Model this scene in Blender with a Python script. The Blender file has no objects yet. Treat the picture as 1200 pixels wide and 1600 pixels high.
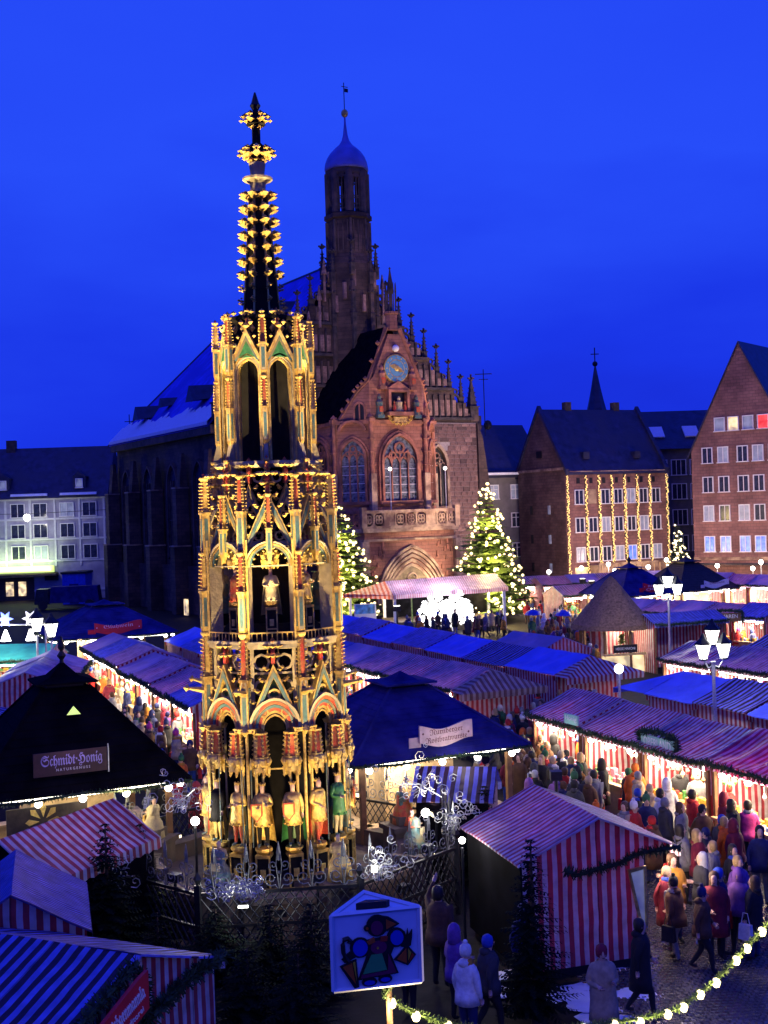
import bpy, bmesh, math, random
from mathutils import Vector, Matrix, Euler
rnd = random.Random(7)
S = bpy.context.scene
C = S.collection
PI = math.pi
R = math.radians

# ------------------------------------------------------------------ camera
EYE = 9.2
ROLL = R(1.9)
cam_d = bpy.data.cameras.new('camera')
cam = bpy.data.objects.new('camera', cam_d)
C.objects.link(cam)
cam_d.sensor_fit = 'HORIZONTAL'
cam_d.sensor_width = 36
cam_d.lens = 57
cam_d.clip_start = 0.3
cam_d.clip_end = 3000
cam.matrix_world = Matrix.Translation((0, 0, EYE)) @ Matrix.Rotation(PI / 2, 4, 'X') @ Matrix.Rotation(-ROLL, 4, 'Z')
S.camera = cam

# ------------------------------------------------------------------ sky (blue hour)
w = bpy.data.worlds.new('World')
S.world = w
w.use_nodes = True
nt = w.node_tree
for n in list(nt.nodes):
    nt.nodes.remove(n)
N = nt.nodes.new
L = nt.links.new
out = N('ShaderNodeOutputWorld')
bg = N('ShaderNodeBackground')
tc = N('ShaderNodeTexCoord')
sep = N('ShaderNodeSeparateXYZ')
ramp = N('ShaderNodeValToRGB')
noi = N('ShaderNodeTexNoise')
noi.inputs['Scale'].default_value = 2.6
noi.inputs['Detail'].default_value = 5
mp = N('ShaderNodeMapping')
mp.inputs['Scale'].default_value = (1, 1, 3.2)
sky = N('ShaderNodeTexSky')
sky.sky_type = 'NISHITA'
sky.sun_disc = False
sky.sun_elevation = R(1.0)
sky.sun_rotation = R(200)
L(tc.outputs['Generated'], sep.inputs[0])
L(tc.outputs['Generated'], mp.inputs[0])
L(mp.outputs[0], noi.inputs['Vector'])
m1 = N('ShaderNodeMath'); m1.operation = 'MULTIPLY_ADD'
m1.inputs[1].default_value = 0.34; m1.inputs[2].default_value = -0.17
L(noi.outputs['Fac'], m1.inputs[0])
m2 = N('ShaderNodeMath'); m2.operation = 'ADD'
L(sep.outputs['Z'], m2.inputs[0]); L(m1.outputs[0], m2.inputs[1])
L(m2.outputs[0], ramp.inputs[0])
cr = ramp.color_ramp
cr.elements[0].position = 0.0; cr.elements[0].color = (0.008, 0.022, 0.63, 1)
cr.elements[1].position = 0.28; cr.elements[1].color = (0.020, 0.074, 0.95, 1)
e = cr.elements.new(0.12); e.color = (0.010, 0.036, 0.80, 1)
e = cr.elements.new(0.6); e.color = (0.014, 0.050, 0.86, 1)
mx = N('ShaderNodeMix'); mx.data_type = 'RGBA'; mx.blend_type = 'MULTIPLY'
mx.inputs[0].default_value = 1.0
L(sky.outputs[0], mx.inputs[6]); mx.inputs[7].default_value = (0.004, 0.010, 0.05, 1)
ad = N('ShaderNodeMix'); ad.data_type = 'RGBA'; ad.blend_type = 'ADD'
ad.inputs[0].default_value = 0.05
L(ramp.outputs[0], ad.inputs[6]); L(mx.outputs[2], ad.inputs[7])
L(ad.outputs[2], bg.inputs[0])
bg.inputs[1].default_value = 1.0
L(bg.outputs[0], out.inputs[0])

# added pink fill from behind the camera, standing for town glow, very soft
sun_d = bpy.data.lights.new('pink_fill', 'SUN'); sun_d.energy = .08; sun_d.angle = R(70); sun_d.color = (1, .62, .66)
sun = bpy.data.objects.new('pink_fill', sun_d); C.objects.link(sun)
sun.rotation_euler = (R(38), 0, R(-20))
vs = S.view_settings
S.display_settings.display_device = 'sRGB'
vs.view_transform = 'Standard'
vs.look = 'None'
vs.exposure = 0.0
vs.gamma = 1.0
vs.use_curve_mapping = False
S.render.engine = 'CYCLES'
S.cycles.use_denoising = True
S.cycles.max_bounces = 4
S.cycles.diffuse_bounces = 2
S.cycles.glossy_bounces = 2
S.cycles.transmission_bounces = 3
S.cycles.sample_clamp_indirect = 2.0
S.cycles.sample_clamp_direct = 20.0
S.cycles.caustics_reflective = False
S.cycles.caustics_refractive = False

# the town grid: rows of stalls run along RD, their fronts face -QD
RD = Vector((.407, -.914, 0))
QD = Vector((.914, .407, 0))
ROWROT = math.atan2(RD.y, RD.x)

def unroll(px, py):
    dx, dy = px - 600, py - 800
    return dx * math.cos(ROLL) - dy * math.sin(ROLL), dx * math.sin(ROLL) + dy * math.cos(ROLL)

def onz(px, py, z=0.0):
    """the point at height z that is sighted at photograph position px, py"""
    u, v = unroll(px, py)
    d = (EYE - z) * 1900 / v
    return Vector((u * d / 1900, d, z))

def ond(px, py, d):
    u, v = unroll(px, py)
    return Vector((u * d / 1900, d, EYE - v * d / 1900))

# ------------------------------------------------------------------ materials
def _base(name):
    m = bpy.data.materials.new(name)
    m.use_nodes = True
    t = m.node_tree
    p = t.nodes['Principled BSDF']
    return m, t, p

def mat(name, col, rough=.7, metal=0., var=.25, scale=6., bump=0., spec=None, dirt=None, coord='Object', thin=0):
    """plain surface with a noise in tone, some relief and optional stains"""
    m, t, p = _base(name)
    N = t.nodes.new; L = t.links.new
    tcn = N('ShaderNodeTexCoord')
    no = N('ShaderNodeTexNoise'); no.inputs['Scale'].default_value = scale; no.inputs['Detail'].default_value = 5
    L(tcn.outputs[coord], no.inputs['Vector'])
    rp = N('ShaderNodeValToRGB')
    a = [c * (1 - var) for c in col]; b = [min(1, c * (1 + var)) for c in col]
    rp.color_ramp.elements[0].position = .3; rp.color_ramp.elements[0].color = (*a, 1)
    rp.color_ramp.elements[1].position = .7; rp.color_ramp.elements[1].color = (*b, 1)
    L(no.outputs['Fac'], rp.inputs[0])
    last = rp.outputs[0]
    if dirt:
        n2 = N('ShaderNodeTexNoise'); n2.inputs['Scale'].default_value = scale * .23; n2.inputs['Detail'].default_value = 8
        L(tcn.outputs[coord], n2.inputs['Vector'])
        r2 = N('ShaderNodeValToRGB'); r2.color_ramp.elements[0].position = .45; r2.color_ramp.elements[1].position = .62
        L(n2.outputs['Fac'], r2.inputs[0])
        mm = N('ShaderNodeMix'); mm.data_type = 'RGBA'
        L(r2.outputs[0], mm.inputs[0]); L(last, mm.inputs[6]); mm.inputs[7].default_value = (*dirt, 1)
        last = mm.outputs[2]
    L(last, p.inputs['Base Color'])
    p.inputs['Roughness'].default_value = rough
    p.inputs['Metallic'].default_value = metal
    if spec is not None:
        p.inputs['Specular IOR Level'].default_value = spec
    if thin: thin_cloth(t, p, last, thin)
    if bump:
        bp = N('ShaderNodeBump'); bp.inputs['Strength'].default_value = bump; bp.inputs['Distance'].default_value = .05
        n3 = N('ShaderNodeTexNoise'); n3.inputs['Scale'].default_value = scale * 3; n3.inputs['Detail'].default_value = 4
        L(tcn.outputs[coord], n3.inputs['Vector'])
        L(n3.outputs['Fac'], bp.inputs['Height']); L(bp.outputs[0], p.inputs['Normal'])
    return m

def thin_cloth(t, p, colout, k):
    """cloth that lets part of the lamp light behind it through"""
    tr = t.nodes.new('ShaderNodeBsdfTranslucent'); ms = t.nodes.new('ShaderNodeMixShader')
    ms.inputs[0].default_value = k
    t.links.new(colout, tr.inputs[0]); t.links.new(p.outputs[0], ms.inputs[1]); t.links.new(tr.outputs[0], ms.inputs[2])
    t.links.new(ms.outputs[0], t.nodes['Material Output'].inputs[0])

def stripes(name, c1, c2, period, axis='X', rough=.55, duty=.5, wash=.0, wcol=(.5, .5, .8), thin=.35):
    """striped canvas: stripes follow one object axis, slightly faded and stained"""
    m, t, p = _base(name)
    N = t.nodes.new; L = t.links.new
    tcn = N('ShaderNodeTexCoord'); s = N('ShaderNodeSeparateXYZ'); L(tcn.outputs['Object'], s.inputs[0])
    no = N('ShaderNodeTexNoise'); no.inputs['Scale'].default_value = 1.3; L(tcn.outputs['Object'], no.inputs['Vector'])
    k = N('ShaderNodeMath'); k.operation = 'MULTIPLY_ADD'; k.inputs[1].default_value = period * .35
    L(no.outputs['Fac'], k.inputs[0]); L(s.outputs[axis], k.inputs[2])
    dv = N('ShaderNodeMath'); dv.operation = 'DIVIDE'; dv.inputs[1].default_value = period; L(k.outputs[0], dv.inputs[0])
    fr = N('ShaderNodeMath'); fr.operation = 'FRACT'; L(dv.outputs[0], fr.inputs[0])
    gt = N('ShaderNodeMath'); gt.operation = 'GREATER_THAN'; gt.inputs[1].default_value = duty; L(fr.outputs[0], gt.inputs[0])
    mm = N('ShaderNodeMix'); mm.data_type = 'RGBA'
    L(gt.outputs[0], mm.inputs[0]); mm.inputs[6].default_value = (*c1, 1); mm.inputs[7].default_value = (*c2, 1)
    n2 = N('ShaderNodeTexNoise'); n2.inputs['Scale'].default_value = .9; n2.inputs['Detail'].default_value = 7
    L(tcn.outputs['Object'], n2.inputs['Vector'])
    r2 = N('ShaderNodeValToRGB'); r2.color_ramp.elements[0].position = .35; r2.color_ramp.elements[0].color = (wash, wash, wash, 1)
    r2.color_ramp.elements[1].position = .65; r2.color_ramp.elements[1].color = (wash * .4, wash * .4, wash * .4, 1)
    L(n2.outputs['Fac'], r2.inputs[0])
    m3 = N('ShaderNodeMix'); m3.data_type = 'RGBA'
    L(r2.outputs[0], m3.inputs[0]); L(mm.outputs[2], m3.inputs[6]); m3.inputs[7].default_value = (*wcol, 1)
    # sewn seams and rain streaks
    sd = N('ShaderNodeMath'); sd.operation = 'DIVIDE'; sd.inputs[1].default_value = 1.43; L(k.outputs[0], sd.inputs[0])
    sf = N('ShaderNodeMath'); sf.operation = 'FRACT'; L(sd.outputs[0], sf.inputs[0])
    sl = N('ShaderNodeMath'); sl.operation = 'LESS_THAN'; sl.inputs[1].default_value = .022; L(sf.outputs[0], sl.inputs[0])
    n5 = N('ShaderNodeTexNoise'); n5.inputs['Scale'].default_value = 3.5; n5.inputs['Detail'].default_value = 6; L(tcn.outputs['Object'], n5.inputs['Vector'])
    r5 = N('ShaderNodeMapRange'); r5.inputs[1].default_value = .3; r5.inputs[2].default_value = .7; r5.inputs[3].default_value = .62; r5.inputs[4].default_value = 1.12; L(n5.outputs['Fac'], r5.inputs[0])
    sm = N('ShaderNodeMath'); sm.operation = 'MULTIPLY_ADD'; sm.inputs[1].default_value = -.4; L(sl.outputs[0], sm.inputs[0]); L(r5.outputs[0], sm.inputs[2])
    m5 = N('ShaderNodeVectorMath'); m5.operation = 'SCALE'; L(m3.outputs[2], m5.inputs[0]); L(sm.outputs[0], m5.inputs['Scale'])
    m3 = m5; m3o = m5.outputs[0]
    L(m3o, p.inputs['Base Color'])
    p.inputs['Roughness'].default_value = rough
    thin_cloth(t, p, m3o, thin)
    bp = N('ShaderNodeBump'); bp.inputs['Strength'].default_value = .9; bp.inputs['Distance'].default_value = .08
    n4 = N('ShaderNodeTexNoise'); n4.inputs['Scale'].default_value = 2.5
    L(tcn.outputs['Object'], n4.inputs['Vector']); L(n4.outputs['Fac'], bp.inputs['Height']); L(bp.outputs[0], p.inputs['Normal'])
    return m

def ashlar(name, c1, c2, mortar, bw=.8, bh=.36, rough=.85, plane='XZ', dark=None, msize=.018):
    """coursed stonework for walls too far off to tell single stones; box-mapped by normal"""
    m, t, p = _base(name)
    N = t.nodes.new; L = t.links.new
    tcn = N('ShaderNodeTexCoord'); s = N('ShaderNodeSeparateXYZ'); L(tcn.outputs['Object'], s.inputs[0])
    ge = N('ShaderNodeNewGeometry')
    ad = N('ShaderNodeMath'); ad.operation = 'ADD'; L(s.outputs['X'], ad.inputs[0]); L(s.outputs['Y'], ad.inputs[1])
    cb = N('ShaderNodeCombineXYZ')
    if plane == 'XZ':
        L(s.outputs['X'], cb.inputs[0])
    elif plane == 'YZ':
        L(s.outputs['Y'], cb.inputs[0])
    else:
        L(ad.outputs[0], cb.inputs[0])
    L(s.outputs['Z'], cb.inputs[1])
    br = N('ShaderNodeTexBrick'); L(cb.outputs[0], br.inputs['Vector'])
    br.inputs['Scale'].default_value = 1; br.inputs['Brick Width'].default_value = bw; br.inputs['Row Height'].default_value = bh
    br.inputs['Mortar Size'].default_value = msize; br.inputs['Color1'].default_value = (*c1, 1); br.inputs['Color2'].default_value = (*c2, 1)
    br.inputs['Mortar'].default_value = (*mortar, 1); br.inputs['Bias'].default_value = -.1
    no = N('ShaderNodeTexNoise'); no.inputs['Scale'].default_value = .35; no.inputs['Detail'].default_value = 9; no.inputs['Roughness'].default_value = .65
    L(tcn.outputs['Object'], no.inputs['Vector'])
    rp = N('ShaderNodeValToRGB'); rp.color_ramp.elements[0].position = .36; rp.color_ramp.elements[0].color = (*(dark or (.25, .22, .25)), 1)
    rp.color_ramp.elements[1].position = .64; rp.color_ramp.elements[1].color = (1.15, 1.1, 1.05, 1)
    L(no.outputs['Fac'], rp.inputs[0])
    mu = N('ShaderNodeMix'); mu.data_type = 'RGBA'; mu.blend_type = 'MULTIPLY'; mu.inputs[0].default_value = 1
    L(br.outputs['Color'], mu.inputs[6]); L(rp.outputs[0], mu.inputs[7])
    L(mu.outputs[2], p.inputs['Base Color']); p.inputs['Roughness'].default_value = rough
    bp = N('ShaderNodeBump'); bp.inputs['Strength'].default_value = .6; bp.inputs['Distance'].default_value = .05; bp.invert = True
    L(br.outputs['Fac'], bp.inputs['Height']); L(bp.outputs[0], p.inputs['Normal'])
    return m

def glow(name, col, strength, lit=False):
    m, t, p = _base(name)
    p.inputs['Base Color'].default_value = (*[min(.8, c) for c in col], 1)
    p.inputs['Emission Color'].default_value = (*col, 1)
    p.inputs['Emission Strength'].default_value = strength
    if name.startswith('window'):
        tcn = t.nodes.new('ShaderNodeTexCoord'); no = t.nodes.new('ShaderNodeTexNoise'); no.inputs['Scale'].default_value = 1.7; no.inputs['Detail'].default_value = 3
        gi = t.nodes.new('ShaderNodeObjectInfo'); ad = t.nodes.new('ShaderNodeVectorMath'); ad.operation = 'ADD'
        t.links.new(tcn.outputs['Object'], ad.inputs[0]); t.links.new(gi.outputs['Location'], ad.inputs[1]); t.links.new(ad.outputs[0], no.inputs['Vector'])
        rp = t.nodes.new('ShaderNodeMapRange'); rp.inputs[1].default_value = .35; rp.inputs[2].default_value = .68; rp.inputs[3].default_value = strength * .15; rp.inputs[4].default_value = strength * 1.3
        t.links.new(no.outputs['Fac'], rp.inputs[0]); t.links.new(rp.outputs[0], p.inputs['Emission Strength']); p.inputs['Roughness'].default_value = .15
    if not lit:
        m.cycles.emission_sampling = 'NONE'
    return m

M = {}
M['stone_dark'] = ashlar('dark_sandstone', (.13, .085, .07), (.075, .05, .047), (.05, .04, .04), plane='BOTH')
M['stone_red'] = ashlar('red_sandstone', (.36, .165, .12), (.28, .125, .092), (.17, .085, .065), .7, .32, plane='BOTH', dark=(.5, .42, .4))
M['stone_pale'] = mat('pale_sandstone', (.46, .33, .21), .85, var=.25, scale=3, bump=.4, dirt=(.16, .09, .07))
M['stone_carved'] = mat('carved_red_sandstone', (.38, .15, .095), .85, var=.3, scale=3, bump=.5, dirt=(.16, .07, .05))
M['stone_block'] = mat('sandstone_block', (.21, .12, .10), .88, var=.35, scale=5, bump=.5, dirt=(.09, .06, .06))
M['stone_block2'] = mat('pale_sandstone_block', (.33, .20, .16), .88, var=.3, scale=5, bump=.5, dirt=(.15, .09, .08))
M['stone_block3'] = mat('sooty_sandstone_block', (.10, .062, .055), .9, var=.3, scale=5, bump=.5)
M['mortar'] = mat('mortar_joint', (.34, .29, .28), .9, var=.2, scale=8)
M['stone_shade'] = mat('sooty_sandstone', (.055, .045, .045), .9, var=.5, scale=2.2, bump=.3, dirt=(.14, .09, .07))
M['slate'] = mat('dark_slate_roof', (.022, .024, .07), .45, var=.5, scale=1.4, bump=.3, dirt=(.03, .03, .06))
M['skylit_snowroof'] = mat('skylit_snow_roof', (.06, .07, .72), .7, var=.25, scale=.9, bump=.2, dirt=(.04, .05, .6), spec=.2)  # snow with the blue skylight put into its colour
M['snow'] = mat('snow', (.8, .82, .88), .6, var=.06, scale=3, bump=.4)
M['copper'] = mat('blue_copper_dome', (.13, .15, .5), .45, var=.2, scale=1.2, bump=.1)
M['gold'] = mat('gilding', (.93, .58, .15), .36, metal=.45, var=.3, scale=14, bump=.35, dirt=(.42, .25, .06))
M['red'] = mat('fountain_red_paint', (.46, .05, .02), .55, var=.4, scale=18, bump=.4, dirt=(.30, .12, .03))
M['teal'] = mat('fountain_teal_paint', (.05, .115, .12), .5, var=.4, scale=12, dirt=(.16, .13, .06))
M['green'] = mat('fountain_green_paint', (.025, .13, .04), .5, var=.3, scale=12)
M['cream'] = mat('fountain_limestone', (.44, .36, .19), .7, var=.28, scale=5, bump=.4, dirt=(.22, .19, .13))
M['core'] = mat('fountain_core_shade', (.012, .011, .010), .9, var=.4, scale=4, spec=.1)  # near black: the shade inside the tiers is in its colour
M['iron'] = mat('wrought_iron', (.02, .022, .03), .45, metal=.6, var=.3, scale=10)
M['fence_scroll'] = mat('shaded_fence_scroll', (.16, .17, .18), .4, metal=.5, var=.4, scale=12)  # copy of the silver scroll with the fence's shade in its colour
M['silver'] = mat('silvered_iron_scroll', (.62, .64, .62), .35, metal=.6, var=.3, scale=20)
M['dark'] = mat('black_opening', (.006, .006, .009), .5, var=.2)
M['glass'] = mat('window_glass', (.03, .035, .06), .12, var=.5, scale=2.5)
M['glass_lead'] = mat('leaded_glass', (.10, .12, .14), .25, var=.9, scale=4)
M['frame'] = mat('white_window_frame', (.8, .79, .8), .5, var=.08, scale=5)
M['wood'] = mat('brown_timber', (.18, .09, .04), .7, var=.35, scale=6, bump=.2)
M['wood_pale'] = mat('pale_timber', (.5, .34, .18), .65, var=.25, scale=6, bump=.2)
M['wood_dark'] = mat('dark_timber', (.035, .024, .02), .7, var=.4, scale=6, bump=.2)
M['fir'] = mat('fir_needles', (.020, .050, .018), .75, var=.6, scale=9)
M['fir_shaded'] = mat('shaded_fir_needles', (.006, .013, .008), .9, var=.6, scale=9, spec=.1)  # needles painted near black for the shaded foreground
M['firlit'] = mat('bulb_lit_fir_needles', (.09, .15, .03), .75, var=.6, scale=9)  # lighter copy of the needles, carrying the glow of the bulbs
M['bark'] = mat('bark', (.07, .045, .03), .9, var=.4, scale=8, bump=.4)
M['asphalt'] = mat('wet_paving', (.010, .0095, .011), .75, var=.5, scale=1.6, bump=.35, spec=.15)
M['cobble'] = mat('wet_cobblestone', (.07, .066, .07), .17, var=.6, scale=9, bump=.5, spec=.9, coord='Generated')
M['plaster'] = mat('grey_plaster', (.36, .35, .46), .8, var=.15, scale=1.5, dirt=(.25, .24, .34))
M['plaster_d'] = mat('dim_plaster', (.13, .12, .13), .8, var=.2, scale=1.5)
M['band'] = mat('pale_stone_band', (.6, .6, .66), .7, var=.1, scale=3)
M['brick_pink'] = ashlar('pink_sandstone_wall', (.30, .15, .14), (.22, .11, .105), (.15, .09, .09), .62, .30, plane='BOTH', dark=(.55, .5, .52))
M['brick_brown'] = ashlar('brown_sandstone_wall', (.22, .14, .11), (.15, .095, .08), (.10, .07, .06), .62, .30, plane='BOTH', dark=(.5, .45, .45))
RED = (.46, .018, .03); WHT = (.72, .66, .70)
M['canvas_rw'] = stripes('red_white_canvas', RED, WHT, .21, 'X', wash=.12)
M['canvas_rw_y'] = stripes('red_white_canvas_side', RED, WHT, .21, 'Y', wash=.08)
M['canvas_pink'] = stripes('wet_striped_canvas', (.42, .015, .05), (.70, .62, .76), .17, 'X', wash=.22, wcol=(.5, .36, .62), rough=.4)
M['canvas_pale'] = stripes('faded_striped_canvas', (.46, .08, .16), (.64, .54, .68), .17, 'X', wash=.6, wcol=(.52, .40, .60), rough=.4)
M['canvas_skylit'] = stripes('skylit_striped_canvas', (.10, .05, .35), (.30, .32, .85), .2, 'X', wash=.7, wcol=(.22, .24, .85), rough=.45)  # stripes tinted with the blue light of the sky
M['canvas_hot'] = stripes('magenta_striped_canvas', (.55, .01, .10), (.75, .35, .60), .2, 'X', wash=.15, wcol=(.7, .1, .4))
M['canvas_blue'] = stripes('skylit_dark_striped_canvas', (.05, .008, .02), (.26, .28, .85), .22, 'X', wash=.06, wcol=(.2, .2, .7))  # white stripes coloured as the blue sky lights them
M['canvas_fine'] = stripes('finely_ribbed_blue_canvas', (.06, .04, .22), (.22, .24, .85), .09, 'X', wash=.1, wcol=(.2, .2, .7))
M['tarp_skylit'] = mat('skylit_tarpaulin', (.10, .14, .92), .5, var=.3, scale=1.1, bump=.5, dirt=(.16, .2, .95), thin=.08)  # pale wet sheet, blue skylight put into the base colour
M['tarp_lilac'] = mat('lilac_canvas', (.42, .33, .58), .5, var=.25, scale=1.2, bump=.5, dirt=(.3, .26, .55), thin=.35)
M['tarp_teal'] = mat('teal_tarpaulin', (.05, .4, .36), .45, var=.2, scale=2, bump=.3, thin=.3)
M['board_blue'] = mat('blue_boarded_roof', (.02, .022, .15), .85, var=.4, scale=1.6, bump=.2, spec=.1)
M['board_black'] = mat('black_boarded_roof', (.005, .005, .007), .95, var=.5, scale=2, spec=.03)
M['thatch'] = mat('thatch', (.19, .11, .075), .9, var=.5, scale=9, bump=.8)
M['white'] = mat('white_paint', (.75, .74, .72), .5, var=.08, scale=5)
M['bulb'] = glow('lit_bulb', (1, .80, .42), 3.6)
M['bulb_tree'] = glow('lit_tree_bulb', (1, .76, .36), 3.0)
M['bulb_w'] = glow('lit_white_lamp', (1, .95, .84), 14)
M['bulb_s'] = glow('lit_small_bulb', (1, .62, .22), 1.5)
M['lampglass'] = glow('lit_lantern_glass', (1, .97, .86), 6)
M['tube'] = glow('lit_tube_lamp', (1, .92, .72), 10)
M['lens'] = glow('flood_lens', (1, .8, .5), 2.5)
M['win_blue'] = glow('window_lit_blue', (.12, .22, 1.0), 1.2)
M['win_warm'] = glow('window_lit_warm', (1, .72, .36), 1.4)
M['win_red'] = glow('window_lit_red', (1, .06, .05), 1.8)
M['win_dim'] = glow('window_lit_dim', (.30, .33, .42), .35)
M['sign_green'] = glow('lit_yellow_green_sign', (.75, 1, .25), .9)
M['sign_wood'] = mat('painted_sign_board', (.62, .45, .42), .6, var=.15, scale=5)
M['sign_ink'] = mat('sign_ink', (.14, .03, .04), .6, var=.1)
M['sign_mint'] = mat('mint_sign_board', (.30, .55, .48), .5, var=.1, scale=4)
M['sign_red'] = mat('red_sign_board', (.6, .02, .03), .5, var=.1, scale=4)
M['sign_white'] = mat('white_sign_lettering', (.8, .78, .8), .5, var=.05)
M['fabric_blue'] = mat('blue_plastic_sheet', (.01, .05, .6), .4, var=.2, scale=4, bump=.4)

# ------------------------------------------------------------------ mesh collector
class MB:
    def __init__(s):
        s.v = []; s.f = []; s.mi = []; s.M = Matrix.Identity(4)
    def add(s, vs, fs, mi=0):
        b = len(s.v)
        Mx = s.M
        s.v.extend([tuple(Mx @ Vector(p)) for p in vs])
        for f in fs:
            s.f.append(tuple(b + i for i in f)); s.mi.append(mi)
    def box(s, x, y, z, sx, sy, sz, mi=0, tx=1., ty=None):
        """box standing on z; tx, ty taper its top"""
        ty = tx if ty is None else ty
        a, b = sx / 2, sy / 2
        s.add([(x - a, y - b, z), (x + a, y - b, z), (x + a, y + b, z), (x - a, y + b, z),
               (x - a * tx, y - b * ty, z + sz), (x + a * tx, y - b * ty, z + sz), (x + a * tx, y + b * ty, z + sz), (x - a * tx, y + b * ty, z + sz)],
              [(0, 3, 2, 1), (4, 5, 6, 7), (0, 1, 5, 4), (1, 2, 6, 5), (2, 3, 7, 6), (3, 0, 4, 7)], mi)
    def lathe(s, prof, n=8, mi=0, x=0, y=0, rot=0, cap=True):
        vs = []
        for r, z in prof:
            for k in range(n):
                a = rot + 2 * PI * k / n
                vs.append((x + r * math.cos(a), y + r * math.sin(a), z))
        fs = []
        for i in range(len(prof) - 1):
            for k in range(n):
                k2 = (k + 1) % n
                fs.append((i * n + k, i * n + k2, (i + 1) * n + k2, (i + 1) * n + k))
        if cap:
            fs.append(tuple(reversed(range(n)))); fs.append(tuple(range((len(prof) - 1) * n, len(prof) * n)))
        s.add(vs, fs, mi)
    def cyl(s, x, y, z0, z1, r0, r1=None, n=8, mi=0, rot=0):
        s.lathe([(r0, z0), (r0 if r1 is None else r1, z1)], n, mi, x, y, rot)
    def tube(s, pts, r, n=5, mi=0, close=False):
        pts = [Vector(p) for p in pts]
        rs = r if isinstance(r, (list, tuple)) else [r] * len(pts)
        vs = []; K = len(pts)
        for i, p in enumerate(pts):
            a = pts[max(0, i - 1)]; b = pts[min(K - 1, i + 1)]
            d = (b - a)
            if d.length < 1e-9: d = Vector((0, 0, 1))
            d.normalize()
            up = Vector((0, 0, 1)) if abs(d.z) < .9 else Vector((1, 0, 0))
            s1 = d.cross(up).normalized(); s2 = d.cross(s1)
            for k in range(n):
                t = 2 * PI * k / n
                vs.append(p + (s1 * math.cos(t) + s2 * math.sin(t)) * rs[i])
        fs = []
        for i in range(K - 1):
            for k in range(n):
                k2 = (k + 1) % n
                fs.append((i * n + k, i * n + k2, (i + 1) * n + k2, (i + 1) * n + k))
        fs.append(tuple(range(n))); fs.append(tuple(reversed(range((K - 1) * n, K * n))))
        s.add(vs, fs, mi)
    def prism(s, poly, y0, y1, mi=0):
        """outline in x,z pushed from y0 to y1"""
        n = len(poly)
        vs = [(x, y0, z) for x, z in poly] + [(x, y1, z) for x, z in poly]
        fs = [tuple(range(n)), tuple(reversed(range(n, 2 * n)))]
        for i in range(n):
            j = (i + 1) % n
            fs.append((j, i, n + i, n + j))
        s.add(vs, fs, mi)
    def slab(s, poly, z0, z1, mi=0):
        """outline in x,y pushed from z0 to z1"""
        n = len(poly)
        vs = [(x, y, z0) for x, y in poly] + [(x, y, z1) for x, y in poly]
        fs = [tuple(reversed(range(n))), tuple(range(n, 2 * n))]
        for i in range(n):
            j = (i + 1) % n
            fs.append((i, j, n + j, n + i))
        s.add(vs, fs, mi)
    def ring(s, outer, inner, y0, y1, mi=0, closed=False):
        """band between two outlines with the same number of points, pushed from y0 to y1"""
        n = len(outer)
        vs = [(x, y0, z) for x, z in outer] + [(x, y0, z) for x, z in inner] + [(x, y1, z) for x, z in outer] + [(x, y1, z) for x, z in inner]
        fs = []
        for i in range(n if closed else n - 1):
            j = (i + 1) % n
            fs += [(i, j, n + j, n + i), (2 * n + j, 2 * n + i, 3 * n + i, 3 * n + j), (j, i, 2 * n + i, 2 * n + j), (n + i, n + j, 3 * n + j, 3 * n + i)]
        if not closed:
            fs += [(0, n, 3 * n, 2 * n), (n - 1, 3 * n - 1, 4 * n - 1, 2 * n - 1)]
        s.add(vs, fs, mi)
    def oct(s, x, y, z, r, mi=0, rz=None):
        rz = r if rz is None else rz
        s.add([(x + r, y, z), (x - r, y, z), (x, y + r, z), (x, y - r, z), (x, y, z + rz), (x, y, z - rz)],
              [(0, 2, 4), (2, 1, 4), (1, 3, 4), (3, 0, 4), (2, 0, 5), (1, 2, 5), (3, 1, 5), (0, 3, 5)], mi)
    def ball(s, x, y, z, r, mi=0, n=8, k=5, sz=1.):
        s.lathe([(max(.001, r * math.sin(PI * i / k)), z - r * sz * math.cos(PI * i / k)) for i in range(k + 1)], n, mi, x, y, cap=False)
    def quad(s, a, b, c, d, mi=0):
        s.add([a, b, c, d], [(0, 1, 2, 3)], mi)
    def mesh(s, name, mats, smooth=False):
        me = bpy.data.meshes.new(name)
        me.from_pydata(s.v, [], s.f)
        for m in mats:
            me.materials.append(m)
        if len(mats) > 1:
            me.polygons.foreach_set('material_index', s.mi)
        if smooth:
            me.polygons.foreach_set('use_smooth', [True] * len(s.f))
        me.update()
        return me
    def build(s, name, mats, parent=None, smooth=False, loc=None, rz=0, kind=None):
        if not isinstance(mats, (list, tuple)): mats = [mats]
        return obj(name, s.mesh(name, mats, smooth), parent, loc, rz, kind)

KIDS = {}
def obj(name, me, parent=None, loc=None, rz=0, kind=None):
    o = bpy.data.objects.new(name, me)
    C.objects.link(o)
    if parent is not None:
        o.parent = parent; KIDS.setdefault(parent.name, []).append(o)
    if loc is not None: o.location = loc
    if rz: o.rotation_euler = (0, 0, rz)
    if kind: o['kind'] = kind
    return o

def tag(o, label, cat, group=None, kind=None):
    o['label'] = label; o['category'] = cat
    if group: o['group'] = group
    if kind: o['kind'] = kind
    return o

def thing(name, label, cat, loc=(0, 0, 0), rz=0, group=None):
    o = bpy.data.objects.new(name, None)
    o.empty_display_size = .2
    C.objects.link(o)
    o.location = loc; o.rotation_euler = (0, 0, rz)
    return tag(o, label, cat, group)

def copy_tree(o, parent=None):
    c = o.copy(); C.objects.link(c)
    if parent is not None:
        c.parent = parent; KIDS.setdefault(parent.name, []).append(c)
    for ch in KIDS.get(o.name, ()):
        copy_tree(ch, c)
    return c

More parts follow.
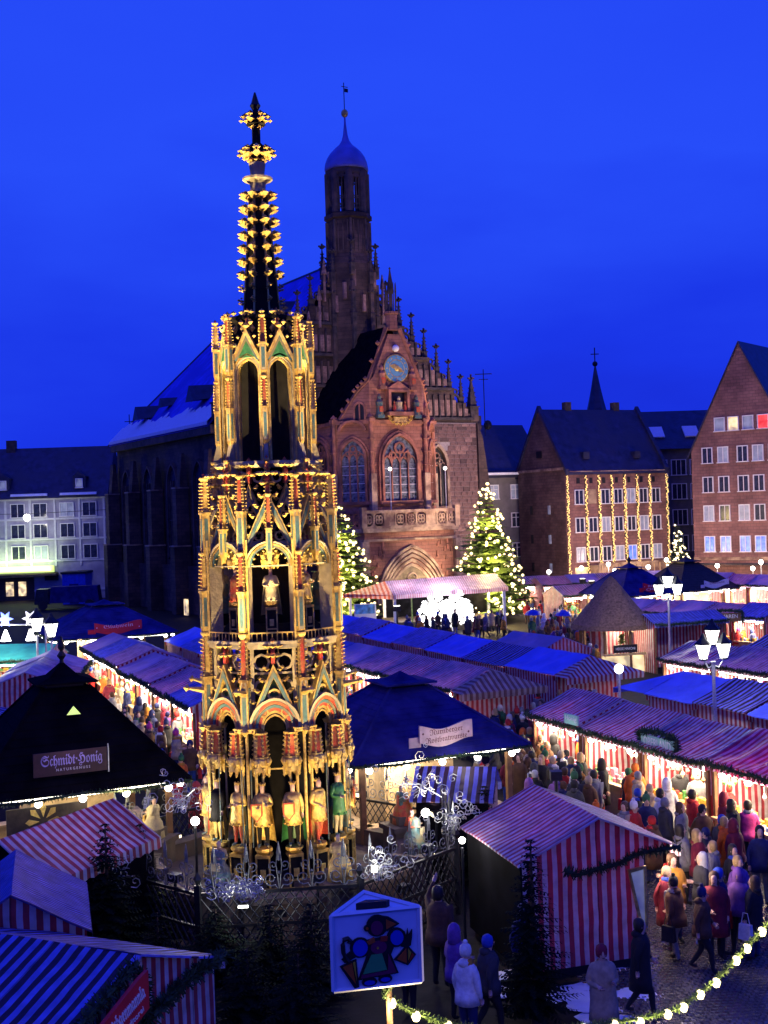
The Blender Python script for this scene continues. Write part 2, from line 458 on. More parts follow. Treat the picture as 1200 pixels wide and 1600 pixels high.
def lamp(kind, name, loc, energy, col=(1, .8, .5), parent=None, size=.1, target=None, cone=60, blend=.5):
    d = bpy.data.lights.new(name, kind)
    d.energy = energy; d.color = col
    if kind == 'AREA':
        d.shape = 'RECTANGLE'; d.size = size; d.size_y = size * .3
    else:
        d.shadow_soft_size = size
    o = bpy.data.objects.new(name, d)
    C.objects.link(o)
    if parent is not None:
        o.parent = parent; KIDS.setdefault(parent.name, []).append(o)
    o.location = loc
    if target is not None:
        o.rotation_euler = (Vector(target) - Vector(loc)).to_track_quat('-Z', 'Y').to_euler()
    if kind == 'SPOT':
        d.spot_size = R(cone); d.spot_blend = blend
    return o

def arch(w_, hs, rise, n=6, z0=0., x0=0.):
    """pointed arch outline from left foot over the point to right foot"""
    a = w_ / 2
    pts = [(x0 - a, z0)]
    # circle through (-a,hs) and (0,hs+rise), tangent vertical at the spring
    r = (a * a + rise * rise) / (2 * a)
    th = math.atan2(rise, r - a) if rise > 0 else 0
    for i in range(n + 1):
        t = th * i / n
        pts.append((x0 - a + r - r * math.cos(t), z0 + hs + r * math.sin(t)))
    right = [(2 * x0 - x, z) for x, z in reversed(pts[:-1])]
    return pts + right

def text_mesh(body, size, mats, extrude=.01, align='CENTER', name='lettering', width=None, bold=0.):
    cu = bpy.data.curves.new(name, 'FONT')
    cu.body = body; cu.size = size; cu.extrude = extrude; cu.align_x = align; cu.align_y = 'CENTER'; cu.resolution_u = 3
    cu.offset = bold
    o = bpy.data.objects.new(name, cu); C.objects.link(o)
    dg = bpy.context.evaluated_depsgraph_get()
    me = bpy.data.meshes.new_from_object(o.evaluated_get(dg))
    bpy.data.objects.remove(o); bpy.data.curves.remove(cu)
    me.name = name
    # stand it upright: x stays, y becomes z, faces -y
    me.transform(Matrix.Rotation(PI / 2, 4, 'X'))
    if width and len(me.vertices):
        xs = [v.co.x for v in me.vertices]; k = width / max(.01, max(xs) - min(xs))
        for v in me.vertices: v.co.x *= k
    for m in mats: me.materials.append(m)
    return me
# ================================================================== GROUND
g = MB()
nx = 24
g.add([(-1500, -60, 0), (1500, -60, 0), (1500, 2500, 0), (-1500, 2500, 0)], [(0, 1, 2, 3)])
ground = g.build('ground', M['asphalt'], kind='structure')

# cobbles one can tell apart at the lower right of the photograph
cm = []
for q in range(6):
    b = MB(); rr = random.Random(q)
    a = .055; j = [rr.uniform(-.008, .008) for _ in range(8)]
    base = [(-a, -a, 0), (a, -a, 0), (a, a, 0), (-a, a, 0)]
    mid = [(-a + j[0], -a + j[1], .022), (a + j[2], -a + j[3], .022), (a + j[4], a + j[5], .022), (-a + j[6], a + j[7], .022)]
    top = [(x * .68, y * .68, .034) for x, y, z in mid]
    b.add(base + mid + top, [(0, 1, 5, 4), (1, 2, 6, 5), (2, 3, 7, 6), (3, 0, 4, 7), (4, 5, 9, 8), (5, 6, 10, 9), (6, 7, 11, 10), (7, 4, 8, 11), (8, 9, 10, 11)])
    cm.append(b.mesh('cobblestone', [M['cobble']]))
stones = []
cr_ = random.Random(3)
row = 0
y = 15.6
while y < 31:
    x0 = 3.2 + (y - 15.6) * .04
    x1 = 7.4 + (y - 15.6) * .26
    x = x0 + (row % 2) * .062
    while x < x1:
        stones.append((x + cr_.uniform(-.008, .008), y + cr_.uniform(-.008, .008) + .05 * math.sin(x * 1.1)))
        x += .124
    y += .124; row += 1
def stone_size(p):
    return -p[1] if (p[0] / p[1]) < .325 and p[0] / p[1] > .2 else -99
stones.sort(key=stone_size, reverse=True)
for x, y in stones[:290]:
    obj('cobblestone', cm[cr_.randrange(6)], ground, (x, y, 0), cr_.choice((0, 1, 2, 3)) * PI / 2 + cr_.uniform(-.06, .06))
b = MB()
for x, y in stones[290:]:
    me = cm[cr_.randrange(6)]
    b.M = Matrix.Translation((x, y, 0)) @ Matrix.Rotation(cr_.choice((0, 1, 2, 3)) * PI / 2 + cr_.uniform(-.06, .06), 4, 'Z')
    b.add([v.co for v in me.vertices], [tuple(p.vertices) for p in me.polygons])
b.build('cobble_paving', M['cobble'], ground, kind='stuff')

# ================================================================== WINDOWS OF PLAIN HOUSES
def window_meshes(w_, h_, glassmat, lights=2, bars=1):
    f = MB()
    t = .09
    f.box(-w_ / 2 - t / 2, -.05, -t, t, .14, h_ + 2 * t); f.box(w_ / 2 + t / 2, -.05, -t, t, .14, h_ + 2 * t)
    f.box(0, -.05, h_, w_, .14, t); f.box(0, -.09, -t, w_ + .3, .22, t)
    for k in range(1, lights):
        f.box(-w_ / 2 + w_ * k / lights, -.04, 0, .06, .08, h_)
    for k in range(bars):
        f.box(0, -.04, h_ * .68, w_, .07, .05)
    fm = f.mesh('window', [M['frame']])
    p = MB()
    p.box(0, -.012, 0, w_, .02, h_)
    return fm, p.mesh('pane', [glassmat])
WCACHE = {}
def add_window(parent, x, y, z, w_, h_, key='glass', lights=2, bars=1, face=0):
    """window part with its pane; face 0 looks to -y, 1 to -x"""
    k = (round(w_, 2), round(h_, 2), key, lights, bars)
    if k not in WCACHE:
        WCACHE[k] = window_meshes(w_, h_, M[key], lights, bars)
    fm, pm = WCACHE[k]
    o = obj('window', fm, parent, (x, y, z), -PI / 2 if face else 0)
    obj('pane', pm, o, (0, 0, 0))
    return o

def gable_house(name, label, loc, rz, Lx, Dy, ze, zr, wallm, roofm, over=.35, group=None, ridge_x=True, barge=None):
    """house: near corner at local origin, long front along +x facing -y, depth +y"""
    t = thing(name, label, 'building', loc, rz, group)
    b = MB()
    b.box(Lx / 2, Dy / 2, 0, Lx, Dy, ze)
    # gables at x=0 and x=Lx
    for xa, xb in ((0, .3), (Lx - .3, Lx)):
        b.add([(xa, 0, ze), (xa, Dy, ze), (xa, Dy / 2, zr), (xb, 0, ze), (xb, Dy, ze), (xb, Dy / 2, zr)],
              [(0, 2, 1), (3, 4, 5), (0, 3, 5, 2), (1, 2, 5, 4), (0, 1, 4, 3)])
    b.build('wall', wallm, t)
    r = MB()
    th = .22
    nx_ = max(2, int(Lx / 1.2))
    for sy in (0, 1):
        y0 = -over if sy == 0 else Dy + over
        k = (zr - ze) / (Dy / 2)
        z0 = ze - over * k
        xs0, xs1 = .05, Lx - .05
        r.add([(xs0, y0, z0), (xs1, y0, z0), (xs1, Dy / 2, zr), (xs0, Dy / 2, zr), (xs0, y0, z0 + th), (xs1, y0, z0 + th), (xs1, Dy / 2, zr + th), (xs0, Dy / 2, zr + th)],
              [(0, 3, 2, 1), (4, 5, 6, 7), (0, 1, 5, 4), (1, 2, 6, 5), (2, 3, 7, 6), (3, 0, 4, 7)])
    r.build('roof', roofm, t)
    if barge:
        for xa in (-.12, Lx - .28):
            q = MB()
            q.add([(xa, -over - .1, ze - .5), (xa, Dy / 2, zr + .1), (xa, Dy / 2, zr + .6), (xa, -over - .1, ze + .1), (xa + .4, -over - .1, ze - .5), (xa + .4, Dy / 2, zr + .1), (xa + .4, Dy / 2, zr + .6), (xa + .4, -over - .1, ze + .1)],
                  [(0, 1, 2, 3), (7, 6, 5, 4), (0, 3, 7, 4), (3, 2, 6, 7), (1, 0, 4, 5)])
            q.add([(xa, Dy + over + .1, ze - .5), (xa, Dy / 2, zr + .1), (xa, Dy / 2, zr + .6), (xa, Dy + over + .1, ze + .1), (xa + .4, Dy + over + .1, ze - .5), (xa + .4, Dy / 2, zr + .1), (xa + .4, Dy / 2, zr + .6), (xa + .4, Dy + over + .1, ze + .1)],
                  [(3, 2, 1, 0), (4, 5, 6, 7), (4, 7, 3, 0), (7, 6, 2, 3), (5, 4, 0, 1)])
            q.build('gable_coping', barge, t)
    return t

# ------------------------------------------------------------------ plastered house far left
hL = thing('town_house', 'long plastered house with dark snowy roof and three rows of paired windows', 'building', (-74, 146, 0), R(1))
b = MB()
LW = 40.5
b.box(LW / 2, 5, 0, LW, 10, 12.2)
b.build('wall', M['plaster'], hL)
b = MB()
b.prism([(0, 12.2), (10, 12.2)], 0, 1) if False else None
b.add([(-.3, -.5, 12.2), (LW + .3, -.5, 12.2), (LW + .3, 5, 18.6), (-.3, 5, 18.6), (LW + .3, 10.5, 12.2), (-.3, 10.5, 12.2)],
      [(0, 1, 2, 3), (3, 2, 4, 5), (1, 4, 2), (5, 0, 3), (0, 5, 4, 1)])
b.build('roof', M['slate'], hL)
b = MB()
for z in (1.0, 4.55, 7.15, 9.6, 12.0):
    b.box(LW / 2, -.06, z, LW, .12, .22)
for k in range(0, 15):
    b.box(LW - .25 - k * 2.96, -.05, 4.0, .24, .1, 8.1)
b.build('string_course', M['band'], hL)
for k in range(7):
    b = MB(); b.box(0, 0, 0, 4.4, .5, .3, ty=.3)
    b.build('snow_ridge', M['snow'], hL, loc=(LW - 3.2 - k * 5.9, -.3, 12.5))
for r_, z in enumerate((4.9, 7.5, 10.0)):
    for k in range(6):
        for s_ in (0, 1):
            x = LW - 2.0 - k * 5.92 - s_ * 2.7
            add_window(hL, x, 0, z, 1.55, 1.55, 'win_dim' if (k * 3 + s_ + r_) % 7 == 3 else 'glass', 2, 0)
for k in range(5):
    d = MB()
    d.box(0, 0, 0, 1.5, 1.6, 1.7); d.prism([(-.9, 1.7), (.9, 1.7), (0, 2.4)], -.9, .9)
    o = d.build('dormer', M['slate'], hL, loc=(LW - 3.2 - k * 9.2 / 1.0, 1.2, 13.0))
    obj('pane', WCACHE.setdefault('dormp', window_meshes(.7, 1.0, M['win_dim'], 1, 0))[1], o, (0, -.82, .4))
    obj('frame', WCACHE['dormp'][0], o, (0, -.82, .4))
b = MB(); b.box(0, 0, 0, 1.1, .9, 2.0); b.build('chimney', M['stone_shade'], hL, loc=(LW - 12.5, 5, 17.6))
b = MB(); b.box(0, 0, 0, .9, .9, 1.5); b.build('chimney', M['stone_shade'], hL, loc=(LW - 24, 5, 17.9))
# ground floor: lit shop sign, entrance and two small signs
o = MB(); o.box(0, 0, 0, 7.6, .5, .8); o.build('lit_sign_band', M['sign_green'], hL, loc=(LW - 10.2, -.35, 3.3))
o = MB(); o.box(0, 0, 0, 8.6, 1.4, .22); o.build('canopy', M['stone_shade'], hL, loc=(LW - 10.2, -.8, 2.95))
o = MB(); o.box(0, 0, 0, 4.6, .12, 2.7); e_ = o.build('entrance', M['wood_dark'], hL, loc=(LW - 11.2, -.08, .05))
o = MB(); o.box(0, 0, 0, .9, .08, 1.7); o.build('pane', M['win_warm'], e_, loc=(-.6, -.1, .5)); o = MB(); o.box(0, 0, 0, .9, .08, 1.7); o.build('pane', M['win_warm'], e_, loc=(.9, -.1, .5))
o = MB(); o.box(0, 0, 0, 1.6, .14, 1.0); e_ = o.build('notice_board', M['wood_dark'], hL, loc=(LW - 6.8, -.08, 2.3))
o = MB(); o.box(0, 0, 0, 1.6, .14, 1.0); e_ = o.build('notice_board', M['wood_dark'], hL, loc=(LW - 2.8, -.08, 2.4))
o = MB(); o.box(0, 0, 0, 1.1, .06, .6); o.build('lit_panel', M['win_warm'], e_, loc=(0, -.1, .2))
lamp('AREA', 'sign_light', (LW - 10.2, -1.2, 4.2), 420, (.75, 1, .4), hL, 7, target=(LW - 10.2, 0, 5.2))
wl = thing('wall_lamp', 'round white lamp shining on a wire before the upper windows of the plastered house', 'lamp', ond(42, 809, 142))
o = MB(); o.ball(0, 0, 0, .42, 0); o.build('lamp_globe', M['bulb_w'], wl)
o = MB(); o.tube([(-30, 0, 1.5), (-10, 0, .65), (0, 0, .45), (10, 0, .65), (24, 0, 1.5)], .03); o.build('wire', M['iron'], wl)
lamp('POINT', 'lamp_light', (0, 0, -.6), 500, (1, .95, .8), wl, .3)

# narrow house between the long house and the church
nh = thing('narrow_house', 'narrow dark house squeezed between plastered house and church choir', 'building', (-33.2, 151, 0), R(1))
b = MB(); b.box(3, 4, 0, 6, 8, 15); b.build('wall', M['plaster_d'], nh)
b = MB(); b.add([(-.2, -.3, 15), (6.2, -.3, 15), (6.2, 4, 18.4), (-.2, 4, 18.4), (6.2, 8.3, 15), (-.2, 8.3, 15)], [(0, 1, 2, 3), (3, 2, 4, 5), (1, 4, 2), (5, 0, 3)])
b.build('roof', M['slate'], nh)
for z in (4.5, 8, 11.4):
    add_window(nh, 1.6, 0, z, 1.2, 1.5)
o = MB(); o.box(0, 0, 0, .8, .3, .9); e_ = o.build('skylight', M['white'], nh, loc=(2.2, 1.1, 16.0))
o = MB(); o.tube([(0, 0, 0), (0, 0, 4.5)], .06); o.tube([(-.6, 0, 3.6), (.6, 0, 3.6)], .05); o.build('antenna', M['iron'], nh, loc=(1.2, 4, 18.2))
tr = thing('site_container', 'blue metal container standing before the dark house wall', 'container', ond(122, 950, 138) * 1.0)
tr.location.z = 0
b = MB(); b.box(0, 0, 0, 2.6, 3, 3.4); tb = b.build('container_body', M['fabric_blue'], tr)
b = MB(); b.box(0, -1.56, .1, 1.0, .08, 2.2); b.build('container_door', M['board_blue'], tr)
b = MB(); b.box(0, 0, 3.4, 2.9, 3.3, .25); b.build('container_lid', M['iron'], tr)
vn = thing('dark_van', 'dark van with a low box body parked before the plastered house', 'van', (-33.2, 130, 0), R(4))
b = MB(); b.box(0, 0, .7, 5.2, 2.2, 1.7, tx=.93); b.build('cargo_box', M['board_blue'], vn)
b = MB(); b.box(-3.4, 0, .6, 1.6, 2.1, 1.6, tx=.7, ty=.9); cb_ = b.build('cab', M['iron'], vn)
b = MB(); b.box(-3.5, -1.0, 1.35, .8, .1, .55); b.build('cab_window', M['glass'], cb_)
for x in (-3.3, 1.6):
    b = MB(); b.M = Matrix.Translation((x, -1.1, .5)) @ Matrix.Rotation(PI / 2, 4, 'X'); b.cyl(0, 0, -.15, .15, .5, n=14); b.build('wheel', M['dark'], vn)

# ------------------------------------------------------------------ right: house with light strings
PA = Vector((18.05, 121, 0)); PB = Vector((29.3, 126, 0))
angA = math.atan2(PB.y - PA.y, PB.x - PA.x)
LA = (PB - PA).length
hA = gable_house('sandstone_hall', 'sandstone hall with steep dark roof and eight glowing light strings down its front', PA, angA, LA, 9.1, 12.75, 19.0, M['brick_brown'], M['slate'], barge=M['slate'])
# the front is faced in a brighter, pinker stone than the gable
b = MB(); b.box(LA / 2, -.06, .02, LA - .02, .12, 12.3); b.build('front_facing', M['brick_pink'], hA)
b = MB(); b.box(LA / 2, -.16, 12.35, LA, .3, .3); b.build('cornice', M['stone_pale'], hA)
for k in range(7):
    o = MB(); o.box(0, 0, 0, .35, .06, .55); o.build('vent_opening', M['dark'], hA, loc=(1.5 + k * 1.52, -.15, 11.4))
for r_, z in enumerate((3.6, 6.55, 9.35)):
    for k in range(7):
        if r_ == 2 and k == 1:
            o = MB(); o.box(0, 0, 0, .95, .08, 1.45); o.build('blind_window', M['stone_pale'], hA, loc=(1.55 + k * 1.55, -.15, z)); continue
        add_window(hA, 1.55 + k * 1.55, -.12, z, .92, 1.35, 'win_blue' if (r_ == 0 and k == 4) else ('win_dim' if (k + r_) % 3 == 0 else 'glass'), 2, 0)
for y in (3.0, 6.5):
    for z in (2.5, 5.4, 8.4):
        o = MB(); o.box(0, 0, 0, .1, .4, .9); o.build('slit_window', M['win_dim'] if y < 4 else M['dark'], hA, loc=(-.03, y, z))
b = MB(); b.box(0, 0, 0, .16, 1.0, .7); b.build('gable_opening', M['dark'], hA, loc=(-.03, 4.6, 14.2))
b = MB(); b.box(0, 0, 0, .14, 9.2, .25); b.build('gable_course', M['stone_pale'], hA, loc=(-.05, 4.55, 12.8))
for x in (3.6, 9.6):
    b = MB(); b.box(0, 0, 0, .7, .7, 2.0); b.build('chimney', M['stone_shade'], hA, loc=(x, 4.8, 18.0))
for x in (3.0, 9.2):
    b = MB(); b.box(0, 0, 0, .7, .9, .7); b.build('roof_hatch', M['slate'], hA, loc=(x, .9, 13.9))
b = MB(); b.box(0, 0, 0, 9.6, 1.6, 1.3); b.box(0, -.85, 1.3, 9.7, .14, .2); b.build('balcony', M['stone_pale'], hA, loc=(LA - 4.9, -.9, 1.9))
for k in range(14):
    b = MB(); b.box(0, 0, 0, .1, .1, 1.2); b.build('baluster', M['wood_pale'], hA, loc=(LA - 9.4 + k * .7, -1.76, 2.0))
b = MB(); b.box(0, 0, 0, 1.5, .1, 2.1); b.build('lit_doorway', M['win_warm'], hA, loc=(1.6, -.15, .9))
ords = ['first', 'second', 'third', 'fourth', 'fifth', 'sixth', 'seventh', 'eighth', 'ninth', 'tenth', 'eleventh', 'twelfth', 'thirteenth', 'fourteenth']
for k in range(8):
    p = Vector((.75 + k * 1.545, -.34, 0)) if k else Vector((.12, -.34, 0))
    if k == 7: p.x = LA - .15
    wp = PA + Vector((p.x * math.cos(angA) - p.y * math.sin(angA), p.x * math.sin(angA) + p.y * math.cos(angA), 0))
    t = thing('light_string', 'dense string of warm bulbs, %s from the gable corner of the sandstone hall' % ords[k], 'string of lights', wp, angA, 'light strings on the sandstone hall')
    z0 = 3.3 if k in (3, 4, 5, 6) else (.4 if k == 0 else 2.2)
    o = MB(); o.tube([(0, .06, z0), (0, .06, 12.3)], .07); o.build('cable', M['fir'], t)
    o = MB(); rr = random.Random(k)
    z = z0
    while z < 12.2:
        o.oct(rr.uniform(-.13, .13), rr.uniform(-.1, .06), z, rr.uniform(.045, .085)); z += .055
    o.build('bulbs', M['bulb_s'], t, kind='stuff')

# house behind it, left and right parts, and its spire
hb = thing('tiled_town_house', 'dark house with snowy eaves beside the church choir', 'building', (10.2, 128, 0), R(24))
b = MB(); b.box(4, 5, 0, 8, 10, 13.2); b.build('wall', M['plaster_d'], hb)
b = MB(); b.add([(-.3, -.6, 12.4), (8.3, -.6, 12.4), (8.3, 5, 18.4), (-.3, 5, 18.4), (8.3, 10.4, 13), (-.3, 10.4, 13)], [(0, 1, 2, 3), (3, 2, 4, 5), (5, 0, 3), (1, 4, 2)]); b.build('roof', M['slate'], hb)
b = MB(); b.box(0, 0, 0, 7.6, .5, .25); b.build('snow_ridge', M['snow'], hb, loc=(4, -.5, 12.7))
b = MB(); b.box(0, 0, 0, 1, .9, 1.6); b.build('chimney', M['stone_shade'], hb, loc=(2.4, 5, 17.8))
for x in (1.6, 4.2, 6.6):
    for z in (4, 7.2, 10.2): add_window(hb, x, 0, z, 1.0, 1.4, 'win_dim' if z > 10 else 'glass')
hc = thing('rear_town_house', 'long dim house with skylights behind the sandstone hall', 'building', (24, 141, 0), R(2))
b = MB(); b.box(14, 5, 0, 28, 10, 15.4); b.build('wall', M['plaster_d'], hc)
b = MB(); b.add([(-.3, -.6, 15.4), (28.3, -.6, 15.4), (28.3, 5, 20.2), (-.3, 5, 20.2), (28.3, 10.4, 15.4), (-.3, 10.4, 15.4)], [(0, 1, 2, 3), (3, 2, 4, 5), (5, 0, 3), (1, 4, 2)]); b.build('roof', M['slate'], hc)
for k, x in enumerate((8.3, 12.4)):
    b = MB(); b.M = Matrix.Rotation(R(42), 4, 'X'); b.box(0, 0, 0, 1.7, 1.9, .2); b.build('skylight', M['snow'], hc, loc=(x, 1.6, 17.4))
for x in (8.2, 10.4, 12.6):
    for z in (3.6, 6.6, 9.6, 12.4): add_window(hc, x, 0, z, 1.6, 1.7, 'glass', 3, 0)
cs = thing('church_spire', 'slender dark spire with ball and cross rising behind the sandstone hall', 'spire', (ond(932, 640, 150).x, 150, 0))
b = MB(); b.box(0, 0, 0, 2.2, 2.2, 20.5); b.build('spire_base', M['stone_shade'], cs)
b = MB(); b.lathe([(1.35, 20.4), (.95, 22), (.6, 23.6), (.1, 26.3)], 8, 0, rot=R(22)); b.build('spire_roof', M['slate'], cs)
b = MB(); b.ball(0, 0, 26.6, .34); b.tube([(0, 0, 26.6), (0, 0, 28.6)], .07); b.tube([(-.5, 0, 27.8), (.5, 0, 27.8)], .06); b.build('ball_and_cross', M['iron'], cs)
for px, py, d, nm in ((293, 535, 150, 'thin iron cross standing above the rooftops left of the church ridge'), (757, 640, 131, 'tall roof antenna between the stepped gable and the sandstone hall')):
    p = ond(px, py, d)
    t = thing('roof_antenna', nm, 'antenna', (p.x, d, 17 if px > 500 else 13))
    b = MB(); hgt = 7.2 if px > 500 else 14.8
    b.tube([(0, 0, 0), (0, 0, hgt)], .05); b.tube([(-.9, 0, hgt * .93), (.9, 0, hgt * .93)], .05); b.tube([(-.5, 0, hgt * .85), (.5, 0, hgt * .85)], .04)
    if px > 500: b.ball(.3, 0, 1.2, .45, 0, sz=1.2)
    b.build('antenna_mast', M['iron'], t)

# ------------------------------------------------------------------ far right gable house
GL = Vector((31.0, 122, 0)); GR = Vector((39.2, 115.4, 0))
angG = math.atan2(GR.y - GL.y, GR.x - GL.x)
WG = (GR - GL).length
hG = thing('gabled_town_house', 'tall pink sandstone gable house with small white windows, some lit red and blue', 'building', GL, angG)
b = MB()
ze, zr = 14.2, 24.5
b.box(WG / 2, 11, 0, WG, 22, ze)
b.add([(0, 0, ze), (WG, 0, ze), (WG / 2, 0, zr), (0, .4, ze), (WG, .4, ze), (WG / 2, .4, zr)], [(0, 1, 2), (5, 4, 3), (0, 2, 5, 3), (1, 4, 5, 2)])
b.build('wall', M['brick_pink'], hG)
b = MB()
for sx in (-1, 1):
    xo = WG / 2 + sx * (WG / 2 + .35); k = (zr - ze) / (WG / 2)
    b.add([(xo, -.15, ze - .35 * k), (WG / 2, -.15, zr), (WG / 2, 22, zr), (xo, 22, ze - .35 * k), (xo, -.15, ze - .35 * k + .25), (WG / 2, -.15, zr + .25), (WG / 2, 22, zr + .25), (xo, 22, ze - .35 * k + .25)],
          [(0, 1, 2, 3), (7, 6, 5, 4), (0, 4, 5, 1), (3, 2, 6, 7), (0, 3, 7, 4)] if sx > 0 else [(3, 2, 1, 0), (4, 5, 6, 7), (1, 5, 4, 0), (7, 6, 2, 3), (4, 7, 3, 0)])
b.build('roof', M['slate'], hG)
gx = [1.7, 3.35, 5.35, 6.9, 8.5, 9.9]
rowsz = (4.3, 7.25, 10.1, 13.0)
for r_, z in enumerate(rowsz):
    for k, x in enumerate(gx):
        key = 'glass'
        if r_ == 0: key = 'win_blue' if k != 1 or True else 'glass'
        elif (k * 2 + r_) % 4 == 1: key = 'win_dim'
        elif (r_, k) in ((1, 4), (3, 4)): key = 'win_warm'
        add_window(hG, x, 0, z - (.1 if r_ == 0 else 0), .95, 1.45, key, 2, 0)
for k, (x, key) in enumerate(((3.1, 'win_dim'), (4.5, 'win_warm'), (6.0, 'win_dim'), (7.5, 'win_red'))):
    add_window(hG, x, 0, 16.1, .95, 1.25, key, 1, 0)
b = MB(); b.box(WG / 2, -.08, 3.35, WG, .16, .3); b.build('string_course', M['stone_pale'], hG)
b = MB(); b.box(WG / 2, -.7, 2.9, WG, 1.4, .16); b.build('shop_canopy', M['stone_shade'], hG)
# ================================================================== CHURCH
CH0 = Vector((-2.5, 118, 0)); CANG = R(30)
ch = thing('gothic_church', 'dark gothic church with stepped gable, octagonal tower and clock chapel', 'church', CH0, CANG)
b = MB()
b.box(0, .45, 0, 28.6, .9, 18.1)
b.box(0, 15.5, 0, 28.4, 29.2, 18.0)
b.build('wall', M['stone_dark'], ch)
def cpt(x, y, z=0):
    c, s_ = math.cos(CANG), math.sin(CANG)
    return Vector((CH0.x + x * c - y * s_, CH0.y + x * s_ + y * c, z))

# roof: ridge y 1..21, hipped to y 30
b = MB()
hr = 34.0; e = 14.9
b.add([(-e, .9, 17.6), (e, .9, 17.6), (0, .9, hr), (0, 21, hr), (-e, 31, 17.6), (e, 31, 17.6)], [(0, 2, 3, 4), (1, 5, 3, 2), (4, 3, 5), (0, 4, 5, 1)])
b.build('roof', M['skylit_snowroof'], ch)
b = MB(); b.tube([(0, 1, hr), (0, 21, hr)], .16); b.tube([(0, 21, hr), (-e, 31, 17.6)], .16)
b.build('ridge_roll', M['slate'], ch)
b = MB()
rr = random.Random(2)
n = 46
vs = []
for i in range(n + 1):
    y = 1 + 29.5 * i / n
    h1 = .9 + .9 * abs(math.sin(i * 1.7)) * rr.random() + .5
    z = 17.75
    x = -14.95
    k = 16.4 / 14.9
    vs += [(x, y, z), (x + .02, y, z + .32), (x + h1, y, z + h1 * k + .14), (x + h1 + .15, y, z + (h1 + .15) * k)]
fs = []
for i in range(n):
    a = i * 4
    for q in range(3): fs.append((a + q, a + 4 + q, a + 5 + q, a + 1 + q))
b.add(vs, fs); b.build('eave_snow', M['snow'], ch)
# dormers on the near slope
for y, z, s_ in ((23.5, 20.0, 1.3), (19.4, 21.0, .9), (8.5, 20.6, 1.4), (5.6, 29.0, 1.2)):
    x = -(hr - z) / 16.4 * 14.9
    b = MB()
    b.add([(-1.1 * s_, -.75 * s_, 0), (-1.1 * s_, .75 * s_, 0), (-1.1 * s_, 0, 1.1 * s_), (1.0 * s_, -.75 * s_, .4), (1.0 * s_, .75 * s_, .4), (1.1 * s_, 0, 1.25 * s_)], [(0, 2, 1), (0, 3, 5, 2), (1, 2, 5, 4), (0, 1, 4, 3), (3, 4, 5)])
    b.build('dormer', M['slate'], ch, loc=(x, y, z))
# north wall: plinth, buttresses, tall dark windows, copings, eave course
b = MB(); b.box(-14.5, 15.4, 0, .5, 29.4, 4.6); b.build('plinth', M['stone_dark'], ch)
b = MB(); b.box(-14.5, 15.4, 16.9, .7, 30.0, .8); b.build('cornice', M['stone_shade'], ch)
for y in (1.2, 8.2, 15.4, 22.6, 29.6):
    b = MB()
    b.box(-15.2, y, 0, 1.7, 1.2, 6.5); b.box(-15.05, y, 6.5, 1.3, 1.1, 5.6); b.box(-14.85, y, 12.1, .9, 1.0, 3.4, tx=.3, ty=1)
    o = b.build('buttress', M['stone_dark'], ch)
    b = MB(); b.box(-15.2, y, 6.5, 1.8, 1.3, .14); b.build('coping', M['stone_pale'], o); b = MB(); b.box(-15.05, y, 12.1, 1.4, 1.2, .14)
    b.build('coping', M['stone_pale'], o)
for y in (4.7, 11.8, 19.0, 26.1):
    out_ = arch(3.1, 7.2, 2.4, 5, 5.2, y); inn = arch(2.5, 7.2, 1.95, 5, 5.4, y)
    b = MB(); b.M = Matrix(((0, 1, 0, 0), (1, 0, 0, 0), (0, 0, 1, 0), (0, 0, 0, 1)))
    b.ring(out_, inn, -14.62, -14.2)
    o = b.build('tall_window', M['stone_shade'], ch)
    b = MB(); b.M = Matrix(((0, 1, 0, 0), (1, 0, 0, 0), (0, 0, 1, 0), (0, 0, 0, 1)))
    b.prism(inn, -14.34, -14.25); b.build('pane', M['glass'], o)
    b = MB()
    for k in (-.62, 0, .62): b.box(-14.42, y + k, 5.4, .12, .12, 7.6)
    b.box(-14.42, y, 9.0, .12, 2.4, .12); b.build('mullion', M['stone_shade'], o)
# small lit doors by the foot of the north wall
b = MB(); b.box(-16.4, 4.0, .2, .15, .8, 1.5); b.build('lit_side_door', M['win_warm'], ch)
# ---- west gable: steps with pinnacles
def pinn(h, r):
    b = MB()
    b.box(0, 0, 0, r * 2, r * 2, h * .30); b.box(0, 0, h * .30, r * 2.5, r * 2.5, .10)
    b.lathe([(r * 1.1, h * .30 + .1), (r * .22, h * .86)], 4, 0, rot=PI / 4)
    for k in range(4):
        for q in range(4):
            a = PI / 4 + q * PI / 2; t = (k + .7) / 5
            rr_ = (r * 1.1) * (1 - t) + r * .22 * t + .05
            b.oct(rr_ * math.cos(a), rr_ * math.sin(a), h * (.34 + .5 * t), .085)
    b.box(0, 0, h * .86, .3, .3, .14); b.box(0, 0, h * .90, .74, .16, .15); b.box(0, 0, h * .90, .16, .74, .15); b.box(0, 0, h * .86, .14, .14, h * .14)
    return b.mesh('pinnacle', [M['stone_shade']])
pin_a = pinn(3.5, .22); pin_b = pinn(4.9, .5)
steps = []
for j in range(8):
    steps.append((12.35 - 1.42 * j, 22.5 + 1.50 * j))
gb = MB()
poly = [(-13.6, 18.1)]
right = [(13.6, 18.1)]
for x, zt in steps:
    wt = zt - 3.0
    right += [(x + .71, right[-1][1]), (x + .71, wt)]
right += [(right[-1][0] - 1.42, right[-1][1]), (right[-1][0] - 1.42, 36.4)]
poly = right + [(-x, z) for x, z in reversed(right)]
pp = []
for p in poly:
    if not pp or (abs(pp[-1][0] - p[0]) > 1e-4 or abs(pp[-1][1] - p[1]) > 1e-4): pp.append(p)
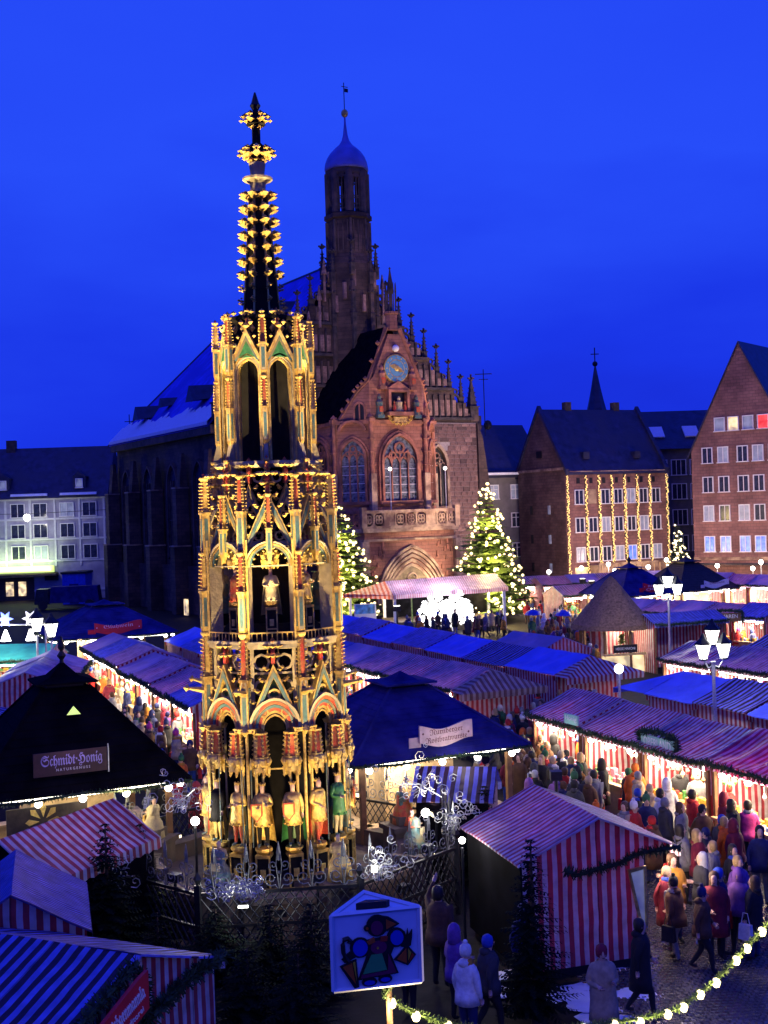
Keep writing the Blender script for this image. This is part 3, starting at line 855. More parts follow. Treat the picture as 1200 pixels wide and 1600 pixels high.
# built as columns to keep clean faces
for j, (x, zt) in enumerate(steps):
    for s_ in (-1, 1):
        gb.box(s_ * x, .45, 18.1, 1.42, .8, zt - 2.4 - 18.1)
gb.box(0, .45, 18.1, 2.2, .8, 18)
for s_ in (-1, 1): gb.box(s_ * 13.55, .45, 18.1, .98, .8, .9)
gb.build('stepped_gable', M['stone_dark'], ch)
for s_ in (-1, 1):
    for j, (x, zt) in enumerate(steps):
        obj('pinnacle', pin_a, ch, (s_ * (x + .35), .45, zt - 2.9))
        # open tracery arch between neighbouring pinnacles
        b = MB(); o_ = arch(1.05, .35, .55, 3, 0, 0); i_ = arch(.7, .35, .36, 3, 0, 0)
        b.ring(o_, i_, -.14, .14); b.ring([(.32 * math.cos(a), 1.15 + .32 * math.sin(a)) for a in [q * PI / 4 for q in range(8)]], [(.2 * math.cos(a), 1.15 + .2 * math.sin(a)) for a in [q * PI / 4 for q in range(8)]], -.1, .1, closed=True)
        b.build('tracery_arch', M['stone_shade'], ch, loc=(s_ * (x - .35), .45, zt - 2.4))
    obj('pinnacle', pin_b, ch, (s_ * 14.0, .45, 18.2))
# string courses and blind arcade ribs on the gable
for z, xm in ((18.3, 13.8), (21.3, 11.2), (24.3, 8.5), (27.3, 5.8), (30.3, 3.4)):
    b = MB(); b.box(0, -.1, z, xm * 2, .3, .28); b.build('string_course', M['stone_shade'], ch)
    x = -xm + .5
    z1 = z + 2.6
    rib = MB()
    while x < xm - .3:
        if not (abs(x) < 5.4 and z < 24) or True:
            lim = 18.1
            for (sx, zt) in steps:
                if abs(x) <= sx + .71: lim = zt - 2.45
            if abs(x) < 1.1: lim = 36
            if lim > z + 1.2:
                zz = min(z1, lim)
                rib.box(x, -.06, z + .28, .16, .22, zz - z - .35)
                if abs(x) > 1.2 and x + .58 < xm - .2: fld = MB(); fld.box(x + .36, .015, z + .45, .44, .08, max(.3, (zz - z - 1.0))); fld.build('arcade_field', M['stone_block2'], ch)
        x += .72
    rib.build('blind_arcade', M['stone_shade'], ch)
# ---- tower
TWR = Matrix.Translation((.28, .08, 0)) @ Matrix.Diagonal((.86, .86, 1, 1))
t8 = PI / 8
b = MB(); b.M = TWR
b.lathe([(2.75, 22), (2.75, 33.2), (2.45, 34.2), (2.40, 37.6), (2.72, 37.7), (2.72, 38.1), (2.3, 38.2)], 8, 0, 0, .6, t8)
b.build('tower_shaft', M['stone_dark'], ch)
b = MB(); b.M = TWR
for k in range(8):
    a = t8 + k * PI / 4
    for r_, z0, z1 in ((2.8, 24, 33.2), (2.46, 34, 37.5)):
        b.cyl(r_ * math.cos(a), .6 + r_ * math.sin(a), z0, z1, .16, n=5)
    for q in (-.28, 0, .28):
        a2 = k * PI / 4
        cx, cy = 2.26 * math.cos(a2), 2.26 * math.sin(a2)
        tx, ty = -math.sin(a2), math.cos(a2)
        b.cyl(cx + tx * q * 2, .6 + cy + ty * q * 2, 34.4, 37.4, .07, n=4)
b.build('tower_rib', M['stone_shade'], ch)
for k in range(16):
    b = MB(); b.M = TWR
    a = k * PI / 8 + .05
    b.box(2.78 * math.cos(a), .6 + 2.78 * math.sin(a), 28.5 + (k % 3) * 1.2, .35, .35, 1.6)
    b.build('tower_relief', M['stone_block2'], ch)
b = MB(); b.M = TWR
for k in range(8):
    a = t8 + k * PI / 4
    b.cyl(2.14 * math.cos(a), .6 + 2.14 * math.sin(a), 38.2, 42.2, .42, n=8)
b.lathe([(2.3, 41.9), (2.42, 42.1), (2.42, 42.5), (2.0, 42.5)], 8, 0, 0, .6, t8)
b.build('lantern_pier', M['stone_shade'], ch)
for k in range(8):
    a = k * PI / 4
    o = MB(); o.M = TWR @ Matrix.Translation((2.05 * math.cos(a), .6 + 2.05 * math.sin(a), 38.2)) @ Matrix.Rotation(a + PI / 2, 4, 'Z')
    o.box(0, 0, 0, .12, .16, 3.3); o.box(-.34, 0, 0, .1, .12, 3.3); o.box(.34, 0, 0, .1, .12, 3.3)
    for z in (1.3, 1.5): o.box(0, 0, z, 1.0, .14, .1)
    for z in (.35, .8): o.box(0, 0, z, 1.0, .1, .07)
    o.ring(arch(1.1, 3.2, .5, 4, 0), arch(.86, 3.1, .45, 4, .0), -.1, .1)
    o.box(0, 0, 3.35, .5, .15, .36)
    o.build('belfry_opening', M['stone_shade'], ch)
b = MB(); b.M = TWR
b.lathe([(2.45, 42.5), (2.5, 42.7), (2.42, 43.2), (2.18, 43.75), (1.8, 44.25), (1.3, 44.7), (.8, 45.05), (.45, 45.5), (.26, 46.1), (.14, 47.0), (.08, 47.9)], 16, 0, 0, .6)
b.build('dome', M['copper'], ch, smooth=True)
b = MB(); b.M = TWR; b.ball(0, .6, 48.2, .40, n=12, k=8); b.build('gilded_ball', M['gold'], ch, smooth=True)
b = MB(); b.M = TWR; b.tube([(0, .6, 48.5), (0, .6, 51.2)], .05); b.tube([(-.3, .6, 50.8), (.5, .6, 50.8)], .04); b.box(.3, .6, 50.3, .45, .04, .35); b.build('weathervane', M['iron'], ch)
for k in range(8):
    a = t8 + k * PI / 4
    x, y = .28 + 2.62 * math.cos(a), .68 + 2.62 * math.sin(a)
    obj('pinnacle', pin_a, ch, (x, y, 31.2 + (k % 2) * .8)); obj('pinnacle', pin_a, ch, (x, y, 27.2))
    b = MB(); b.box(x, y, 22, .34, .34, 9.4); b.build('tower_buttress', M['stone_shade'], ch)
for x, z in ((-3.6, 27), (-3.0, 29.5), (-4.8, 24.5), (3.4, 28.5)):
    b = MB(); b.cyl(x, -.25, z, z + 2.6, .14, n=6); b.lathe([(.3, z + 2.6), (.05, z + 4.0)], 6, 0, x, -.25); b.build('gable_turret', M['stone_block2'], ch)
# ---- right front wall: single stones
cols = [M['stone_block'], M['stone_block'], M['stone_block2'], M['stone_block3'], M['stone_block']]
unit = []
for i in range(5):
    b = MB(); b.box(0, 0, .02, .96, .10, .94, tx=.97, ty=.6); unit.append(b.mesh('stone', [cols[i]]))
backs = MB(); backs.box(9.9, -.03, .02, 8.6, .05, 18.0); backs.build('mortar_bed', M['mortar'], ch)
blocks = []
z = 0.0; row = 0
sr = random.Random(5)
while z < 17.8:
    h = sr.choice((.36, .40, .46, .52))
    x = 5.6 - sr.uniform(0, .5)
    while x < 14.2:
        w_ = sr.uniform(.55, 1.15)
        x2 = min(x + w_, 14.2)
        xa = max(x, 5.6)
        mid = (xa + x2) / 2
        inwin = (7.75 < mid < 10.45 and 9.3 < z + h / 2 < 15.9)
        if x2 - xa > .12 and not inwin:
            blocks.append((xa, x2, z, min(h, 17.95 - z)))
        x = x2
    z += h; row += 1
blocks.sort(key=lambda q: -q[2])
rest = [MB() for _ in range(5)]
cnt = 0
for i, (xa, x2, z, h) in enumerate(blocks):
    ci = sr.choices(range(5), (4, 3, 3, 1.3, 3))[0]
    if z > 4 and cnt < 295 and not (z > 15.5 and xa < 7):
        o = obj('stone', unit[ci], ch, ((xa + x2) / 2, -.06 - sr.uniform(0, .03), z)); o.scale = (x2 - xa - .01, 1, h); cnt += 1
    else:
        rest[ci].box((xa + x2) / 2, -.06 - sr.uniform(0, .03), z + .02, (x2 - xa) * .96, .1, h * .94)
for ci in range(5):
    if rest[ci].v: rest[ci].build('stone_courses', cols[ci], ch, kind='stuff')
# corner buttress, sloping out to the right
b = MB()
b.box(14.9, .4, 0, 1.6, 1.5, 9.6); b.prism([(14.1, 9.6), (15.7, 9.6), (14.7, 16.5), (14.1, 18.0)], -.35, 1.15)
b.build('buttress', M['stone_dark'], ch)
b = MB(); b.prism([(14.3, 0), (17.6, 0), (17.6, 6.5), (15.2, 11.8), (14.3, 11.8)], .3, 2.0); b.build('buttress', M['stone_shade'], ch)
# left front wall string
b = MB(); b.box(-9.8, -.12, 9.0, 8.6, .3, .3); b.build('string_course', M['stone_shade'], ch)

def gothic(parent, x, y, z, w_, hs, rise, lights, framem, paneM, rot=0, dep=.3, bars=3, name='traceried_window', rows=0):
    """pointed window: moulded frame, tracery, mullions and leaded panes; sits against the wall plane y"""
    root = MB()
    o_ = arch(w_ + .44, hs, rise + .24, 6); i_ = arch(w_, hs, rise, 6)
    root.ring(o_, i_, -dep, 0)
    o2 = arch(w_ + .2, hs, rise + .12, 6, .001)
    root.ring(arch(w_ + .9, hs, rise + .5, 6), arch(w_ + .56, hs, rise + .3, 6), -dep * .55, 0)
    root.box(0, -dep * .6, -.3, w_ + 1.0, dep * 1.2, .3)
    o = root.build(name, framem, parent, loc=(x, y, z), rz=rot)
    mu = MB()
    lw = w_ / lights
    for k in range(1, lights):
        mu.box(-w_ / 2 + lw * k, -dep * .4, 0, .11, .14, hs + rise * .45)
    for k in range(lights):
        xx = -w_ / 2 + lw * (k + .5)
        mu.ring(arch(lw, 0.02, lw * .75, 3, hs - .15, xx), arch(lw * .74, .02, lw * .55, 3, hs - .15, xx), -dep * .55, -dep * .2)
    for (cx_, cz_, rr_) in ((0, hs + rise * .52, w_ * .17), (-w_ * .22, hs + rise * .22, w_ * .12), (w_ * .22, hs + rise * .22, w_ * .12)):
        P = [(cx_ + rr_ * math.cos(q * PI / 4), cz_ + rr_ * math.sin(q * PI / 4)) for q in range(8)]
        Q = [(cx_ + rr_ * .62 * math.cos(q * PI / 4), cz_ + rr_ * .62 * math.sin(q * PI / 4)) for q in range(8)]
        mu.ring(P, Q, -dep * .55, -dep * .2, closed=True)
    mu.build('tracery', framem, o)
    pn = MB(); pn.prism(i_, -.06, -.02); pn.build('pane', paneM, o)
    if bars:
        sb = MB()
        for k in range(1, bars + 1): sb.box(0, -.085, hs * k / (bars + 1), w_, .05, .06)
        sb.build('saddle_bar', M['silver'] if rows else M['iron'], o)
    return o

gothic(ch, 9.1, -.02, 9.6, 2.0, 4.1, 1.9, 3, M['stone_pale'], M['dark'], dep=.5, bars=0)
gothic(ch, -9.6, -.02, 9.6, 2.0, 4.1, 1.9, 3, M['stone_shade'], M['dark'], dep=.5, bars=0)

# ---- chapel with clock gable, standing on the porch
Zc0, Zc1 = 9.3, 17.2
cp = [(5.2, 0), (5.2, -5.5), (2.8, -8.0), (-2.8, -8.0), (-5.2, -5.5), (-5.2, 0)]
b = MB(); b.slab(list(reversed(cp)), Zc0 - .4, Zc1); b.build('chapel_wall', M['stone_red'], ch)
b = MB(); b.slab([(x * 1.04, y * 1.02 - .05 if y else 0) for x, y in reversed(cp)], Zc1 + .002, Zc1 + .35); b.slab([(x * 1.05, y * 1.025 if y else 0) for x, y in reversed(cp)], Zc0 - .1, Zc0 + .35)
b.build('chapel_cornice', M['stone_carved'], ch)
gothic(ch, 0, -8.02, 10.2, 3.5, 3.6, 2.3, 4, M['stone_carved'], M['glass_lead'], dep=.4, bars=4, rows=1)
for s_ in (-1, 1):
    gothic(ch, s_ * 4.02, -6.77, 10.2, 2.2, 4.0, 1.5, 3, M['stone_carved'], M['glass_lead'], rot=s_ * R(46), dep=.35, bars=4, rows=1)
    gothic(ch, s_ * 5.22, -2.9, 10.2, 3.0, 4.0, 1.7, 4, M['stone_carved'], M['dark'], rot=s_ * PI / 2, dep=.35, bars=0)
# round pediment over the slant face
for s_ in (-1, 1):
    b = MB(); P = [(1.35 * math.cos(q * PI / 8), 1.0 * math.sin(q * PI / 8)) for q in range(9)]
    b.ring(P, [(x * .8, z * .8) for x, z in P], -.35, .1); b.build('round_gable', M['stone_carved'], ch, loc=(s_ * 4.05, -6.85, 16.6), rz=s_ * R(46))
# corner shafts with quoins
for (x, y) in ((2.85, -8.1), (-2.85, -8.1), (5.3, -5.55), (-5.3, -5.55)):
    b = MB(); b.box(x, y, Zc0, .55, .55, 3.4); b.build('quoin_pier', M['stone_pale'], ch)
    b = MB(); b.cyl(x, y, Zc0 + 3.4, Zc1 + .2, .22, n=8); b.oct(x, y, Zc1 + .6, .35); b.box(x, y, Zc1 + .2, .6, .6, .3)
    for k in range(3): b.box(x, y, 13.4 + k * 1.2, .55, .55, .12)
    b.build('corner_shaft', M['stone_carved'], ch)
# gable: front wall triangle with clock stage, roof behind
Zg = 25.4
def fold(x, y=-7.9):
    t = max(0, abs(x) - 2.8); s_ = 1 if x > 0 else -1
    return ((x if not t else s_ * (2.8 + t * .69)), y + t * .72)
b = MB()
b.prism([(-2.8, 17.56), (2.8, 17.56), (2.8, 21.0), (2.3, 21.5), (.62, Zg), (-.62, Zg), (-2.3, 21.5), (-2.8, 21.0)], -7.9, -7.2)
for s_ in (-1, 1):
    xs_ = [(s_ * 2.8, 17.56), (s_ * 5.7, 17.56), (s_ * 3.9, 19.9), (s_ * 2.8, 20.98)]
    F_ = [(*fold(x), z) for x, z in xs_]; B_ = [(*fold(x, -7.3), z) for x, z in xs_]
    b.add(F_ + B_, [(0, 1, 2, 3), (7, 6, 5, 4), (1, 5, 6, 2), (2, 6, 7, 3)] if s_ > 0 else [(3, 2, 1, 0), (4, 5, 6, 7), (2, 6, 5, 1), (3, 7, 6, 2)])
b.build('clock_gable', M['stone_red'], ch)
b = MB()
for s_ in (-1, 1):
    b.add([(s_ * 5.3, -5.3, 17.5), (s_ * 2.8, -7.1, 21.2), (0, -7.15, 26.3), (0, .2, 26.4), (s_ * 5.9, .2, 17.5)], [(0, 1, 2), (0, 2, 3, 4)])
b.build('chapel_roof', M['board_black'], ch)
for s_ in (-1, 1):
    b = MB()
    pts = [(*fold(s_ * 5.7, -7.7), 17.5), (*fold(s_ * 3.9, -7.7), 20.05), (s_ * 2.8, -7.7, 21.1), (s_ * .7, -7.7, 26.0)]
    b.tube(pts, .24, 4)
    for i in range(9):
        t = i / 9 * 3; a = int(t); f_ = t - a
        p = Vector(pts[a]).lerp(Vector(pts[a + 1]), f_); b.oct(p.x + s_ * .25, p.y, p.z + .2, .26)
    b.build('raking_moulding', M['stone_carved'], ch)
    # blind lancets, small figures, painted shields either side of the stage
    b = MB(); b.ring(arch(1.5, 1.2, .9, 4), arch(1.1, 1.2, .65, 4), -.2, 0); b.box(0, -.1, 0, .12, .2, 1.8); o = b.build('blind_lancet', M['stone_carved'], ch, loc=(*fold(s_ * 3.75), 17.6), rz=s_ * R(46)); o.scale = (.8, 1, .8)
    b = MB(); b.prism(arch(1.1, 1.2, .65, 4, .02), -.05, -.01); b.build('pane', M['dark'], o)
    for k, (dx, z, m_) in enumerate(((1.95, 18.0, 'teal'), (1.6, 20.6, 'stone_carved'))):
        b = MB(); b.lathe([(.34, 0), (.28, .7), (.36, 1.15), (.16, 1.4), (.2, 1.65), (.05, 1.9)], 7); b.box(0, 0, -.3, .7, .6, .3)
        f_ = b.build('statue', M[m_], ch, loc=(s_ * dx, -8.2, z)); b = MB(); b.box(0, -.3, .25, .34, .08, .5, tx=1.1); b.build('shield', M['red'], f_)
b = MB()
b.ring([(1.1, 18.3), (1.1, 20.3), (-1.1, 20.3), (-1.1, 18.3)], [(.85, 18.3), (.85, 20.1), (-.85, 20.1), (-.85, 18.3)], -8.5, -7.85)
b.box(0, -8.3, 17.9, 2.6, 1.1, .35); b.prism([(-1.3, 20.3), (1.3, 20.3), (0, 21.1)], -8.4, -7.9)
b.build('clock_stage', M['stone_carved'], ch)
b = MB(); b.box(0, -7.95, 18.3, 1.7, .08, 1.8); b.build('stage_recess', M['dark'], ch)
b = MB(); b.lathe([(.38, 0), (.3, .5), (.34, .85), (.12, 1.0), (.17, 1.2), (.04, 1.42)], 8, 0); b.box(0, .05, -.02, .95, .5, .22)
b.build('enthroned_figure', M['cream'], ch, loc=(0, -8.35, 18.3))
for k in range(-1, 2):
    if k: b = MB(); b.lathe([(.2, 0), (.16, .5), (.05, .75), (.1, .85), (.02, 1.0)], 6); b.build('small_figure', M['red'], ch, loc=(k * .55, -8.5, 18.3))
b = MB()
for k in range(9):
    a = PI * k / 8
    b.oct(1.15 * math.cos(a), -8.6, 17.9 - .75 * math.sin(a), .24)
b.box(0, -8.3, 17.3, 1.5, .7, .5); b.build('gilded_corbel', M['gold'], ch)
# clock
cl = MB(); cl.M = Matrix.Translation((0, -7.92, 22.25)) @ Matrix.Rotation(PI / 2, 4, 'X')
cl.cyl(0, 0, 0, .22, 1.30, n=32); clk = cl.build('clock', M['gold'], ch)
blue = mat('clock_blue_enamel', (.10, .26, .40), .4, var=.15, scale=4)
c2 = MB(); c2.M = cl.M; c2.cyl(0, 0, .2, .26, 1.2, n=32); c2.build('dial', blue, clk)
c3 = MB(); c3.M = cl.M
for k in range(12):
    a = k * PI / 6
    c3.box(1.02 * math.cos(a), 1.02 * math.sin(a), .26, .12, .12, .03)
for r_ in (.82,):
    P = [(r_ * math.cos(q * PI / 12), r_ * math.sin(q * PI / 12)) for q in range(24)]; Q = [(x * .93, y * .93) for x, y in P]
    n = 24
    c3.add([(x, y, .285) for x, y in P] + [(x, y, .285) for x, y in Q], [(i, (i + 1) % n, n + (i + 1) % n, n + i) for i in range(n)])
c3.build('dial_ring', M['gold'], clk)
c4 = MB(); c4.M = cl.M
c4.add([(-.75, .25, .3), (-.2, .42, .3), (.45, .05, .3), (.7, -.3, .3), (.3, -.35, .3), (-.15, -.05, .3), (-.5, .0, .3)], [(0, 6, 5, 4, 3, 2, 1)])
c4.ball(.0, .02, .3, .3, sz=.3); c4.build('clock_hand', M['gold'], clk)
b = MB(); b.ball(0, -8.1, 24.1, .33, 0, 12, 7); b.build('moon_ball', M['frame'], ch, smooth=True)
# open turret on the gable
b = MB()
b.lathe([(.56, 25.8), (.56, 27.2), (.68, 27.3), (.68, 27.5)], 8, 0, 0, -7.5); b.build('turret_base', M['stone_red'], ch)
b = MB()
for k in range(8):
    a = k * PI / 4
    b.cyl(.5 * math.cos(a), -7.5 + .5 * math.sin(a), 27.5, 29.3, .06, .05, 5)
    b.lathe([(.08, 29.3), (.02, 30.2)], 4, 0, .5 * math.cos(a), -7.5 + .5 * math.sin(a))
b.lathe([(.3, 29.2), (.34, 29.4), (.05, 31.4)], 8, 0, 0, -7.5); b.oct(0, -7.5, 31.5, .14)
b.cyl(0, -7.5, 27.5, 29.3, .16, n=6)
b.build('open_turret', M['stone_shade'], ch)
# ---- porch with balustrade and great portal
PW, PY = 4.7, -9.6
b = MB()
px_ = [(PW, 0), (PW, PY), (-PW, PY), (-PW, 0)]
b.slab(list(reversed(px_)), 0, 7.4); b.build('porch_wall', M['stone_red'], ch)
b = MB(); b.slab([(-PW - .35, PY - .35), (PW + .35, PY - .35), (PW + .35, 0), (-PW - .35, 0)], 7.4, 7.75); b.slab([(-PW - .2, PY - .2), (PW + .2, PY - .2), (PW + .2, 0), (-PW - .2, 0)], 6.6, 6.8)
b.build('porch_cornice', M['stone_pale'], ch)
def balus(L, nm):
    b = MB()
    b.box(L / 2, 0, 1.35, L, .34, .26); b.box(L / 2, 0, 0, L, .3, .2)
    n = max(2, round(L / 1.15))
    for k in range(n + 1): b.box(L * k / n if 0 < k < n else (.08 if k == 0 else L - .08), 0, .2, .16, .26, 1.15)
    for k in range(n):
        cx = L * (k + .5) / n
        if k % 4 == 2:
            b.box(cx, .02, .2, L / n - .17, .16, 1.15)
            continue
        for q in range(4):
            a = q * PI / 2 + PI / 4
            P = [(cx + .2 * math.cos(a) + .23 * math.cos(t * PI / 4), .78 + .22 * math.sin(a) + .24 * math.sin(t * PI / 4)) for t in range(8)]
            Q = [(cx + .2 * math.cos(a) + .14 * math.cos(t * PI / 4), .78 + .22 * math.sin(a) + .15 * math.sin(t * PI / 4)) for t in range(8)]
            b.ring(P, Q, -.08 - .004 * q, .08 + .004 * q, closed=True)
        for sx in (-1, 1):
            for sz in (0, 1):
                x1 = cx + sx * (L / n / 2 - .08); z1 = .2 + sz * 1.15
                b.prism([(x1, z1), (x1 - sx * .22, z1), (x1, z1 + (.24 if sz == 0 else -.24))], -.07, .07)
    return b
o = balus(PW * 2 + .5, 'f').build('balustrade', M['stone_pale'], ch, loc=(-PW - .25, PY - .15, 7.75))
o = balus(9.0, 'l').build('balustrade', M['stone_carved'], ch, loc=(-PW - .2, PY + .35, 7.75), rz=PI / 2)
for x in (-PW - .2, PW + .2):
    b = MB(); b.box(x, PY - .2, 7.75, .5, .5, 1.9, ty=.9); b.box(x, PY - .2, 0, .7, .7, 6.6); b.build('porch_pier', M['stone_pale'], ch)
# portal: nested arches, tympanum with tracery, doors
b = MB()
for k in range(5):
    w1 = 7.5 - k * .62
    b.ring(arch(w1, 1.0, 5.2 - k * .42, 8, .02), arch(w1 - .42, 1.0, 4.92 - k * .42, 8, .02), PY - .30 + k * .05, PY)
b.build('portal_arch', M['stone_pale'], ch)
b = MB(); b.prism(arch(4.6, 1.0, 3.22, 8, .02), PY - .05, PY - .012); pt = b.build('tympanum', mat('tympanum_stone', (.22, .17, .10), .85, var=.4, scale=3, bump=.6), ch)
b = MB()
for cx_, cz_, rr_ in ((0, 3.15, .55), (-.8, 2.3, .38), (.8, 2.3, .38), (0, 2.1, .34)):
    P = [(cx_ + rr_ * math.cos(q * PI / 6), cz_ + rr_ * math.sin(q * PI / 6)) for q in range(12)]
    Q = [(cx_ + rr_ * .75 * math.cos(q * PI / 6), cz_ + rr_ * .75 * math.sin(q * PI / 6)) for q in range(12)]
    b.ring(P, Q, PY - .2, PY - .05, closed=True)
    for q in range(3):
        a = q * 2 * PI / 3 + .5; b.oct(cx_ + rr_ * .45 * math.cos(a), PY - .12, cz_ + rr_ * .45 * math.sin(a), rr_ * .22)
b.build('tracery', M['stone_pale'], pt)
for s_ in (-1, 1):
    b = MB(); b.ring(arch(1.8, .8, 1.0, 5, .02, s_ * 1.0), arch(1.5, .8, .8, 5, .02, s_ * 1.0), PY - .25, PY - .05); b.build('door_arch', M['stone_pale'], ch)
    b = MB(); b.prism(arch(1.5, .8, .8, 5, .02, s_ * 1.0), PY - .11, PY - .06); b.build('door', M['board_blue'], ch)
b = MB()
rr = random.Random(8)
for k in range(46):
    s_ = rr.choice((-1, 1)); x = s_ * rr.uniform(2.6, 4.4); z = rr.uniform(.6, 6.3)
    if abs(x) < 3.9 and z < 6.25 - (abs(x) - .3) * 1.3 + 1.0: continue
    b = MB(); b.box(x, PY - .07, z, .22, .14, .42, tx=.6); b.build('portal_carving', M['stone_carved'], ch)
# two lamp poles on the balustrade corners
for x in (-1.6, 4.3):
    p = cpt(x, PY + .5, 7.75)
    t = thing('lamp_pole', 'thin floodlight pole on the church balcony, %s' % ('in front of the chapel corner shaft' if x < 0 else 'by the balcony end beside the dark window'), 'lamp', p)
    b = MB(); b.cyl(0, 0, 0, 5.2, .05, n=6); b.build('pole', M['silver'], t)
    b = MB(); b.ball(0, 0, 5.3, .17); b.build('lamp_globe', M['lampglass'], t)
# floodlights for the chapel front
def flood(pxl, label, e_, tgt, col=(1, .62, .40), cone=60, h=3.2, d=.0):
    t = thing('floodlight', label, 'floodlight', pxl)
    b = MB(); b.cyl(0, 0, 0, h, .06, n=6); b.box(0, 0, h, .5, .35, .35); b.build('lamp_post', M['iron'], t)
    wp = Vector(pxl) + Vector((0, 0, h + .4))
    b = MB(); b.box(0, 0, h + .355, .4, .28, .02); b.build('lamp_lens', M['lampglass'], t)
    lamp('SPOT', 'flood_beam', (0, 0, h + .5), e_, col, t, .25, Vector(tgt) - Vector(pxl), cone, .8)
flood(cpt(9.5, -22), 'floodlight post near the stage aimed up at the red chapel', 24000, cpt(0, -8, 15.5), (1, .66, .50), 46, 2.6)
flood(cpt(-6.5, -24), 'floodlight post beside the hidden fir aimed at the chapel side', 15000, cpt(-2, -7, 15), (1, .60, .52), 42, 2.6)
flood(cpt(2, -19), 'floodlight post in front of the great portal', 26000, cpt(0, -9.6, 5), (1, .76, .50), 62, 2.6)
flood(cpt(17, -20), 'floodlight post by the tree lighting the bare church wall', 24000, cpt(10.5, 0, 12), (1, .72, .62), 60, 2.6)
flood(cpt(8, -25), 'floodlight post aimed high at the stepped gable', 15000, cpt(7.5, 0, 22), (1, .74, .62), 34, 2.6)
flood(cpt(-16, -34), 'floodlight post behind the left stall rows aimed at the tower foot', 26000, cpt(-4, 0, 26), (1, .74, .6), 34, 2.6)
# ================================================================== FIGURES (people and statues)
def skin_mesh(J, E_, name, sub=1, root=0):
    """one continuous body grown over a skeleton; J = [(xyz),(rx,ry)]"""
    me = bpy.data.meshes.new(name)
    me.from_pydata([j[0] for j in J], E_, [])
    o = bpy.data.objects.new(name, me); C.objects.link(o)
    md = o.modifiers.new('s', 'SKIN'); md.use_smooth_shade = True
    lay = me.skin_vertices[0].data
    for i, j in enumerate(J):
        r = j[1]; lay[i].radius = r if isinstance(r, tuple) else (r, r)
    lay[root].use_root = True
    m2 = o.modifiers.new('u', 'SUBSURF'); m2.levels = sub; m2.render_levels = sub
    dg = bpy.context.evaluated_depsgraph_get()
    res = bpy.data.meshes.new_from_object(o.evaluated_get(dg))
    bpy.data.objects.remove(o); bpy.data.meshes.remove(me)
    res.name = name
    return res

def hand_geo(b, p, d, side, mi):
    """palm, four unequal bent fingers and a thumb, from wrist p along direction d"""
    d = Vector(d).normalized()
    sx = Vector((0, 1, 0)).cross(d)
    if sx.length < .2: sx = Vector((1, 0, 0)).cross(d)
    sx.normalize(); n_ = d.cross(sx).normalized()
    p = Vector(p)
    def bar(a, c, r0, r1):
        b.tube([a, a.lerp(c, .55) + n_ * .004, c + n_ * .02], [r0, r0 * .95, r1], 4, mi)
    b.tube([p - d * .03, p + d * .03, p + d * .085], [.026, .04, .036], 6, mi)
    for k, l in enumerate((.062, .072, .066, .05)):
        a = p + d * .08 + n_ * ((k - 1.5) * .019)
        b.tube([a, a + d * l * .55, a + d * l * .9 + sx * side * .02], [.0095, .009, .006], 4, mi)
    a = p + d * .02 + n_ * -.035
    b.tube([a, a + d * .035 - n_ * .022, a + d * .065 - n_ * .02], [.012, .011, .008], 4, mi)

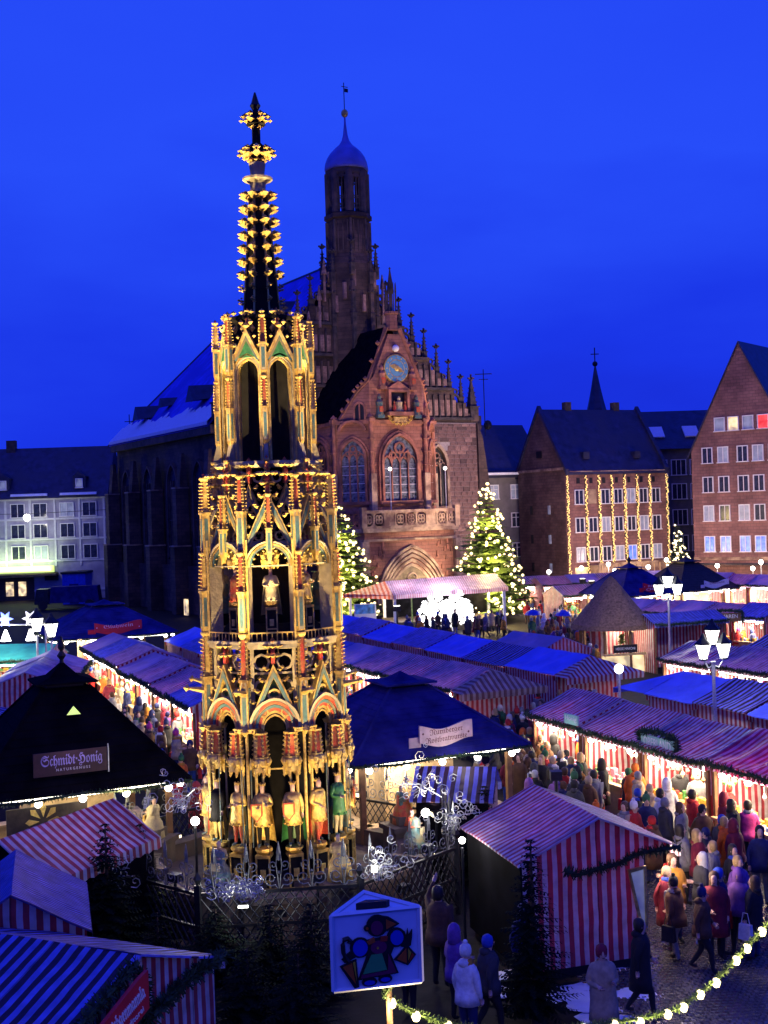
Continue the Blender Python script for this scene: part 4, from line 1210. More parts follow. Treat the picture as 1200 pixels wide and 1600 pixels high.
def make_body(pose, bulk=1.0, name='body'):
    """standing adult 1.72 m, facing -y. slots: skin, coat, trousers, shoes"""
    P = pose
    sp = P.get('lean', 0.)
    J = [((0, 0, .93), (.17 * bulk, .125 * bulk)), ((0, -.01 - sp * .3, 1.15), (.165 * bulk, .125 * bulk)), ((0, -sp * .7, 1.36), (.19 * bulk, .125 * bulk)),
         ((0, -sp - .0, 1.475), (.075, .07)), ((0, -sp - .012, 1.545), (.056, .06)), ((0, -sp - .02, 1.60), (.072, .088)), ((0, -sp - .015, 1.68), (.074, .088)), ((0, -sp, 1.735), (.045, .055))]
    E_ = [(0, 1), (1, 2), (2, 3), (3, 4), (4, 5), (5, 6), (6, 7)]
    hands = []
    for s_, key in ((-1, 'L'), (1, 'R')):
        sh, el, ha = P[key]
        b0 = len(J)
        J += [((s_ * .17, -sp * .8, 1.40), (.078 * bulk, .078 * bulk)), (el, (.058 * bulk, .058 * bulk)), (ha, (.038, .038))]
        E_ += [(2, b0), (b0, b0 + 1), (b0 + 1, b0 + 2)]
        hands.append((ha, Vector(ha) - Vector(el), s_))
    for s_, key in ((-1, 'l'), (1, 'r')):
        kn, an = P[key]
        b0 = len(J)
        kn = Vector(kn); an = Vector(an)
        J += [((s_ * .09, 0, .84), (.105 * bulk, .11 * bulk)), (tuple(kn), (.068, .072)), (tuple(kn.lerp(an, .35)), (.062, .066)), (tuple(an), (.042, .046)), (tuple(an + Vector((s_ * .02, -.15, -.035))), (.042, .03))]
        E_ += [(0, b0), (b0, b0 + 1), (b0 + 1, b0 + 2), (b0 + 2, b0 + 3), (b0 + 3, b0 + 4)]
    me = skin_mesh(J, E_, name)
    # hands joined to the same mesh
    hb = MB()
    for ha, d, s_ in hands: hand_geo(hb, ha, d, s_, 0)
    while len(me.materials): me.materials.pop()
    bm = bmesh.new(); bm.from_mesh(me)
    base = len(bm.verts)
    vs = [bm.verts.new(v) for v in hb.v]
    for f in hb.f:
        try: bm.faces.new([vs[i] for i in f])
        except ValueError: pass
    bm.faces.ensure_lookup_table()
    hps = [Vector(h[0]) for h in hands]
    for f in bm.faces:
        c = f.calc_center_median()
        if c.z > 1.50 and abs(c.x) < .12 or min((c - h).length for h in hps) < .035:
            f.material_index = 0
        elif c.z > .86 or abs(c.x) > .24 and c.z > .7: f.material_index = 1
        elif c.z > .12: f.material_index = 2
        else: f.material_index = 3
        f.smooth = True
    # hand faces are the appended ones
    n0 = len(me.polygons)
    for i, f in enumerate(bm.faces):
        if i >= n0: f.material_index = 0
    bm.to_mesh(me); bm.free()
    for k in range(4): me.materials.append(M['cream'])
    return me

POSES = [
    dict(L=(0, (-.25, .02, 1.14), (-.25, -.06, .90)), R=(0, (.25, .02, 1.14), (.25, -.05, .90)), l=((-.10, -.02, .48), (-.10, 0, .09)), r=((.10, -.02, .48), (.11, 0, .09))),
    dict(L=(0, (-.24, .03, 1.15), (-.12, -.22, 1.14)), R=(0, (.24, .03, 1.15), (.13, -.22, 1.20)), l=((-.10, -.02, .48), (-.11, 0, .09)), r=((.10, -.02, .48), (.11, .02, .09))),
    dict(L=(0, (-.23, .10, 1.15), (-.22, .08, .90)), R=(0, (.24, -.08, 1.16), (.22, -.24, .98)), l=((-.09, -.17, .50), (-.09, -.20, .09)), r=((.09, .02, .47), (.10, .26, .13)), lean=.03),
    dict(L=(0, (-.24, .02, 1.14), (-.24, -.05, .90)), R=(0, (.27, -.10, 1.50), (.20, -.22, 1.78)), l=((-.10, -.02, .48), (-.11, 0, .09)), r=((.10, -.02, .48), (.11, .02, .09))),
    dict(L=(0, (-.25, -.02, 1.15), (-.08, -.20, 1.05)), R=(0, (.25, .03, 1.14), (.24, -.04, .90)), l=((-.10, -.12, .49), (-.10, -.10, .09)), r=((.10, .0, .48), (.12, .10, .10)), lean=.05),
]
BODIES = [make_body(p, bulk) for p, bulk in zip(POSES, (1.12, 1.18, 1.12, 1.15, 1.2))]

def coat_mesh(long_, bulk, hood=False, lean=0.):
    z0 = .52 if long_ else .80
    b = MB()
    prof = [(z0, .25, .20), (z0 + .18, .235, .185), (1.0, .215, .165), (1.16, .205, .16), (1.32, .225, .165), (1.42, .20, .14), (1.485, .115, .10), (1.52, .085, .082)]
    n = 18; vs = []
    rr = random.Random(int(bulk * 100) + long_)
    fo_ = [rr.uniform(-1, 1) for _ in range(n)]
    for i, (z, rx, ry) in enumerate(prof):
        for k in range(n):
            a = 2 * PI * k / n
            wv = 1 + (.05 * math.cos(3 * a + 1) if i < 2 else 0) + .035 * fo_[(k + i // 2) % n] * (1 if i < 6 else .2) + rr.uniform(-.02, .02)
            vs.append((rx * bulk * wv * math.cos(a), ry * bulk * wv * math.sin(a) - lean * max(0, (z - .9) / .55), z))
    fs = [(i * n + k, i * n + (k + 1) % n, (i + 1) * n + (k + 1) % n, (i + 1) * n + k) for i in range(len(prof) - 1) for k in range(n)]
    fs.append(tuple(reversed(range(n))))
    b.add(vs, fs)
    if hood: b.ball(0, .07 - lean, 1.50, .11, sz=.7)
    return b.mesh('coat', [M['cream']], True)
COATS = {}
for pi in range(5):
    ln = POSES[pi].get('lean', 0)
    for long_ in (0, 1):
        COATS[(pi, long_)] = coat_mesh(long_, 1.0 + .03 * pi, pi % 2 == 0, ln)

def head_meshes():
    H = {}
    b = MB(); prof = [(.088, 1.575), (.103, 1.63), (.104, 1.69), (.088, 1.745), (.045, 1.78), (.01, 1.79)]
    b.M = Matrix.Translation((0, .012, 0)); b.lathe(prof, 10); H['hat'] = b.mesh('knitted_hat', [M['cream']], True)
    b = MB(); b.M = Matrix.Translation((0, .012, 0)); b.lathe([(x, z + .035) for x, z in prof], 10); b.ball(0, 0, 1.84, .045); H['pompom'] = b.mesh('pompom_hat', [M['cream']], True)
    b = MB(); b.M = Matrix.Translation((0, .03, 0)); b.lathe([(.07, 1.54), (.098, 1.60), (.105, 1.68), (.09, 1.745), (.05, 1.78), (.01, 1.785)], 10); H['hair'] = b.mesh('short_hair', [M['cream']], True)
    b = MB(); b.M = Matrix.Translation((0, .045, 0)); b.lathe([(.10, 1.36), (.11, 1.46), (.10, 1.58), (.105, 1.68), (.09, 1.745), (.05, 1.785), (.01, 1.79)], 10); H['long_hair'] = b.mesh('long_hair', [M['cream']], True)
    b = MB(); b.M = Matrix.Translation((0, .03, 0)); b.lathe([(.12, 1.46), (.128, 1.56), (.125, 1.68), (.10, 1.76), (.05, 1.81), (.01, 1.82)], 10); H['hood'] = b.mesh('hood', [M['cream']], True)
    f = MB()
    for s_ in (-1, 1):
        f.oct(s_ * .03, -.108, 1.648, .011, 0, .008)
    f.box(0, -.112, 1.578, .042, .012, .008, 0)
    f.oct(0, -.118, 1.62, .015, 1, .026)
    for s_ in (-1, 1): f.oct(s_ * .082, -.01, 1.635, .014, 1, .028)
    H['face'] = f
    return H
HEADS = head_meshes()
skinm = mat('skin', (.62, .38, .29), .55, var=.06)
ink = mat('dark_eye', (.03, .02, .02), .4, var=.1)
FACE = HEADS['face'].mesh('face', [ink, skinm])
BAG = MB(); BAG.box(0, 0, 0, .12, .30, .32, tx=.85); BAG.tube([(0, -.1, .32), (0, -.05, .55), (0, .05, .55), (0, .1, .32)], .012, 4)
BAG = BAG.mesh('bag', [M['cream']])
SC_ = MB(); SC_.lathe([(.085, 1.44), (.125, 1.46), (.13, 1.50), (.11, 1.54), (.08, 1.55)], 10); SC_.box(.06, -.155, 1.12, .09, .03, .36); SC_.box(-.02, -.15, 1.2, .08, .03, .28)
SCARF = SC_.mesh('scarf', [M['cream']], True)
CLOTH = {}
for nme, c in dict(black=(.012, .012, .016), navy=(.012, .02, .10), charcoal=(.04, .04, .048), brown=(.10, .045, .02), beige=(.42, .31, .20), white=(.72, .70, .68), red=(.50, .02, .02), orange=(.62, .12, .01),
                   ochre=(.50, .22, .02), pink=(.65, .05, .25), violet=(.16, .06, .30), green=(.03, .13, .05), teal=(.02, .15, .18), grey=(.20, .20, .22), blue=(.02, .06, .42), maroon=(.18, .01, .03)).items():
    CLOTH[nme] = mat(nme + '_cloth', c, .85, var=.25, scale=9, bump=.2)
HAIR = {'dark': mat('dark_hair', (.02, .014, .01), .6, var=.3), 'blond': mat('blond_hair', (.42, .28, .11), .6, var=.3), 'brown': mat('brown_hair', (.09, .045, .02), .6, var=.3), 'grey': mat('grey_hair', (.4, .4, .42), .6, var=.3)}

USED = set()
def person(p, yaw, coat, trousers='navy', head=('hair', 'dark'), pose=0, long_=0, bag=None, where='', scale=1., group='people strolling through the Christmas market', pre=None):
    words = {'hat': '%s knitted hat', 'pompom': '%s bobble hat', 'hair': 'short %s hair', 'long_hair': 'long %s hair', 'hood': '%s hood up'}
    lab = pre or ('person in %s%s %s, %s' % ('long ' if long_ else '', coat, 'coat' if long_ else 'jacket', words[head[0]] % head[1]))
    if not pre:
        if trousers not in ('black', 'navy'): lab += ', %s trousers' % trousers
        if bag: lab += ', %s bag' % bag
    lab = (lab + ', ' + where) if where else lab
    t = thing('person', lab, 'person', p, yaw, group)
    t.scale = (scale,) * 3
    o = obj('body', BODIES[pose], t)
    for k, m_ in enumerate((skinm, CLOTH[coat], CLOTH[trousers], CLOTH['black'])):
        o.material_slots[k].link = 'OBJECT'; o.material_slots[k].material = m_
    o = obj('coat', COATS[(pose, long_)], t); o.material_slots[0].link = 'OBJECT'; o.material_slots[0].material = CLOTH[coat]
    ln = POSES[pose].get('lean', 0)
    o = obj({'hat': 'knitted_hat', 'pompom': 'bobble_hat', 'hair': 'hair', 'long_hair': 'hair', 'hood': 'hood'}[head[0]], HEADS[head[0]], t, (0, -ln, 0))
    o.material_slots[0].link = 'OBJECT'; o.material_slots[0].material = HAIR[head[1]] if 'hair' in head[0] else CLOTH[head[1]]
    obj('face', FACE, t, (0, -ln, 0))
    if (hash(lab) if False else sum(map(ord, lab))) % 5 < 2:
        o = obj('scarf', SCARF, t, (0, -ln * .9, 0)); o.material_slots[0].link = 'OBJECT'; o.material_slots[0].material = CLOTH[('red', 'grey', 'white', 'green', 'ochre', 'black', 'blue')[sum(map(ord, lab)) % 7]]
    if bag:
        o = obj('bag', BAG, t, (.30, -.02, .52)); o.material_slots[0].link = 'OBJECT'; o.material_slots[0].material = CLOTH[bag]
    return t

def crowd(n, zone, where, rs, coats, far=False, yaw=None, pose=None):
    """n people over a list of spots given by zone(); every description is used once"""
    rr = random.Random(rs); made = []
    tries = 0
    while len(made) < n and tries < n * 60:
        tries += 1
        p = zone(rr)
        if p is None or any((p - q).length < .48 for q in made): continue
        coat = rr.choice(coats); long_ = int(rr.random() < .35)
        hk = rr.choice(('hat', 'pompom', 'hair', 'long_hair', 'hood', 'hair', 'hat'))
        hc = rr.choice(tuple(HAIR)) if 'hair' in hk else rr.choice(('black', 'white', 'red', 'grey', 'blue', 'navy', 'pink', 'green', 'beige', 'brown', 'orange'))
        if hk == 'hood': hc = coat
        tr = rr.choice(('black', 'navy', 'navy', 'black', 'grey', 'brown', 'blue'))
        bag = rr.choice((None, None, None, 'brown', 'white', 'red', 'black'))
        key = (coat, long_, hk, hc, tr if tr not in ('black', 'navy') else '-', bag, where)
        if key in USED: continue
        USED.add(key)
        made.append(p)
        person(p, rr.uniform(-PI, PI) if yaw is None else yaw + rr.gauss(0, .5), coat, tr, (hk, hc), rr.choice((0, 1, 2, 4, 2, 0)) if pose is None else pose, long_, bag, where, rr.uniform(.93, 1.05))
    return made

# ================================================================== FOUNTAIN
FX, FY = -2.75, 29.0
fo = thing('gothic_fountain', 'tall gilded gothic fountain spire in tiers with painted statues, lit from below', 'fountain', (FX, FY, 0), R(5))
FM = [M['gold'], M['red'], M['teal'], M['cream'], M['core'], M['green']]
GO, RE, TE, CR, CO, GN = range(6)
def rot8(me, name, r, z, off=0., parent=fo, n=8):
    """eight copies about the axis; mesh made facing -y at the origin"""
    res = []
    for k in range(n):
        a = off + k * 2 * PI / n
        res.append(obj(name, me, parent, (r * math.sin(a), -r * math.cos(a), z), a))
    return res
CORNER = PI / 8
# stepped base, basin and a central core put in to darken the inside
b = MB(); b.lathe([(4.0, 0), (4.0, .18), (3.7, .18), (3.7, .36), (3.4, .36), (3.4, .95), (3.55, .97), (3.55, 1.1), (3.1, 1.1), (3.1, .7), (1.9, .7), (1.9, 1.0), (.6, 1.0)], 8, 0, rot=CORNER)
b.build('basin', M['stone_shade'], fo)
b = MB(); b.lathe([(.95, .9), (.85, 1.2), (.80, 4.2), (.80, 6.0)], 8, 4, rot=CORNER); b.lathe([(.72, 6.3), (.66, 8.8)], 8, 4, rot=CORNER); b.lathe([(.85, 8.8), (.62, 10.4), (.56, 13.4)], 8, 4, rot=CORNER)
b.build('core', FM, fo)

def pinnacle_mesh(h, w_, shaft=.45, beads=7, bracket=True, fin=True):
    """square shaft with teal panels in gold edging, red crocketed turret with gilt beads, gilt crown"""
    b = MB(); hs = h * shaft
    if bracket:
        b.box(0, 0, -w_ * 1.6, w_ * .35, w_ * .35, w_ * 1.6, GO, tx=3.0)
    b.box(0, 0, 0, w_, w_, hs, CR)
    for s_ in (-1, 1):
        b.box(s_ * w_ * .44, 0, .001, w_ * .16, w_ * 1.06, hs, GO)
    b.box(0, -w_ * .50, hs * .08, w_ * .52, w_ * .06, hs * .80, TE)
    b.prism([(-w_ * .3, hs * .88), (w_ * .3, hs * .88), (0, hs * 1.02)], -w_ * .56, -w_ * .5, GO)
    for s_ in (-1, 1):
        b.box(s_ * w_ * .53, 0, hs * .08, w_ * .04, w_ * .5, hs * .80, TE)
    b.box(0, 0, hs, w_ * 1.35, w_ * 1.35, h * .03, GO)
    ht = h * (1 - shaft) * .86
    z0 = hs + h * .03
    b.box(0, 0, z0, w_ * .74, w_ * .74, ht, RE, tx=.62)
    for s_ in (-1, 1): b.box(s_ * w_ * .33, 0, z0, w_ * .10, w_ * .8, ht, GO, tx=.7)
    for k in range(beads):
        t = (k + .5) / beads; ww = w_ * (.46 - .15 * t) + .012
        z = z0 + ht * t
        r_ = w_ * .23
        for sx in (-1, 1):
            for sy in (-1, 1):
                b.oct(sx * ww, sy * ww, z, r_, GO, r_ * .62)
    zt = z0 + ht
    b.box(0, 0, zt, w_ * .5, w_ * .5, h * .035, GO, tx=2.0)
    b.box(0, 0, zt + h * .035, w_ * 1.0, w_ * 1.0, h * .02, GO)
    if fin:
        b.oct(0, 0, zt + h * .085, w_ * .22, RE, h * .035)
    return b.mesh('pinnacle', FM)

def panel_gable(wd, zs, za, th=.09, teal=True, crock=5, k=.16):
    """steep gable (wimperg): two raking bars with teal faces, crockets, trefoil and finial. facing -y"""
    b = MB()
    a = wd / 2
    O = [(-a, zs), (0, za), (a, zs)]
    I = [(-a + k * .9, zs), (0, za - k * 2.6), (a - k * .9, zs)]
    b.ring(O, I, -th, th * .4, GO)
    O2 = [(-a + .04, zs), (0, za - .10), (a - .04, zs)]; I2 = [(-a + .115, zs), (0, za - .29), (a - .115, zs)]
    b.ring(O2, I2, -th - .015, -th - .002, TE if teal else GN)
    for s_ in (-1, 1):
        for i in range(crock):
            t = (i + .6) / (crock + .3)
            x = s_ * (a * (1 - t) + .07); z = zs + (za - zs) * t + .06
            b.oct(x, -.02, z, .075, GO, .06); b.oct(x + s_ * .06, -.05, z + .05, .045, GO)
    # tracery within
    for cx_, cz_, r_ in ((0, zs + (za - zs) * .46, a * .27), (-a * .42, zs + (za - zs) * .16, a * .2), (a * .42, zs + (za - zs) * .16, a * .2)):
        P = [(cx_ + r_ * math.cos(q * PI / 4), cz_ + r_ * math.sin(q * PI / 4)) for q in range(8)]
        Q = [(cx_ + r_ * .68 * math.cos(q * PI / 4), cz_ + r_ * .68 * math.sin(q * PI / 4)) for q in range(8)]
        b.ring(P, Q, -.05, .02, GO, closed=True)
        for q in range(3):
            an = q * 2 * PI / 3 + PI / 2; b.oct(cx_ + r_ * .5 * math.cos(an), -.03, cz_ + r_ * .5 * math.sin(an), r_ * .2, GO)
    # finial
    b.box(0, 0, za, .09, .09, .16, RE); 
    for q in range(8):
        an = q * PI / 4
        b.oct(.13 * math.cos(an), .13 * math.sin(an), za + .2, .07, GO, .05)
    b.box(0, 0, za + .18, .1, .1, .2, RE)
    for q in range(8):
        an = q * PI / 4
        b.oct(.17 * math.cos(an), .17 * math.sin(an), za + .42, .085, GO, .06)
    b.oct(0, 0, za + .52, .07, RE, .09)
    return b.mesh('gable', FM)

# ---------------- tier 1: pillars, statues, arches
R1 = 1.56
b = MB()
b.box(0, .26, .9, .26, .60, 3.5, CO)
for x in (-.18, 0, .18):
    b.cyl(x, -.08 - (.05 if x == 0 else 0), .75, 4.35, .036, n=6, mi=GO)
b.cyl(-.22, .2, .75, 4.35, .03, n=5, mi=CR); b.cyl(.22, .2, .75, 4.35, .03, n=5, mi=CR)
b.box(0, .05, .7, .5, .5, .2, CR); b.box(0, .0, 4.33, .48, .46, .10, GO, tx=1.15)
b.oct(0, -.24, 4.37, .12, GO); b.oct(-.2, -.2, 4.37, .08, GO); b.oct(.2, -.2, 4.37, .08, GO)
rot8(b.mesh('pillar', FM), 'pillar', R1, 0, CORNER)
# pedestals, canopies and statues, two to a pillar
b = MB()
b.box(0, 0, .75, .28, .28, .78, CO); b.box(0, 0, 1.53, .34, .34, .07, GO)
for s_ in (-1, 1):
    b.box(s_ * .15, -.15, .3, .035, .035, 1.25, GO)
b.box(0, -.15, 1.1, .12, .05, .18, GO); b.box(0, 0, 1.0, .32, .32, .04, GO); b.lathe([(.12, 1.60), (.20, 1.68), (.20, 1.74)], 8, GO)
pedm = b.mesh('pedestal', FM)
b = MB()
for k in range(6):
    a = k * PI / 3
    b.lathe([(.035, 0), (.05, .12), (.06, .22)], 4, GO, .19 * math.cos(a), .19 * math.sin(a))
    b.prism([(-.11, .12), (.11, .12), (0, .42)], -.24, -.21, GO) if k == 0 else None
    b.oct(.2 * math.cos(a), .2 * math.sin(a), .02, .045, GO, .07)
b.lathe([(.16, .1), (.25, .3), (.25, .42), (.2, .46)], 6, GO)
for k in range(6):
    a = k * PI / 3 + .52
    b.oct(.24 * math.cos(a), .24 * math.sin(a), .36, .06, GO, .12)
b.lathe([(.175, .46), (.15, .8), (.13, 1.12)], 6, RE)
for k in range(6): b.tube([(.18 * math.cos(k * PI / 3), .18 * math.sin(k * PI / 3), .46), (.135 * math.cos(k * PI / 3), .135 * math.sin(k * PI / 3), 1.12)], .022, 4, GO)
for q in range(5):
    for k in range(6):
        a = k * PI / 3; rr_ = .21 - .012 * q
        b.oct(rr_ * math.cos(a), rr_ * math.sin(a), .56 + q * .115, .05, GO, .042)
b.lathe([(.215, .47), (.215, .50)], 6, GO); b.lathe([(.19, 1.08), (.2, 1.13)], 6, GO)
canm = b.mesh('canopy', FM)
b = MB(); b.tube([(0, 0, 0), (0, 0, 2.15)], .016, 5, TE); b.lathe([(.03, 2.1), (.045, 2.2), (.005, 2.42)], 4, GO); spear = b.mesh('spear', FM)
b = MB(); b.lathe([(.085, 0), (.09, .05)], 8, GO)
for k in range(6): b.oct(.085 * math.cos(k * PI / 3), .085 * math.sin(k * PI / 3), .06, .022, GO, .03)
crown = b.mesh('crown', FM)
b = MB(); b.prism([(-.16, .0), (-.16, .30), (.16, .30), (.16, .0), (0, -.20)], -.02, .02, RE); b.prism([(-.12, .0), (-.12, .26), (.12, .26), (.12, .0), (0, -.14)], -.03, -.02, GO); shield = b.mesh('shield', FM)
def cape_mesh():
    b = MB(); n = 9; vs = []
    for i, (z, rx, ry) in enumerate([(.15, .34, .26), (.6, .30, .22), (1.1, .24, .18), (1.42, .19, .12)]):
        for k in range(n):
            a = -.25 + (PI + .5) * k / (n - 1)
            wv = 1 + .08 * math.cos(k * 2.4)
            vs.append((rx * wv * math.cos(a), ry * wv * math.sin(a), z))
    b.add(vs, [(i * n + k, i * n + k + 1, (i + 1) * n + k + 1, (i + 1) * n + k) for i in range(3) for k in range(n - 1)])
    return b.mesh('cape', [M['cream']], True)
CAPE = cape_mesh()
TUN = MB(); TUN.lathe([(.24, .62), (.22, .8), (.19, 1.0), (.205, 1.2), (.2, 1.38), (.10, 1.46)], 10)
for k in range(8): TUN.oct(.235 * math.cos(k * PI / 4), .235 * math.sin(k * PI / 4), .64, .05)
TUNIC = TUN.mesh('tunic', [M['cream']], True)
statskin = mat('painted_face', (.55, .35, .24), .5, var=.1)
def statue(loc, rz, tun, capec, hose, pose, sp, sc=.86, hat=True, parent=fo, shl=False):
    o = obj('statue', BODIES[pose], parent, loc, rz); o.scale = (sc,) * 3
    for k, m_ in enumerate((statskin, M[tun], M[hose], M['teal'])):
        o.material_slots[k].link = 'OBJECT'; o.material_slots[k].material = m_
    c = obj('cape', CAPE, o); c.material_slots[0].link = 'OBJECT'; c.material_slots[0].material = M[capec]
    c = obj('tunic', TUNIC, o); c.material_slots[0].link = 'OBJECT'; c.material_slots[0].material = M[tun]
    if hat: obj('crown', crown, o, (0, 0, 1.685))
    if sp: obj('spear', spear, o, (sp * .27, -.12, .05))
    if shl: obj('shield', shield, o, (-.14, -.24, .95))
    return o
kinds = [('gold', 'green', 'core'), ('gold', 'red', 'red'), ('green', 'teal', 'cream'), ('gold', 'gold', 'teal'), ('gold', 'red', 'cream'), ('core', 'gold', 'gold'), ('gold', 'teal', 'red'), ('gold', 'gold', 'core')]
for k in range(8):
    a0 = CORNER + k * PI / 4
    for q, s_ in enumerate((-1, 1)):
        a = a0 + s_ * R(10.5); r_ = R1 + .08
        x, y = r_ * math.sin(a), -r_ * math.cos(a)
        obj('pedestal', pedm, fo, (x, y, 0), a)
        obj('canopy', canm, fo, (x, y, 3.36), a).scale = (.86, .86, .86)
        kd = kinds[(2 * k + q) % 8]
        statue((x, y, 1.73), a + s_ * .12, kd[0], kd[1], kd[2], (0, 1, 4, 1)[(k + 2 * q) % 4], s_ * (-1 if (k % 2) else 1) if (k + q) % 3 else 0, .83, shl=(k + q) % 2 == 0)
# arches over the openings
fw = 2 * R1 * math.sin(PI / 8)
b = MB()
for i, (w_, mi) in enumerate(((fw * .98, CR), (fw * .86, RE), (fw * .74, TE), (fw * .63, RE), (fw * .54, GO))):
    b.ring(arch(w_, .05, w_ * .56, 7, 0), arch(w_ - fw * .10, .05, (w_ - fw * .10) * .56, 7, 0), -.12 + .03 * i, .12, mi)
b.ring(arch(fw * .46, .02, fw * .30, 4, -.05), arch(fw * .42, .02, fw * .26, 4, -.05), 0, .04, GO)
ra = R1 * math.cos(PI / 8) + .02
tb_ = MB(); tb_.box(0, .02, -.95, fw * .56, .03, .03, GO); rot8(tb_.mesh('tie_bar', FM), 'tie_bar', ra, 4.4)
rot8(b.mesh('arch', FM), 'arch', ra + .07, 4.4)
rot8(panel_gable(fw * .98, 4.55, 5.85, k=.12), 'gable', ra + .06, 0)
# green spandrels behind the gables
b = MB(); b.prism([(-fw * .3, 4.85), (fw * .3, 4.85), (0, 5.5)], -.01, .03, GN)
rot8(b.mesh('spandrel', FM), 'spandrel', ra - .06, 0)
# tracery screens between the corner pinnacles, then ledge
b = MB()
b.box(0, 0, 6.18, fw * 1.06, .22, .12, CR); b.box(0, -.05, 6.30, fw * 1.09, .3, .06, CR)
for s_ in (-1, 1): b.box(s_ * fw * .40, 0, 4.75, .09, .12, 1.45, CR)
b.box(0, .02, 5.6, fw * .8, .05, .05, CR)
for sx in (-.22, .22):
    for z in (5.88, 5.3):
        P = [(sx * fw + .20 * math.cos(q * PI / 4), z + .2 * math.sin(q * PI / 4)) for q in range(8)]; Q = [(sx * fw + (x - sx * fw) * .72, z + (zz - z) * .72) for x, zz in P]
        b.ring(P, Q, -.03, .04, CR, closed=True)
rot8(b.mesh('tracery_screen', FM), 'tracery_screen', ra - .10, 0)
rot8(pinnacle_mesh(2.1, .18, .50, 10, False), 'pinnacle', R1 + .12, 4.42, CORNER)
# water spouts and small gilt heads
b = MB(); b.lathe([(.05, 0), (.09, .05), (.03, .5)], 6, GO); b.oct(0, 0, .5, .09, GO)
spt = b.mesh('spout', FM)
for k in range(0, 8, 1):
    a = CORNER + k * PI / 4
    o = obj('spout', spt, fo, ((R1 + .12) * math.sin(a), -(R1 + .12) * math.cos(a), 5.2)); o.rotation_euler = (PI / 2 - .2, 0, a)
# ---------------- tier 2: open gallery with big figures
R2 = 1.50
b = MB(); b.lathe([(1.66, 6.2), (1.66, 6.34), (.4, 6.34)], 8, CR, rot=CORNER); b.lathe([(1.55, 6.34), (1.1, 6.7)], 8, CO, rot=CORNER); b.build('gallery_floor', FM, fo)
b = MB()
b.box(0, .08, 0, .13, .34, 2.45, CR); b.cyl(-.09, -.1, 0, 2.35, .03, n=5, mi=GO); b.cyl(.09, -.1, 0, 2.35, .03, n=5, mi=GO)
rot8(b.mesh('pier', FM), 'pier', R2, 6.32, CORNER)
rot8(pinnacle_mesh(1.75, .15, .48, 9), 'pinnacle', R2 + .18, 6.62, CORNER)
f2 = 2 * R2 * math.sin(PI / 8)
b = MB()
for i, (w_, mi) in enumerate(((f2 * .98, CR), (f2 * .88, GO), (f2 * .80, TE))):
    b.ring(arch(w_, .02, w_ * .50, 7, 0), arch(w_ - .08, .02, (w_ - .08) * .50, 7, 0), -.08 + .02 * i, .08, mi)
for q in range(9):
    a = PI * (q + .5) / 9
    b.oct(f2 * .36 * math.cos(a), 0, f2 * .33 * math.sin(a), .035, GO)
b.box(0, 0, .0, f2, .03, .03, CR)
ra2 = R2 * math.cos(PI / 8)
rot8(b.mesh('arch', FM), 'arch', ra2, 8.05)
big = [('cream', 'cream', 'red', 1), ('gold', 'green', 'green', 1), ('cream', 'teal', 'gold', 4), ('red', 'gold', 'gold', 0)]
for k in range(8):
    a = k * PI / 4; r_ = 1.12
    x, y = r_ * math.sin(a), -r_ * math.cos(a)
    obj('pedestal', pedm, fo, (x, y, 5.75), a).scale = (.8, .8, .85)
    c = obj('canopy', canm, fo, (x, y, 8.02), a); c.scale = (.85, .85, .8)
    kd = big[(k + 0) % 4]
    statue((x, y, 6.83), a, kd[0], kd[1], kd[2], kd[3], 0, .68, hat=(k % 2 == 0))
# little balustrade of the gallery
b = MB()
for q in range(9): b.cyl(-f2 * .4 + f2 * .1 * q, 0, 0, .2, .012, n=4, mi=GO)
b.box(0, 0, .2, f2 * .9, .03, .03, GO)
rot8(b.mesh('rail', FM), 'rail', ra2 + .12, 6.34)
# ---------------- tier 3: gables and pinnacles
rot8(pinnacle_mesh(1.65, .17, .50, 9), 'pinnacle', R2 + .10, 8.45, CORNER)
rot8(pinnacle_mesh(1.35, .13, .40, 8), 'pinnacle', ra2 + .10, 8.35, 0)
rot8(panel_gable(f2 * .98, 8.55, 9.75, crock=5), 'gable', ra2 - .12, 0)
b = MB(); b.lathe([(1.42, 8.5), (1.42, 8.62), (.5, 8.62)], 8, CR, rot=CORNER)
b.build('cornice', FM, fo)
R3 = 1.16
b = MB(); f3 = 2 * R3 * math.sin(PI / 8)
b.box(0, .05, 0, .12, .2, 1.75, CR)
rot8(b.mesh('pier', FM), 'pier', R3, 8.6, 0)
rot8(pinnacle_mesh(1.55, .14, .42, 9), 'pinnacle', R3 + .10, 8.95, 0)
rot8(panel_gable(f3 * 1.0, 8.9, 9.95, th=.06, crock=4), 'gable', R3 * math.cos(PI / 8), 0, CORNER)
b = MB(); b.lathe([(1.2, 10.32), (1.27, 10.40), (1.27, 10.47), (.3, 10.47)], 8, CR, rot=0); b.build('ledge', FM, fo)
b = MB()
for sx in (-.22, .22):
    P = [(sx * f3 + .14 * math.cos(q * PI / 4), 10.1 + .14 * math.sin(q * PI / 4)) for q in range(8)]; Q = [(sx * f3 + (x - sx * f3) * .7, 10.1 + (zz - 10.1) * .7) for x, zz in P]
    b.ring(P, Q, -.03, .03, CR, closed=True)
rot8(b.mesh('tracery_screen', FM), 'tracery_screen', R3 * math.cos(PI / 8) - .06, 0, CORNER)
# flying struts from outer to inner corner
b = MB(); b.tube([(0, 0, 0), (0, .18, .35), (0, .36, .5)], .05, 5, CR); b.oct(0, 0, .1, .08, GO)
rot8(b.mesh('flying_strut', FM), 'flying_strut', R2 + .02, 9.0, CORNER)
